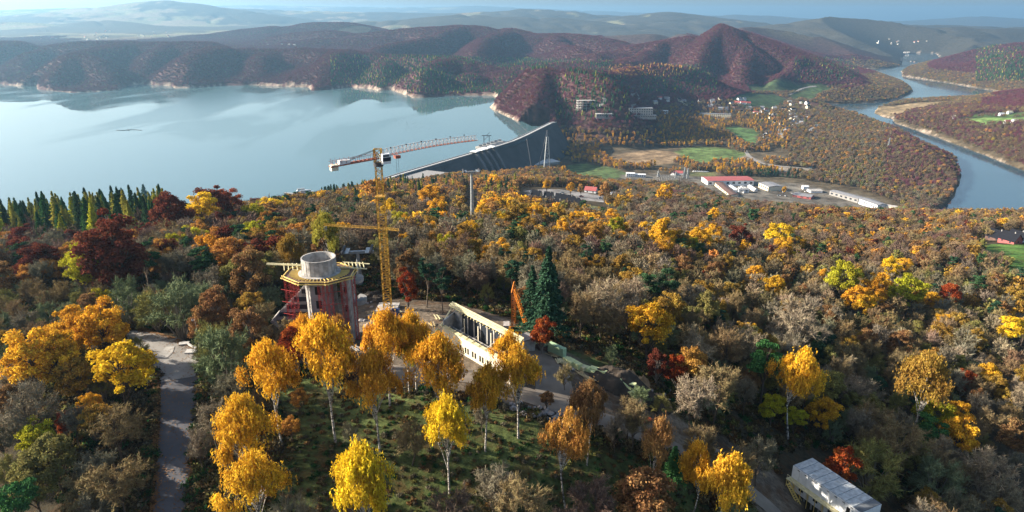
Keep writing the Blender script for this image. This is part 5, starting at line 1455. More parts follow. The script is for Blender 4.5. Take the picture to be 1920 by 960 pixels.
jd = Vector((jt.x - hd.x, jt.y - hd.y, 0)); JL = jd.length; jd.normalize(); js = Vector((jd.y, -jd.x, 0))
Hh = hd.z - cb.z
MB().cone(0, 0, 1.1, 1.1, Hh - 2.2, Hh - 1.2, 16).build('slewing_ring', C_DSTEEL, crane)
hc = MB(); hc.lattice((0, 0, Hh - 1.2), (0, 0, Hh + 1.6), 1.5, 1.4, .13); hc.build('head', C_CRANE, crane)
C_JIB = mat('jib_red', (0.30, 0.10, 0.07), .5, .1, var=.15); C_JW = mat('jib_white', (0.62, 0.58, 0.56), .5, .1, var=.1)
jr = MB(); jw = MB(); nseg = 26
def arch(f): return 1.2 * f + .35 * math.sin(min(f, 1) * math.pi)
for i in range(nseg):
    f0, f1 = i / nseg, (i + 1) / nseg
    def J(f, u, v): 
        p = jd * (.8 + (JL - .8) * f) + js * u; return Vector((p.x, p.y, Hh - .2 + arch(f) + v))
    hgt = 1.55 - .55 * max(f0 - .2, 0); h2 = 1.55 - .55 * max(f1 - .2, 0)
    for s in (-.6, .6):
        jr.beam(J(f0, s, 0), J(f1, s, 0), .10)
        fm = (f0 + f1) / 2
        jw.beam(J(f0, s, 0), J(fm, 0, hgt), .07); jw.beam(J(fm, 0, hgt), J(f1, s, 0), .07)
    jr.beam(J(f0, -.6, 0), J(f0, .6, 0), .08); jr.beam(J(f0, -.6, 0), J(f1, .6, 0), .07)
    fm2 = min((f1 + f1 + 1 / nseg) / 2, 1)
    jw.beam(J((f0 + f1) / 2, 0, hgt), J(fm2, 0, h2), .12)
jib = jr.build('jib', C_JIB, crane); jw.build('lacing', C_JW, jib)
lamps = MB()
for i in range(2, nseg, 4):
    f = (i + .5) / nseg; p = jd * (.8 + (JL - .8) * f); lamps.box(p.x - .16, p.x + .16, p.y - .16, p.y + .16, Hh - .2 + arch(f) + 1.45, Hh + .0 + arch(f) + 1.45)
lamps.build('light', C_DSTEEL, jib)
CJ = 11.0; cj = MB()
for s in (-.6, .6):
    cj.beam(js * s + Vector((0, 0, Hh - .4)), jd * -CJ + js * s + Vector((0, 0, Hh - 1.0)), .26)
    cj.beam(js * s + Vector((0, 0, Hh + .7)), jd * -CJ + js * s + Vector((0, 0, Hh + .0)), .06)
for i in range(11):
    q = jd * -(i + .5); cj.beam(q + js * -.6 + Vector((0, 0, Hh - .45)), q + js * .6 + Vector((0, 0, Hh - .45)), .1)
    for s in (-.6, .6): cj.beam(q + js * s + Vector((0, 0, Hh - .4)), q + js * s + Vector((0, 0, Hh + .6)), .06)
cj.build('counter_jib', C_JIB, crane)
tie = MB()
for s in (-.5, .5): tie.beam(js * s * .5 + Vector((0, 0, Hh + 1.6)), jd * -(CJ - 2.5) + js * s + Vector((0, 0, Hh - .5)), .09)
tie.build('tie_bar', C_DSTEEL, crane)
bw = MB(); q = jd * -(CJ - .9)
def orient(m_, c, a, b_, h0, h1):
    P_ = [c + jd * (x * a) + js * (y * b_) for x, y in ((-1, -1), (1, -1), (1, 1), (-1, 1))]
    m_.prism([(v.x, v.y) for v in P_], h0, h1)
orient(bw, q, .75, .6, Hh - 1.9, Hh - .7); bw.build('counterweight', C_CREAM, crane)
wn = MB(); orient(wn, jd * -(CJ - 3.2), 1.2, .55, Hh - .85, Hh + .1); wn.build('winch', C_WHITE, crane)
cbm = MB(); cc = js * 1.35 + jd * 1.1; orient(cbm, cc, .95, .8, Hh - 1.5, Hh + .7); cabo = cbm.build('cab', C_WHITE, crane)
gm = MB(); orient(gm, cc + jd * .03, .96, .82, Hh - .9, Hh - .05); gm.build('window', C_GLASS, cabo)
sg = MB(); orient(sg, cc + js * .02 - jd * .1, .7, .82, Hh + .1, Hh + .5); sg.build('sign', C_DSTEEL, cabo)
tr_ = MB(); q = jd * 4.6; orient(tr_, q, .6, .6, Hh - .95, Hh - .3); trb = tr_.build('trolley', C_JIB, crane)
rp = MB()
for s in (-.25, .25): rp.beam(q + jd * s + Vector((0, 0, Hh - .9)), q + jd * s + Vector((0, 0, Hh - 12)), .045)
rp.box(q.x - .22, q.x + .22, q.y - .22, q.y + .22, Hh - 12.6, Hh - 12); rp.build('hoist_rope', C_DSTEEL, trb)

# second, low crane whose jib shows behind the tall mast
c2 = Vector(at_d(722, 431, 172)); zg = float(hz(c2.x, c2.y)); lowc = empty('low_crane', (c2.x, c2.y, zg)); tag(lowc, 'low yellow crane whose level jib passes behind the tall mast', 'crane')
H2 = c2.z - zg
MB().lattice((0, 0, 0), (0, 0, H2), 1.0, 1.0, .09).build('mast', C_CRANE, lowc)
e0 = Vector(at_z(608, 424, c2.z)) - Vector((c2.x, c2.y, zg)); e1 = Vector(at_z(748, 434, c2.z)) - Vector((c2.x, c2.y, zg))
e0 = e0.normalized() * min(e0.length, 18) if False else e0
MB().lattice((e0.x, e0.y, H2 + .4), (0, 0, H2 + .4), .55, .8, .045, tri=True).build('jib', C_CRANE, lowc)
MB().lattice((0, 0, H2 + .4), (e1.x, e1.y, H2 + .4), .55, .8, .045, tri=True).build('counter_jib', C_CRANE, lowc)
q = MB(); q.box(e0.x - .1, e0.x + .6, e0.y - .3, e0.y + .3, H2 - 1.3, H2 - .1); q.build('trolley', C_STEEL, lowc)

# small folded self-erecting crane
b_ = Vector(at_d(963, 607, 148)); b_.z = float(hz(b_.x, b_.y)); fc = empty('folding_crane', b_); tag(fc, 'small orange self-erecting crane with its jib folded down', 'crane')
T = Vector(at_d(966, 517, 148)); h = T.z - b_.z
MB().lattice((0, 0, .8), (0, 0, h * .80), .95, .8, .09).build('mast', C_ORANGE, fc)
MB().lattice((0, 0, h * .80), (.15, 0, h), .95, .7, .07, taper=.15).build('mast_top', C_ORANGE, fc)
e = Vector(at_d(985, 604, 145)) - b_
MB().lattice((.25, -.3, h * .86), (e.x, e.y, e.z), .6, .7, .06).build('folded_jib', C_ORANGE, fc)
MB().box(-1.6, 1.6, -1.6, 1.6, -.4, .8).build('base_frame', C_ORANGE, fc); MB().box(-2.2, -.9, -1.2, 1.2, .82, 2.2).build('ballast', C_CONC, fc)

# ------------------------------------------------------------------ concrete tower under construction
tx, ty = -39.0, 129.5
tb = Vector((tx, ty, float(hz(tx, ty)) - .5)); TW = empty('concrete_tower', tb); tag(TW, 'unfinished round concrete tower with red scaffolding and timber deck', 'tower')
ptop = 181.0 - tb.z
core = MB(); core.cone(0, 0, 3.1, 3.1, -3, ptop - .3, 24); corep = core.build('core', C_CONC, TW)
sh = MB(); sh.box(-1.2, 2.6, -3.7, -1.5, -3, ptop - .4); sh.build('shaft', C_CONCD, TW)
for k in range(5):
    z0 = ptop - 2.6 - k * 3.0
    MB().box(-.2, .9, -3.76, -3.66, z0 - .9, z0 + .8).build('opening', C_DARK, TW)
for k in range(4):
    z0 = ptop - 3 - k * 3.0
    MB().ring(0, 0, 3.1, 3.16, z0, z0 + .08, 32).build('pour_joint', C_CONCD, corep)
wl2 = MB(); wl2.box(4.9, 6.4, -2.6, -2.2, -3, ptop - .5); wl2.box(6.0, 6.4, -2.2, 2.5, -3, ptop - .5); wl2.build('side_wall', C_CONC, TW)
for z0 in (ptop - 3.6, ptop - 7.6, ptop - 11.5): MB().box(5.3, 5.9, -2.66, -2.57, z0, z0 + 1.4).build('opening', C_DARK, TW)
# sloping stair wing on the left
wg = MB()
for y0 in (-.8, 3.4):
    wg._add([(-10.6, y0, ptop - 10.5), (-2.8, y0, ptop - 2.5), (-2.8, y0, ptop - 15), (-5.6, y0, ptop - 15.5), (-10.6, y0 + .3, ptop - 10.5), (-2.8, y0 + .3, ptop - 2.5), (-2.8, y0 + .3, ptop - 15), (-5.6, y0 + .3, ptop - 15.5)],
            [(3, 2, 1, 0), (4, 5, 6, 7), (0, 1, 5, 4), (1, 2, 6, 5), (2, 3, 7, 6), (3, 0, 4, 7)])
wing = wg.build('stair_wing_wall', C_CONC, TW)
for k in range(5):
    z0 = ptop - 4.4 - k * 1.7; x0 = -10.6 + (z0 - (ptop - 10.5)) + .7
    MB().box(max(x0, -9.6), -3.0, -.95, -.78, z0, z0 + .95).build('opening', C_GLASS, wing)
slb = MB(); slb._add([(-10.9, -1.2, ptop - 10.6), (-10.9, 4.0, ptop - 10.6), (-5.4, 4.0, ptop - 16), (-5.4, -1.2, ptop - 16), (-10.4, -1.2, ptop - 10.2), (-10.4, 4.0, ptop - 10.2), (-4.9, 4.0, ptop - 15.6), (-4.9, -1.2, ptop - 15.6)],
                    [(3, 2, 1, 0), (4, 5, 6, 7), (0, 1, 5, 4), (1, 2, 6, 5), (2, 3, 7, 6), (3, 0, 4, 7)]); slb.build('stair_slab', C_CONC, TW)
# curved stair end on the right
cv = MB(); cv.ring(6.2, 2.6, .6, 2.0, ptop - 3.0, ptop - 2.2, 16, -1.5, 1.5); cv.ring(6.4, 2.2, .8, 2.2, ptop - 7.6, ptop - 6.6, 16, -1.6, 1.4); cv.build('curved_balcony', C_CONCD, TW)
# deck
octo = [(6.9 * math.cos(math.pi / 8 + k * math.pi / 4) * 1.06, 6.0 * math.sin(math.pi / 8 + k * math.pi / 4)) for k in range(8)]
inner = [(x * .62, y * .62) for x, y in octo]
MB().prism(octo, ptop - .35, ptop - .25).build('deck_formwork', C_ROOFB, TW)
jo = MB()
for k in range(48):
    t = 2 * math.pi * k / 48; c_, s_ = math.cos(t), math.sin(t)
    if math.sin(t) > .35 and k % 2: continue
    jo.beam((c_ * 3.5, s_ * 3.5, ptop - .08), (c_ * 6.0, s_ * 5.0, ptop - .08), .10, .2)
jo.build('joist', C_YTIM, TW)
MB().ring(0, 0, 3.42, 4.2, ptop - .15, ptop + .08, 48).build('slab_edge', C_CONC, TW)
eg = MB()
for k in range(8):
    a, b = octo[k], octo[(k + 1) % 8]
    for z0, g_ in ((ptop - .1, 1.0), (ptop - .55, 1.03)):
        ex = .08
        A_ = (a[0] * g_ + (a[0] - b[0]) * ex, a[1] * g_ + (a[1] - b[1]) * ex, z0); B_ = (b[0] * g_ + (b[0] - a[0]) * ex, b[1] * g_ + (b[1] - a[1]) * ex, z0)
        eg.beam(A_, B_, .16, .18)
eg.build('edge_beam', C_YTIM, TW)
lt = MB()
for y0 in (2.6, 3.2): lt.beam((-12, y0 + 1, ptop + .3), (-3.5, y0, ptop + .3), .2)
for k in range(5): lt.beam((-7.5 + k * .9, 1.0, ptop - .1), (-8.6 + k * .9, 4.2, ptop + .25), .16, .22)
for k in range(6): lt.beam((4.0 + k * .75, 4.8, ptop + .3), (5.0 + k * .75, 1.6, ptop + .15), .14, .2)
for y0 in (4.6, 1.7): lt.beam((3.6, y0 + .2, ptop + .32), (9.4, y0 - .8, ptop + .3), .2)
lt.build('loose_beam', C_PTIM, TW)
MB().ring(0, 0, 3.15, 3.42, ptop + .0, ptop + 3.2, 48).build('crown_ring', C_CONC, TW)
rj = MB()
for k in range(24):
    t = 2 * math.pi * k / 24; rj.box(3.44 * math.cos(t) - .02, 3.44 * math.cos(t) + .02, 3.44 * math.sin(t) - .02, 3.44 * math.sin(t) + .02, ptop + .1, ptop + 3.18)
rj.build('form_seam', C_CONCD, TW)
# red scaffold towers
def scaf(x, y, top, w_=1.1):
    m_ = MB().lattice((x, y, -1), (x, y, top), w_, 1.5, .05); return m_.build('scaffold_tower', C_RED, TW)
for x, y in ((-6.0, -2.4), (-4.2, -3.9), (1.3, -4.7), (3.0, -4.6), (5.4, -3.2), (7.0, -1.4), (-6.0, 2.4)):
    scaf(x, y, ptop - .5, .95 if abs(x - 7.0) > .1 else .6)
cl2 = MB()
for z0 in np.arange(ptop - 13, ptop - 1, 2.6):
    cl2.beam((-7.2, -3, z0), (-3.2, -4.6, z0), .08); cl2.beam((1.2, -5.2, z0), (5.6, -3.9, z0), .08)
cl2.build('ledger', C_RED, TW)

# ------------------------------------------------------------------ roofless building
A0 = Vector(at_z(829, 612, 170.6)); A0.z = 0; B0 = Vector(at_z(927, 667, 170.6)); B0.z = 0
ex = (B0 - A0).normalized(); Bk = Vector(at_z(852, 575, 172.8)); ey = Vector((Bk.x - A0.x, Bk.y - A0.y, 0)); DW = ey.length; ey.normalize()
zb = float(hz(A0.x + 4, A0.y)) - .4; HF = 170.6 - zb; HB = 172.8 - zb; BL = 21.0
RB = empty('roofless_building', (A0.x, A0.y, zb)); tag(RB, 'roofless white building shell with timber roof beams and small windows', 'building')
bs = lambda v: tuple(ex * v[0] + ey * v[1] + Vector((0, 0, v[2])))
fw = MB(bs)
wins = []
x = 5.2
while x < BL - 1.5:
    wins += [(x, x + .55), (x + .8, x + 1.35)]; x += 2.3
px_ = 0
for a, b in wins:
    fw.box(px_, a, 0, .35, 0, HF); fw.box(a, b, 0, .35, 0, 1.3); fw.box(a, b, 0, .35, 2.6, HF); px_ = b
fw.box(px_, BL, 0, .35, 0, HF)
fwo = fw.build('front_wall', C_CREAM, RB)
for a, b in wins: MB(bs).box(a, b, .12, .2, 1.3, 2.6).build('window', C_DARK, RB)
MB(bs).box(0, .35, .35, DW, 0, HF + 1.2).build('end_wall', C_CONC, RB)
bk = MB(bs); bk.box(.35, 2.8, DW - .35, DW, 0, HB)
for k in range(9): bk.box(2.8 + k * 2.1 + 1.75, 2.8 + (k + 1) * 2.1, DW - .35, DW, 0, HB)
bk.box(2.8, BL, DW - .35, DW, 0, 1.4); bk.build('rear_wall', C_CONC, RB)
fn_ = MB(bs)
for k in range(9): fn_.box(2.8 + k * 2.1, 2.8 + k * 2.1 + 1.75, DW - .2, DW - .14, 1.4, HB - .4)
fn_.build('window', C_GLASS, RB)
for x in (3.2, 8.0, 12.6, 17.0): MB(bs).box(x, x + .3, .35, DW - .35, 0, HF - 1.2).build('partition', C_CONC, RB)
MB(bs).box(.35, BL, 2.9, 3.15, 0, HF - 1.0).build('partition', C_CONC, RB)
MB(bs).box(.35, BL, .35, DW, -.3, .25).build('floor_slab', C_CONCD, RB)
MB(bs).box(BL, BL + .35, 0, DW, 0, HF).build('end_wall', C_CONC, RB)
rbm = MB(bs)
for k in range(4): rbm.beam((-1.2, DW - .7 + k * .42, HB + .25 + .12 * (k % 2)), (BL + .4, DW - .7 + k * .42, HB + .25 + .12 * (k % 2)), .26, .36)
for k in range(22): rbm.beam((-.4 + k * .98, DW - 1.3, HB - .02), (-.4 + k * .98, DW + 1.1, HB - .02), .12, .2)
rbm.build('roof_beam', C_PTIM, RB)
fb = MB(bs)
for k in range(3): fb.beam((-.8, -.15 + k * .36, HF + .12), (BL + .5, -.15 + k * .36, HF + .12), .12, .2)
for k in range(11): fb.beam((k * 2.0, -.6, HF + .3), (k * 2.0 + .1, 1.0, HF + .3), .1)
fb.beam((-.3, 0, HF + .2), (-.3, DW, HB + .3), .3, .2); fb.build('wall_plate', C_PTIM, RB)
for x in (5.0, 9.5, 13.5, 17.2): MB(bs).box(x, x + .22, 3.0, 3.22, HF - 1, HB - .1).build('post', C_CREAM, RB)
an = empty('concrete_annex', ground(982, 655), .5); tag(an, 'small grey concrete box at the right end of the roofless building', 'shed')
MB().box(-1.8, 1.8, -1.5, 1.5, -.3, 2.6).build('wall', C_CONC, an); MB().box(-1.9, 1.9, -1.6, 1.6, 2.62, 2.8).build('roof', C_CONCD, an)

# ------------------------------------------------------------------ formwork stacks, timber, site clutter
def along(p0, p1, t): 
    a, b = Vector(G2(*p0)), Vector(G2(*p1)); q = a + (b - a) * t; return Vector((q.x, q.y, float(hz(q.x, q.y))))
d_ = (Vector(G2(1052, 668)) - Vector(G2(1003, 645))); ang_ = math.atan2(d_.y, d_.x)
for i, (t, L_, lab) in enumerate(((0.18, 3.8, 'pale green formwork panel stack, left one of the two'), (0.78, 4.2, 'pale green formwork panel stack, right one of the two'))):
    p = along((1003, 645), (1056, 672), t); r_ = empty('formwork_stack', p, ang_); tag(r_, lab, 'formwork stack', 'green formwork stacks')
    for k in range(9): MB().box(-L_ / 2 + .02 * (k % 2), L_ / 2, -.5, .5, .25 + k * .21, .25 + k * .21 + .17).build('panel', C_GREEN, r_)
    MB().box(-L_ / 2, -L_ / 2 + .25, -.48, .48, -.1, .24).build('bearer', C_TIM, r_); MB().box(L_ / 2 - .3, L_ / 2 - .05, -.48, .48, -.1, .24).build('bearer', C_TIM, r_)
rs = np.random.default_rng(3)
for i in range(9):
    t = i / 8; p = along((1058, 682), (1130, 706), t); r_ = empty('timber_pile', p, ang_ + rs.normal(0, .12))
    L_ = rs.uniform(2.2, 3.8); cc_ = C_MINT if i % 3 else C_PTIM
    m_ = MB()
    for k in range(int(rs.integers(3, 7))): m_.box(-L_ / 2 + rs.normal(0, .1), L_ / 2, -.55, .55, .05 + k * .2, .05 + k * .2 + .16)
    m_.build('panels', cc_, r_)
    MB().box(-L_ / 2 + .2, -L_ / 2 + .4, -.6, .6, -.2, .04).build('bearer', C_TIM, r_)
    tag(r_, f'yellow-green formwork pile in the row above the dirt track, number {["one","two","three","four","five","six","seven","eight","nine"][i]} from its left', 'timber pile', 'piles of yellow-green formwork')
plank_spots = [(1035, 668), (1050, 680), (1068, 690), (1085, 700), (1100, 712), (1020, 652), (1060, 705), (820, 680), (806, 664), (700, 660), (668, 655), (690, 690), (652, 668), (745, 585), (760, 600), (700, 590), (812, 610), (820, 598), (1005, 630), (990, 622), (1290, 830), (1315, 812), (1340, 850)]
for i, (a, b) in enumerate(plank_spots):
    p = ground(a, b); r_ = empty('plank_stack', p, ang_ + rs.normal(0, .4)); m_ = MB(); L_ = rs.uniform(1.6, 3.6)
    for k in range(int(rs.integers(4, 9))):
        y0 = rs.uniform(-.7, .7); m_.beam((-L_ / 2, y0, .12 + .07 * k), (L_ / 2, y0 + rs.normal(0, .25), .12 + .07 * k), .2, .07)
    m_.build('planks', [C_TIM, C_PTIM, C_CONC, C_TIM][i % 4], r_)
    MB().box(-.1, .1, -.8, .8, -.1, .08).build('bearer', C_TIM, r_)
    rel, n1, n2 = where(a, b); tag(r_, f'{["brown", "pale yellow", "grey", "weathered"][i % 4]} loose plank stack {rel} {n1}, {int(i)//4 and "lying aslant" or "lying flat"} on bare earth', 'plank stack', 'planks lying about the building site')
    r_['_px'] = (a, b)
def heap(px, py, rx, ry, h, m, label, seed, name='earth_heap', cat='earth heap', group=None):
    p = ground(px, py); r_ = np.random.default_rng(seed); n_ = 34; V_ = []; F_ = []
    for i in range(n_ + 1):
        for j in range(n_ + 1):
            u = i / n_ * 2 - 1; v = j / n_ * 2 - 1; q_ = math.hypot(u, v)
            z_ = h * max(0, 1 - q_ ** 1.3) * (.75 + .5 * float(vnoise(np.array([u * 3 + seed]), np.array([v * 3.0]))[0])) + .9 * (float(vnoise(np.array([u * 7 + seed]), np.array([v * 7.0]))[0]) - .4) * min(1, max(0, 1 - q_) * 2)
            x_ = p.x + u * rx; y_ = p.y + v * ry
            V_.append((u * rx, v * ry, float(hz(x_, y_)) - p.z + z_ - (.5 if q_ > .97 else .02)))
    for i in range(n_):
        for j in range(n_): a = i * (n_ + 1) + j; F_.append((a, a + n_ + 1, a + n_ + 2, a + 1))
    o = mesh_obj(name, V_, F_, m); o.location = p; tag(o, label, cat, group)
    return o
heap(1168, 722, 7, 5, 3.2, C_EARTH, 'large dark heap of dug earth beside the dirt track', 1)
heap(1205, 745, 6, 4, 1.8, C_EARTH, 'low dark spread of earth right of the large heap', 2)
heap(1182, 708, 2.0, 1.6, 1.6, C_TAN, 'tan mound of soil behind the large dark heap', 3)
heap(1205, 722, 2.4, 2.0, 1.7, C_TAN, 'tan clay mound above the small excavator', 4)
heap(1240, 752, 2.4, 1.6, 1.3, C_TAN, 'tan clay mound at the right end of the dark earth', 5)
heap(700, 560, 5, 4, 1.6, C_EARTH, 'dark earth heap behind the concrete tower near the crane foot', 6)
rs = np.random.default_rng(8)
def rock(p, s, seed):
    r_ = np.random.default_rng(seed); bm_v = []
    ph = (1 + 5 ** .5) / 2
    ic = np.array([(-1, ph, 0), (1, ph, 0), (-1, -ph, 0), (1, -ph, 0), (0, -1, ph), (0, 1, ph), (0, -1, -ph), (0, 1, -ph), (ph, 0, -1), (ph, 0, 1), (-ph, 0, -1), (-ph, 0, 1)]) / 1.9
    ic = ic * r_.uniform(.7, 1.25, (12, 1)) * np.array([1.2, .9, .65]) * s
    fs = [(0, 11, 5), (0, 5, 1), (0, 1, 7), (0, 7, 10), (0, 10, 11), (1, 5, 9), (5, 11, 4), (11, 10, 2), (10, 7, 6), (7, 1, 8), (3, 9, 4), (3, 4, 2), (3, 2, 6), (3, 6, 8), (3, 8, 9), (4, 9, 5), (2, 4, 11), (6, 2, 10), (8, 6, 7), (9, 8, 1)]
    o = mesh_obj('boulder', ic, fs, C_ROCK); o.location = p; o.rotation_euler = (0, 0, r_.uniform(0, 6)); return o
for i in range(46):
    a = rs.uniform(955, 1100); b = 752 + (a - 955) * .32 + rs.normal(7, 6); p = ground(a, b); p.z += .15
    tag(rock(p, rs.uniform(.25, .8), i), 'grey boulder in the rubble bank below the dirt track', 'boulder', 'boulders of the rubble bank below the dirt track')
for i in range(26):
    a = rs.uniform(655, 735); b = rs.uniform(560, 625); p = ground(a, b); p.z += .1
    tag(rock(p, rs.uniform(.3, .9), 60 + i), 'grey rubble block on the dark ground between tower and crane', 'boulder', 'rubble between the concrete tower and the tall crane')
for i in range(18):
    a = rs.uniform(1215, 1300); b = 735 + (a - 1215) * .45 + rs.normal(0, 8); p = ground(a, b); p.z += .1
    tag(rock(p, rs.uniform(.2, .6), 90 + i), 'grey stone at the edge of the dark dug earth', 'boulder', 'stones right of the dark earth heap')

def digger(px, py, rz, label, c, s=1.0):
    p = ground(px, py); r_ = empty('excavator', p, rz); r_.scale = (s, s, s); tag(r_, label, 'excavator')
    for y0 in (-1.3, .8):
        t = MB(); t.prism([(-1.8, 0), (1.8, 0)], 0, 0) if False else None
        pr = [(-1.9, .4), (-1.5, 0), (1.5, 0), (1.9, .4), (1.5, .85), (-1.5, .85)]
        m_ = MB(); m_._add([(x, y0, z) for x, z in pr] + [(x, y0 + .5, z) for x, z in pr], [tuple(range(6)), tuple(range(11, 5, -1))] + [(i, 6 + i, 6 + (i + 1) % 6, (i + 1) % 6) for i in range(6)])
        m_.build('crawler_track', C_DSTEEL, r_)
    MB().box(-1.7, 1.2, -1.25, 1.25, .9, 1.9).build('body', c, r_)
    cb_ = MB().box(.2, 1.5, -1.2, -.1, 1.92, 3.1).build('cab', c, r_); MB().box(.3, 1.53, -1.22, -.08, 2.2, 2.9).build('window', C_GLASS, cb_)
    MB().beam((1.0, .4, 1.9), (3.4, .4, 3.9), .4, .5).build('boom', c, r_); MB().beam((3.4, .4, 3.9), (4.9, .4, 1.9), .28, .35).build('dipper', c, r_)
    MB().prism([(4.6, 0), (5.4, 0), (5.4, .9), (4.6, .9)], 1.0, 1.9).build('bucket', C_DSTEEL, r_)
digger(1190, 748, 2.6, 'small yellow excavator working in the shade of the dark earth heap', C_MINT, .9)
digger(808, 640, .6, 'compact green excavator left of the roofless building', C_GREEN, .55)
p = ground(1213, 790); o = empty('orange_barrier', p, .6); tag(o, 'bright orange-red plastic barrier lying beside the dirt track', 'barrier')
MB().box(-1.1, 1.1, -.35, .35, 0, .22).build('panel', C_BRICK, o); MB().box(-.9, -.7, -.45, .45, .23, .32).build('foot', C_BRICK, o); MB().box(.7, .9, -.45, .45, .23, .32).build('foot', C_BRICK, o)
# small site mixers / skips
for i, (a, b, c, lab) in enumerate(((1018, 655, C_ROOFB, 'rust brown steel skip beside the left green formwork stack'), (740, 590, C_BLUEC, 'blue steel skip by the foot of the tall crane'), (722, 705, C_WHITE, 'white steel skip under the birches beside the dirt track'))):
    r_ = empty('skip', ground(a, b), .4 + i); tag(r_, lab, 'skip'); m_ = MB()
    m_.box(-1.2, 1.2, -.8, .8, 0, .15); m_.box(-1.3, -1.2, -.8, .8, 0, 1.0); m_.box(1.2, 1.3, -.8, .8, 0, 1.0); m_.box(-1.2, 1.2, -.86, -.8, 0, 1.0); m_.box(-1.2, 1.2, .8, .86, 0, 1.0); m_.build('body', c, r_)
    MB().beam((-1.35, -.9, 1.02), (1.35, -.9, 1.02), .08).build('rim', C_DSTEEL, r_)

# ------------------------------------------------------------------ white container block
zt = 138.6
for _ in range(30):
    f0 = Vector(at_z(1487, 872, zt)); f1 = Vector(at_z(1600, 951, zt)); zt = .5 * zt + .5 * (max(float(hz(f0.x, f0.y)), float(hz(f1.x, f1.y))) + 5.0)
print('container', zt, f0, f1, hz(f0.x, f0.y), hz(f1.x, f1.y))
f0 = Vector(at_z(1487, 872, zt)); f1 = Vector(at_z(1600, 951, zt)); k0 = Vector(at_z(1519, 860, zt))
ex2 = (f1 - f0).normalized(); ey2 = Vector((-ex2.y, ex2.x, 0)); NM = 9; MW = (f1 - f0).length / 8; CWD = (Vector(at_z(1519, 860, zt)) - f0).length * 1.15
CBk = empty('container_block', (f0.x, f0.y, zt - 5.3)); tag(CBk, 'long white two-storey block of site office containers, yellow stairs in front', 'site office')
b2 = lambda v: tuple(ex2 * v[0] + ey2 * v[1] + Vector((0, 0, v[2])))
C_CROOF = mat('dirty_white_roof', (0.42, 0.44, 0.44), .8, var=.35, scale=1.3); C_GROOF = mat('dark_grey_roof', (0.12, 0.13, 0.14), .8, var=.3, scale=1.0)
for k in range(NM):
    last = k == NM - 1
    for fl, (z0, z1) in enumerate(((.0, 2.6), (2.64, 5.2))):
        mo = MB(b2).box(k * MW + .03, (k + 1) * MW - .03, 0, CWD, z0, z1).build('container', C_WHITE, CBk)
        if fl: MB(b2).box(k * MW + .1, (k + 1) * MW - .1, .1, CWD - .1, z1 + .002, z1 + .14).build('roof', C_GROOF if last else C_CROOF, mo)
        if fl: MB(b2).box(k * MW + 1.2, k * MW + 1.65, -.03, .06, z1 - .35, z1 - .2).build('vent', C_DARK, mo)
        if (not fl and k % 2 == 0) or (fl and k == 7): MB(b2).box(k * MW + .5, k * MW + 1.2, -.04, .06, z0 + .1, z0 + 1.95).build('door', C_DARK if fl else C_CREAM, mo)
        elif k % 2 and not fl: MB(b2).box(k * MW + .4, k * MW + 1.4, -.04, .06, z0 + .9, z0 + 1.8).build('window', C_GLASS, mo)
        if last and fl: MB(b2).box((k + 1) * MW - .06, (k + 1) * MW + .0, .6, 1.6, z0 + .9, z0 + 1.9).build('window', C_GLASS, mo)
lgs = MB(b2)
for k in range(NM + 1): lgs.box(k * MW - .1, k * MW + .1, .2, .5, -2.5, -.01); lgs.box(k * MW - .1, k * MW + .1, CWD - .5, CWD - .2, -2.5, -.01)
lgs.build('footing', C_CONCD, CBk)
gal = MB(b2).box(-.2, NM * MW, -1.2, -.05, 2.45, 2.58).build('gallery', C_PTIM, CBk)
rl = MB(b2)
for k in range(NM * 2 + 1): rl.beam((k * MW / 2, -1.15, 2.5), (k * MW / 2, -1.15, 3.55), .04)
for z0 in (3.05, 3.55): rl.beam((0, -1.15, z0), (NM * MW, -1.15, z0), .05)
rl.build('railing', C_PTIM, gal)
for k in range(NM + 1): MB(b2).beam((k * MW, -1.1, -.8), (k * MW, -1.1, 2.45), .1).build('post', C_YTIM, gal)
stt = MB(b2)
for x0 in (1.0, 13.5):
    for s in (-.1, -.9): stt.beam((x0 + 3.2, -1.4 + s, -.4), (x0, -1.4 + s, 2.5), .1, .2)
    for k in range(10): stt.box(x0 + .32 * k, x0 + .32 * k + .28, -2.3, -1.5, 2.3 - .28 * k, 2.35 - .28 * k)
    for s in (-.1, -.9): stt.beam((x0 + 3.2, -1.4 + s, .6), (x0, -1.4 + s, 3.5), .06)
stt.build('stair', C_YTIM, CBk)
# ------------------------------------------------------------------ houses and halls
def house(name, x, y, rz, L, W, hw, hr, wallm, roofm, label, cat, group=None, steep=False, wins=2, chimney=True, z=None):
    z = float(hz(x, y)) if z is None else z
    r_ = empty(name, (x, y, z), rz); tag(r_, label, cat, group)
    m_ = MB(); m_.box(-L / 2, L / 2, -W / 2, W / 2, -2.5, hw)
    for sx in (-L / 2 + .02, L / 2 - .02): m_.quad((sx, -W / 2, hw + .01), (sx, W / 2, hw + .01), (sx, 0, hr - .05))
    wall = m_.build('wall', wallm, r_)
    rf = MB().gable(-L / 2, L / 2, -W / 2, W / 2, hw, hr, .5, .2).build('roof', roofm, r_)
    if chimney: MB().box(L * .18, L * .18 + .7, -.35, .35, hr - 1.2, hr + 1.0).build('chimney', C_BRICK if False else C_CONCD, rf)
    for k in range(wins):
        x0 = -L / 2 + (k + .5) * L / wins - .6
        MB().box(x0, x0 + 1.2, -W / 2 - .06, -W / 2 + .05, 1.0, min(2.3, hw - .2)).build('window', C_GLASS, r_)
    for sx in (-1, 1):
        MB().box(sx * (L / 2 + .03) - .04, sx * (L / 2 + .03) + .04, -.7, .7, hw * .5, hw * .5 + 1.3).build('window', C_GLASS, r_)
    MB().box(L / 2 - .02, L / 2 + .05, W * .2, W * .2 + .9, 0, 2.0).build('door', C_ROOFB, r_)
    return r_
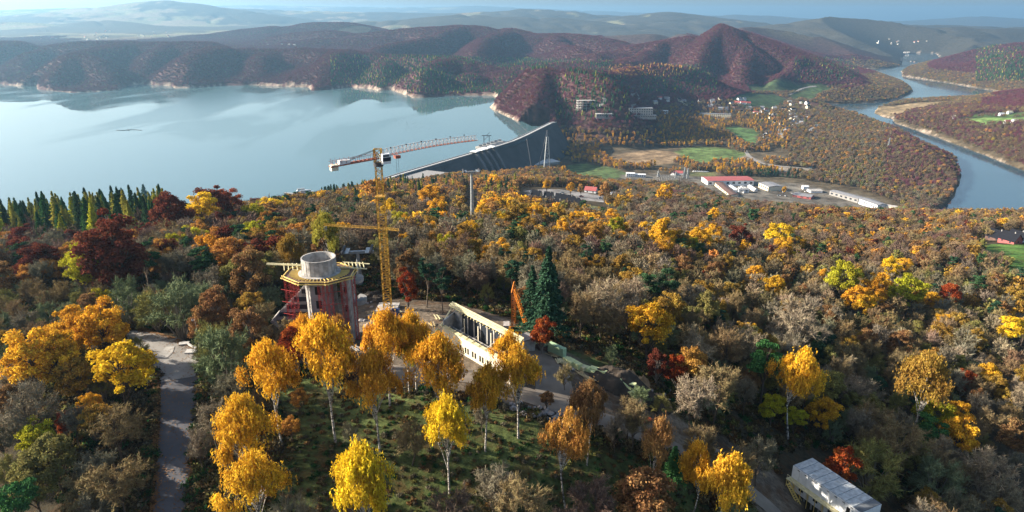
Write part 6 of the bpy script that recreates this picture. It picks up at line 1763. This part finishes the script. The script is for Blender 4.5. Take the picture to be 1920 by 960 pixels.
def hp(px, py): g = ground(px, py); return g.x, g.y
# black-roofed A-frame cabins
CAB = [(1006, 372, 9, 'northernmost of the black-roofed cabins, yellow gable facing the lake'), (1029, 374, 8.5, 'black-roofed cabin just right of the northernmost one'), (1020, 383, 7.5, 'black-roofed cabin with orange-brown gable below the top pair'),
       (1050, 377, 8, 'black-roofed cabin at the left end of the upper row'), (1060, 380, 8.5, 'second black-roofed cabin of the upper row'), (1068, 383, 9, 'third black-roofed cabin of the upper row'), (1077, 387, 9, 'fourth black-roofed cabin of the upper row'), (1086, 391, 9, 'black-roofed cabin at the right end of the upper row'),
       (1036, 388, 7.5, 'black-roofed cabin at the left end of the lower row'), (1046, 390, 8, 'middle black-roofed cabin of the lower row'), (1060, 394, 8, 'black-roofed cabin at the right end of the lower row'), (1010, 396, 8, 'black-roofed cabin half hidden behind golden trees, lowest of all'), (962, 384, 8, 'dark cabin left of the lawn among grey trees'), (958, 345, 8, 'dark cabin near the dam among bare trees')]
for a, b, s_, lab in CAB:
    x, y = hp(a, b); k = s_ / 9
    house('cabin', x, y, R(-28), 8.5 * k, 7.5 * k, 1.6 * k, 7.6 * k, C_CREAM if a in (1006, 1029, 1050, 1060) else C_ROOFB if a == 1020 else C_CONCD, C_ROOFK, lab, 'cabin', 'black-roofed cabins on the slope', wins=1)
x, y = hp(1108, 361); house('cottage', x, y, R(-20), 12, 8, 3.2, 6.2, C_WHITE, C_ROOFR, 'red-roofed cottage at the edge of the car park', 'house')
x, y = hp(1151, 366); house('hut', x, y, .2, 7, 4.5, 2.6, 3.6, C_WHITE, C_ROOFG, 'small white hut among bare trees right of the red cottage', 'hut', chimney=False)
x, y = hp(1105, 417); house('guest_house', x, y, R(-15), 15, 10, 3.2, 7.6, C_WHITE, C_ROOFK, 'white-gabled guest house with black roof, left of a pair', 'house')
x, y = hp(1127, 419); house('guest_house', x, y, R(-15), 18, 10, 3.0, 7.0, C_CONC, C_ROOFK, 'long black-roofed guest house right of the white gable', 'house', wins=4)
# parked cars
def car(x, y, rz, c, label, group):
    z = float(hz(x, y)) + .35; r_ = empty('parked_car', (x, y, z), rz); tag(r_, label, 'car', group)
    m_ = MB(); pr = [(-2.1, .3), (2.1, .3), (2.15, .8), (1.2, .95), (-2.05, 1.0)]
    m_._add([(a, -.85, b) for a, b in pr] + [(a, .85, b) for a, b in pr], [tuple(range(5)), tuple(range(9, 4, -1))] + [(i, 5 + i, 5 + (i + 1) % 5, (i + 1) % 5) for i in range(5)]); m_.build('body', c, r_)
    pr = [(-1.8, 1.0), (1.15, .96), (.5, 1.45), (-1.4, 1.48)]
    m_ = MB(); m_._add([(a, -.75, b) for a, b in pr] + [(a, .75, b) for a, b in pr], [tuple(range(4)), tuple(range(7, 3, -1))] + [(i, 4 + i, 4 + (i + 1) % 4, (i + 1) % 4) for i in range(4)]); m_.build('window', C_GLASS, r_)
    for sx in (-1.3, 1.3):
        for sy in (-.88, .7):
            w_ = MB(); w_.V = []; n_ = 10
            w_._add([(sx + .32 * math.cos(6.283 * k / n_), sy + q, .3 + .32 * math.sin(6.283 * k / n_)) for q in (0, .18) for k in range(n_)], [tuple(range(n_)), tuple(range(2 * n_ - 1, n_ - 1, -1))] + [(k, n_ + k, n_ + (k + 1) % n_, (k + 1) % n_) for k in range(n_)]); w_.build('wheel', C_DARK, r_)
CW = [('white', C_WHITE), ('dark blue', C_BLUEC), ('grey', C_STEEL), ('red', C_ROOFR), ('black', C_DSTEEL)]
for i, (a, b) in enumerate([(997, 360), (1010, 361), (1034, 363), (1052, 365), (1054, 363), (1072, 368), (1090, 370), (1125, 373)]):
    x, y = hp(a, b); w_, c = CW[[0, 4, 1, 0, 2, 4, 3, 0][i]]
    car(x, y, .2 + .4 * (i % 3), c, f'{w_} car on the car park above the cabins, number {i + 1} from the left', 'cars on the car park above the cabins')
rs = np.random.default_rng(12)
for i in range(20):
    a = 1458 + rs.uniform(0, 60); b = 356 + (a - 1458) * .08 + rs.uniform(0, 12); x, y = hp(a, b); w_, c = CW[[0, 0, 2, 0, 4][i % 5]]
    car(x, y, rs.uniform(0, 3), c, f'{w_} vehicle parked in the industrial yard right of the flat black-roofed hall', 'vehicles parked in the industrial yard')
# industrial hall and sheds
def hall(name, A_, B_, wd, h, wm, rm, label, cat='warehouse', z=-56, pitch=1.2, wins=0, away=True):
    """long hall from the near-left ground pixel A_ to the near-right B_"""
    a, b = Vector(at_z(*A_, z)), Vector(at_z(*B_, z)); d = (b - a); L = d.length; d.normalize(); rz = math.atan2(d.y, d.x)
    n_ = Vector((-d.y, d.x, 0)); c = (a + b) / 2 + n_ * wd / 2; zz = float(hz(c.x, c.y))
    r_ = empty(name, (c.x, c.y, zz), rz); tag(r_, label, cat)
    MB().box(-L / 2, L / 2, -wd / 2, wd / 2, -4, h).build('wall', wm, r_)
    MB().gable(-L / 2, L / 2, -wd / 2, wd / 2, h + .02, h + pitch, .6, .25).build('roof', rm, r_)
    for k in range(wins):
        x0 = -L / 2 + (k + .3) * L / wins
        MB().box(x0, x0 + L / wins * .45, -wd / 2 - .1, -wd / 2 + .05, h * .35, h * .75).build('window', C_GLASS, r_)
    return r_
hall('warehouse', (1326, 348), (1413, 347), 34, 9, C_WHITE, C_ROOFR, 'large warehouse with pinkish red roof and white walls', wins=8)
hall('shed', (1338, 347), (1368, 372), 14, 5, C_CREAM, C_ROOFB, 'long brown-roofed shed running down from the red-roofed warehouse', 'shed', wins=7)
hall('hall', (1422, 350), (1440, 358), 26, 8, C_CREAM, C_ROOFG, 'cream-fronted dark-roofed hall right of the red-roofed warehouse', 'hall', wins=5)
hall('shed', (1385, 361), (1404, 361), 9, 5, C_WHITE, C_ROOFG, 'white shed in the middle of the yard below the warehouse', 'shed', wins=2)
hall('shed', (1366, 352), (1378, 360), 7, 3.5, C_WHITE, C_WHITE, 'small white flat shed just below the red-roofed warehouse', 'shed')
hall('shed', (1402, 350), (1414, 358), 6, 3.5, C_WHITE, C_WHITE, 'narrow white shed between the warehouse and cream hall', 'shed')
hall('hut', (1506, 354), (1516, 354), 8, 5, C_WHITE, C_WHITE, 'small white box-shaped hut left of the long shed', 'hut')
hall('shed', (1520, 361), (1542, 361), 16, 3.5, C_WHITE, C_CONC, 'low pale shed beside the white hut', 'shed')
hall('shed', (1486, 368), (1520, 373), 20, 4, C_ROOFR, C_ROOFG, 'low grey-roofed shed with red front in the yard', 'shed', wins=3)
hall('long_shed', (1555, 364), (1608, 379), 16, 7, C_CONCD, C_ROOFG, 'long dark grey-roofed shed, left half of the long row by the wood', 'shed', wins=6)
hall('long_shed', (1610, 380), (1644, 392), 17, 8, C_WHITE, C_ROOFG, 'white-walled grey-roofed hall, right half of the long row', 'hall', wins=8)
hall('long_shed', (1660, 391), (1740, 404), 10, 4, C_CREAM, C_CONC, 'low pale shed behind the golden trees near the river', 'shed')
rs = np.random.default_rng(14)
for i in range(16):
    a = 1380 + rs.uniform(-6, 20); b = 351 + rs.uniform(0, 12); x, y = hp(a, b)
    r_ = empty('stored_block', (x, y, float(hz(x, y))), rs.uniform(0, 3)); tag(r_, 'white wrapped block stored in the yard below the red-roofed warehouse', 'block', 'white blocks stored in the warehouse yard')
    MB().box(-3, 3, -1.3, 1.3, 0, 2.2).build('block', C_WHITE, r_); MB().box(-2.9, 2.9, -1.2, 1.2, 2.22, 2.5).build('cover', C_CONC, r_)
# clinic-like white building and house by the small yard
def flat_building(px, py, rz, L, W, h, wm, label, cat, storeys=2, z=None, rm=C_ROOFG, wm2=C_GLASS, name='flat_building', bays=None):
    x, y = hp(px, py); r_ = empty(name, (x, y, float(hz(x, y))), rz); tag(r_, label, cat)
    MB().box(-L / 2, L / 2, -W / 2, W / 2, -4, h).build('wall', wm, r_); MB().box(-L / 2 - .4, L / 2 + .4, -W / 2 - .4, W / 2 + .4, h + .02, h + .6).build('roof', rm, r_)
    n_ = bays or max(2, int(L / 4))
    for s_ in range(storeys):
        for k in range(n_):
            x0 = -L / 2 + (k + .25) * L / n_
            MB().box(x0, x0 + L / n_ * .5, -W / 2 - .12, -W / 2 + .05, h * (s_ + .35) / storeys, h * (s_ + .8) / storeys).build('window', wm2, r_)
    return r_
flat_building(1182, 331, -.1, 16, 10, 6, C_WHITE, 'white flat-roofed building at the left of the transformer yard', 'building', 2, rm=C_WHITE)
flat_building(1200, 332, -.1, 20, 9, 4.5, C_WHITE, 'low white annex joined to the white building by the meadow', 'building', 1, rm=C_WHITE)
x, y = hp(1272, 327); house('house', x, y, -.3, 16, 11, 3.5, 7, C_WHITE, C_ROOFR, 'red-roofed white house left of the row of white tanks', 'house', wins=3)
x, y = hp(1262, 328); house('house', x, y, 1.1, 9, 7, 3, 6, C_WHITE, C_ROOFR, 'small red-roofed annex beside the red-roofed white house', 'house')
for i in range(8):
    x, y = hp(1301 + i * 3.6, 322 + i * .2); r_ = empty('boat_trailer', (x, y, float(hz(x, y))), .3); tag(r_, 'white boat-shaped hull parked in a row beside the red-roofed house', 'boat', 'white hulls in a row beside the red-roofed house')
    m_ = MB(); pr = [(-3, 1.2), (3.6, 1.2), (2.6, .3), (-2.7, .3)]
    m_._add([(a, -1.1, b) for a, b in pr] + [(a, 1.1, b) for a, b in pr], [tuple(range(4)), tuple(range(7, 3, -1))] + [(i_, 4 + i_, 4 + (i_ + 1) % 4, (i_ + 1) % 4) for i_ in range(4)]); m_.box(-1.4, 1.0, -.8, .8, 1.2, 2.0); m_.build('hull', C_WHITE, r_)
    MB().box(-1.3, 1.05, -.82, .82, 1.5, 1.8).build('window', C_GLASS, r_)
# lattice power poles of the transformer yard
for i, (a, b, t_, lab) in enumerate([(1283, 334, 314, 'green-grey lattice power pylon left of a close pair'), (1289, 335, 316, 'green-grey lattice power pylon right of a close pair'), (1234, 333, 322, 'small lattice pole in the transformer yard, left one'), (1267, 334, 322, 'small lattice pole in the transformer yard, right one'), (1663, 292, 270, 'thin pale power pylon standing among the river woods')]):
    g = Vector(at_z(a, b, -56)); g.z = float(hz(g.x, g.y)); _, _, zc = project(*g); h = max(12, (b - t_) * zc / FPX * 1.03)
    r_ = empty('power_pylon', g); tag(r_, lab, 'power pylon'); MB().lattice((0, 0, -2), (0, 0, h), 5.0, h / 9, .28, taper=.2).build('lattice', C_STEEL, r_)
    for q in (.72, .86): MB().beam((-5, 0, h * q), (5, 0, h * q), .4).build('cross_arm', C_STEEL, r_)
gy_ = MB()
for i in range(14):
    g = Vector(at_z(1232 + i * 3.2, 338 + (i % 3) * 2, -56)); rr = empty('transformer_frame', (g.x, g.y, float(hz(g.x, g.y))), .2); tag(rr, 'grey steel busbar frame of the transformer yard', 'frame', 'busbar frames of the transformer yard')
    MB().beam((-2, 0, 0), (-2, 0, 8), .4).beam((2, 0, 0), (2, 0, 8), .4).build('post', C_CONC, rr); MB().beam((-3, 0, 8.2), (3, 0, 8.2), .5).build('crossbar', C_STEEL, rr)
# hotel and older buildings at the head of the valley
flat_building(1341, 222, -.28, 84, 12, 13, C_CREAM, 'long pale five-storey hotel among golden trees', 'hotel', 4, bays=16, name='hotel')
flat_building(1318, 216, -.28, 20, 10, 5, C_WHITE, 'low white wing at the left end of the long hotel', 'building', 1)
flat_building(1200, 216, .0, 56, 20, 16, C_CONC, 'grey concrete office block at the foot of the dark hill', 'building', 3, bays=10)
flat_building(1200, 221, .0, 74, 12, 5, C_CONCD, 'low wide plinth building in front of the grey office block', 'building', 1)
flat_building(1133, 221, .05, 40, 12, 7, C_CONCD, 'low grey pavilion with pale roof left of the office block', 'building', 1, rm=C_SLAB)
flat_building(1240, 211, -.05, 36, 8, 5, C_WHITE, 'gleaming white low row of greenhouses above the golden trees', 'building', 1, rm=C_WHITE, bays=5)
# concrete frame of an unfinished block
x, y = hp(1098, 205); fr = empty('frame_building', (x, y, float(hz(x, y))), .15); tag(fr, 'unfinished pale concrete frame building on the dark wooded hillside', 'building')
m_ = MB()
for i in range(5):
    for j in range(3):
        m_.box(-20 + i * 10 - .6, -20 + i * 10 + .6, -8 + j * 8 - .6, -8 + j * 8 + .6, -6, 17)
m_.build('column', C_CONC, fr)
for z_ in (0, 5.5, 11, 17.05): MB().box(-21, 21, -9, 9, z_, z_ + .8).build('floor_slab', C_CONC, fr)
# village houses
rs = np.random.default_rng(17)
VH = []
for n_, (x0, y0, x1, y1) in ((44, (1428, 192, 1530, 258)), (16, (1275, 184, 1412, 208)), (7, (1225, 186, 1290, 196)), (5, (1365, 196, 1425, 214))):
    for i in range(n_):
        VH.append((rs.uniform(x0, x1), rs.uniform(y0, y1)))
RM = [('grey', C_ROOFG), ('brown', C_ROOFB), ('red', C_ROOFR), ('dark', C_ROOFK)]
seen_l = {}
VH.sort(key=lambda q: (q[0] // 34, q[1]))
for i, (a, b) in enumerate(VH):
    x, y = hp(a, b)
    if float(poly_sd(np.array([x]), np.array([y]), RIVER)[0]) > -15: continue
    w_, rm = RM[int(rs.choice(4, p=[.4, .25, .15, .2]))]
    ar = 'between the river and the valley road' if a > 1425 else 'above the long hotel' if a > 1290 else 'under the dark wooded hill'
    house('village_house', x, y, rs.uniform(-.6, .8), rs.uniform(11, 16), rs.uniform(8, 10), rs.uniform(3.5, 5.5), rs.uniform(7.5, 9.5), C_WHITE if rs.random() < .6 else C_CREAM, rm, f'small {w_}-roofed village house {ar}', 'house', f'{w_}-roofed village houses {ar}', wins=3)
# weir canal with white gates
for i in range(5):
    g = Vector(at_z(1530, 238 + i * 8.5, -57)); r_ = empty('canal_gate', (g.x, g.y, float(hz(g.x, g.y))), 0); tag(r_, f'white gate frame over the straight canal, number {i + 1} from the far end', 'gate', 'white gates along the straight canal')
    MB().box(-5, 5, -1.2, 1.2, 3.0, 4.6).build('beam', C_WHITE, r_); MB().box(-5, -4, -1, 1, -3, 2.98).build('post', C_CONC, r_); MB().box(4, 5, -1, 1, -3, 2.98).build('post', C_CONC, r_)
cn = [at_z(a, b, -57) for a, b in ((1526, 236), (1532, 236), (1533, 300), (1521, 318), (1515, 318), (1526, 300))]
c_ = flat_poly('canal', [(p[0], p[1], 0) for p in cn], -54.5, M_RIVER); tag(c_, kind='structure')
# right bank
for a, b, lab, rm in ((1888, 231, 'white house with pink roof on the right bank field', C_ROOFR), (1902, 230, 'white house right of the pink-roofed one on the right bank', C_WHITE), (1877, 217, 'small white-roofed farmhouse near the hedge on the right bank', C_WHITE), (1790, 222, 'tiny pale house left on the right bank field', C_CREAM), (1893, 213, 'tiny pale barn behind the hedge on the right bank', C_CREAM)):
    x, y = hp(a, b); house('farm_house', x, y, .1, 13, 8, 3.5, 7.5, C_WHITE, rm, lab, 'house', wins=3)
for a, b, lab, wm in ((1868, 450, 'dark brown timber house left of the bright green meadow', C_ROOFB), (1893, 455, 'red-brown gabled house above the bright green meadow', C_ROOFR), (1908, 452, 'white-gabled dark-roofed house at the right edge above the meadow', C_WHITE)):
    x, y = hp(a, b); house('meadow_house', x, y, R(-70), 12, 9, 3, 8, wm, C_ROOFK, lab, 'house')
# far villages: small pale houses on distant fields
rs = np.random.default_rng(19)
far_h = [(rs.uniform(1638, 1745), rs.uniform(74, 84)) for _ in range(9)] + [(rs.uniform(60, 330), rs.uniform(56, 78)) for _ in range(34)] + [(rs.uniform(500, 560), rs.uniform(84, 92)) for _ in range(5)]
for a, b in far_h:
    x, y = hp(a, b); side = 'beyond the far river bend' if a > 1000 else 'on the hazy fields beyond the lake'
    o = MB(); o.box(-6, 6, -5, 5, -3, 4); ob = o.build('distant_house', C_CREAM); ob.location = (x, y, float(hz(x, y))); ob.rotation_euler = (0, 0, rs.uniform(0, 3))
    rr_ = MB().gable(-6, 6, -5, 5, 4.02, 7.5, .5, .4).build('roof', C_ROOFR if rs.random() < .3 else C_ROOFG, ob)
    tag(ob, f'tiny pale house {side}', 'house', f'tiny houses {side}')
g = Vector(at_d(1646, 78, 5600)); r_ = empty('church', (g.x, g.y, float(hz(g.x, g.y)))); tag(r_, 'tiny white church with tower in the farthest village', 'church')
MB().box(-5, 5, -9, 9, -3, 9).build('nave', C_CREAM, r_); MB().box(-3, 3, -15, -9.1, -3, 24).build('tower', C_WHITE, r_)
# weir in the far river
a, b = Vector(at_z(1694, 101, -59)), Vector(at_z(1716, 100, -59)); d_ = b - a; r_ = empty('weir', (a.x, a.y, -60), math.atan2(d_.y, d_.x)); tag(r_, 'small grey weir with towers across the far river', 'weir')
MB().box(0, d_.length, -4, 4, -4, 5).build('wall', C_CONCD, r_)
for k in range(4): MB().box(4 + k * 22, 12 + k * 22, -6, 6, 5.02, 17).build('gate_tower', C_CONC, r_)

# ------------------------------------------------------------------ utility pole and slabs by the road bend
p = ground(378, 672); up_ = empty('utility_pole', p); tag(up_, 'concrete utility pole beside the bend of the pale road', 'utility pole')
MB().cone(0, 0, .17, .1, -.5, 8.2, 10).build('shaft', C_CONC, up_)
m_ = MB().beam((-.7, 0, 7.9), (.5, 0, 7.9), .12); m_.build('cross_arm', C_STEEL, up_)
ins = MB()
for x_ in (-.6, -.2, .4): ins.cone(x_, 0, .06, .05, 7.97, 8.25, 8)
ins.build('insulator', C_WHITE, up_)
slabs = [(362, 662, .1, 2.6, 1.6, 'larger pale concrete slab beside the utility pole'), (346, 648, .3, 1.9, 1.2, 'smaller pale concrete slab left of the larger one by the road'), (358, 651, -.7, 2.4, .35, 'narrow pale kerb beam behind the concrete slabs'), (368, 656, -.8, 1.8, .35, 'short pale kerb beam nearest the utility pole')]
for a, b, rz, L_, W_, lab in slabs:
    p = ground(a, b); r_ = empty('concrete_slab', p + Vector((0, 0, .25)), rz); tag(r_, lab, 'concrete slab')
    MB().box(-L_ / 2, L_ / 2, -W_ / 2, W_ / 2, 0, .28).build('slab', C_SLAB, r_); MB().box(-L_ / 2 + .2, -L_ / 2 + .4, -W_ / 2, W_ / 2, -.25, -.01).build('bearer', C_TIM, r_); MB().box(L_ / 2 - .4, L_ / 2 - .2, -W_ / 2, W_ / 2, -.25, -.01).build('bearer', C_TIM, r_)

# ------------------------------------------------------------------ on the lake
g = Vector(at_z(241, 244, 0)); bo = empty('log_boom', g); tag(bo, 'thin dark floating boom lying alone on the open lake', 'boom')
m_ = MB(); pp_ = [Vector(at_z(218 + k * 6, 244 + .7 * math.sin(k * .9), 0)) - g for k in range(9)]
for i in range(8): m_.beam(pp_[i] + Vector((0, 0, .3)), pp_[i + 1] + Vector((0, 0, .3)), 1.6, .7)
m_.build('floats', C_DARK, bo); MB().box(-1.5, 1.5, -1, 1, .7, 1.5).build('buoy', C_CONC, bo)
for i, (a, b, L_, lab) in enumerate(((567, 358, 16, 'white excursion boat moored behind the treetops, upper one'), (576, 361, 20, 'white excursion boat moored behind the treetops, lower one'))):
    g = Vector(at_z(a, b, 0)); r_ = empty('excursion_boat', g, .35); tag(r_, lab, 'boat')
    m_ = MB(); m_.prism([(-L_ / 2, -2.2), (L_ / 2 - 3, -2.2), (L_ / 2, 0), (L_ / 2 - 3, 2.2), (-L_ / 2, 2.2)], -.6, 1.4); m_.build('hull', C_WHITE, r_)
    cb_ = MB().box(-L_ / 2 + 1.5, L_ / 2 - 5, -1.8, 1.8, 1.42, 3.6).build('cabin', C_WHITE, r_); MB().box(-L_ / 2 + 1.8, L_ / 2 - 5.3, -1.85, 1.85, 2.2, 3.0).build('window', C_GLASS, cb_); MB().box(-L_ / 2 + 1, L_ / 2 - 4.6, -2, 2, 3.62, 3.8).build('roof', C_STEEL, r_)
g = Vector(at_z(560, 364, 0)); jt_ = empty('jetty', g, -.3); tag(jt_, 'grey floating jetty beside the two white boats', 'jetty'); MB().box(-22, 22, -1.3, 1.3, .1, .6).build('deck', C_CONC, jt_)
fl = MB()
for k in range(6): fl.box(-20 + k * 8, -17 + k * 8, -1.1, 1.1, -.4, .08)
fl.build('float', C_DSTEEL, jt_)
# resting waterfowl: dark specks nobody could count
V_, F_ = [], []; rs = np.random.default_rng(23)
for i in range(220):
    t = rs.normal(0, 1, 2); a = 755 + t[0] * 22 + t[1] * 8; b = 228 + t[1] * 9 + t[0] * 2; x, y, _ = at_z(a, b, 0)
    if poly_sd(np.array([x]), np.array([y]), LAKE)[0] < 10: continue
    o_ = len(V_); V_ += [(x - .6, y, .05), (x, y - .25, .05), (x + .6, y, .05), (x, y + .25, .05), (x - .1, y, .5)]; F_ += [(o_, o_ + 1, o_ + 4), (o_ + 1, o_ + 2, o_ + 4), (o_ + 2, o_ + 3, o_ + 4), (o_ + 3, o_, o_ + 4)]
tag(mesh_obj('waterfowl', V_, F_, C_DARK), 'loose flock of tiny dark birds resting on the lake', None, None, 'stuff')

# fallen leaves gathered along the road's edges and blown over it
rs = np.random.default_rng(29)
rl_ = [Vector(G2(*q)) for q in ((320, 985), (326, 880), (332, 800), (337, 740), (338, 700), (325, 668), (290, 650), (230, 633))]
V_, F_ = [], []
for i in range(9000):
    k = int(rs.integers(0, len(rl_) - 1)); t = rs.random(); a, b = rl_[k], rl_[k + 1]; q = a + (b - a) * t; d = (b - a).normalized()
    hw_ = 2.3 + .5 * k if k < 5 else 4.4
    o_ = (hw_ - abs(rs.normal(0, .5 if rs.random() < .8 else 2.2)) + .5) * rs.choice([-1, 1]); x = q.x - d.y * o_; y = q.y + d.x * o_
    z = float(hz(x, y)) + .2; s_ = rs.uniform(.06, .16); th = rs.uniform(0, 6.28); c_, n_ = math.cos(th) * s_, math.sin(th) * s_; o = len(V_)
    V_ += [(x + c_, y + n_, z + rs.uniform(0, .06)), (x - n_, y + c_, z + .02), (x - c_, y - n_, z), (x + n_, y - c_, z + .03)]; F_.append((o, o + 1, o + 2, o + 3))
C_LITTER = mat('leaf_litter', (0.20, 0.10, 0.035), .9, var=.5, scale=.8)
tag(mesh_obj('fallen_leaves', V_, F_, C_LITTER), 'brown fallen leaves along the edges of the grey road', None, None, 'stuff')
# ------------------------------------------------------------------ one label per tree
ORD = ['', 'second ', 'third ', 'fourth ', 'fifth ', 'sixth ', 'seventh ', 'eighth ', 'ninth ', 'tenth ']
USED = {}
for lab, lst in LABELS.items():
    by = {}
    for t_ in lst: by.setdefault(t_[4], []).append(t_)
    for n2, ts in by.items():
        l2 = lab if len(lst) == 1 else f'{lab}, on the side of {n2}' if n2 else lab
        if len(l2.split()) > 16: l2 = lab
        USED.setdefault(l2, []).extend(ts)
PL = dict(birch='birches', leafy='maples', round='beeches', poplar='poplars', bare='leafless trees', brush='tall shrubs', spruce='spruces', larch='larches', pine='pines')
for l2, ts in USED.items():
    ts.sort(key=lambda q: q[1])
    for i, (root, px, py, kind, n2) in enumerate(ts):
        rel, n1, _ = where(px, py)
        root['category'] = CATW[kind]
        if len(ts) == 1:
            root['label'] = l2; root['group'] = f'{PL[kind]} {rel} {n1}'
        elif len(ts) == 2 and len(l2.split()) <= 14:
            root['label'] = ('left-hand ' if i == 0 else 'right-hand ') + l2; root['group'] = f'{PL[kind]} {rel} {n1}'
        elif len(ts) == 3 and len(l2.split()) <= 15:
            root['label'] = ('leftmost ', 'middle ', 'rightmost ')[i] + l2; root['group'] = f'{PL[kind]} {rel} {n1}'
        elif len(ts) > 8 and len(l2.split()) <= 11:
            q_ = ('far left', 'centre left', 'centre right', 'far right')[min(3, 4 * i // len(ts))]
            root['label'] = f'{l2}, {q_} of its group'; root['group'] = f'{q_} {PL[kind]} {rel} {n1}'
        else:
            root['label'] = l2; root['group'] = l2.replace(' tree ', ' trees ').replace(' birch ', ' birches ').replace(' maple ', ' maples ').replace(' beech ', ' beeches ').replace(' spruce ', ' spruces ').replace(' shrub ', ' shrubs ').replace(' larch ', ' larches ').replace(' pine ', ' pines ').replace(' poplar ', ' poplars ')
for o in list(COL.objects):
    l = o.get('label')
    if l and o.name.startswith('plank_stack') and len(l.split()) > 16: o['label'] = ' '.join(l.split(',')[0].split()[:16])
    if '_px' in o.keys(): del o['_px']
bpy.context.view_layer.update()
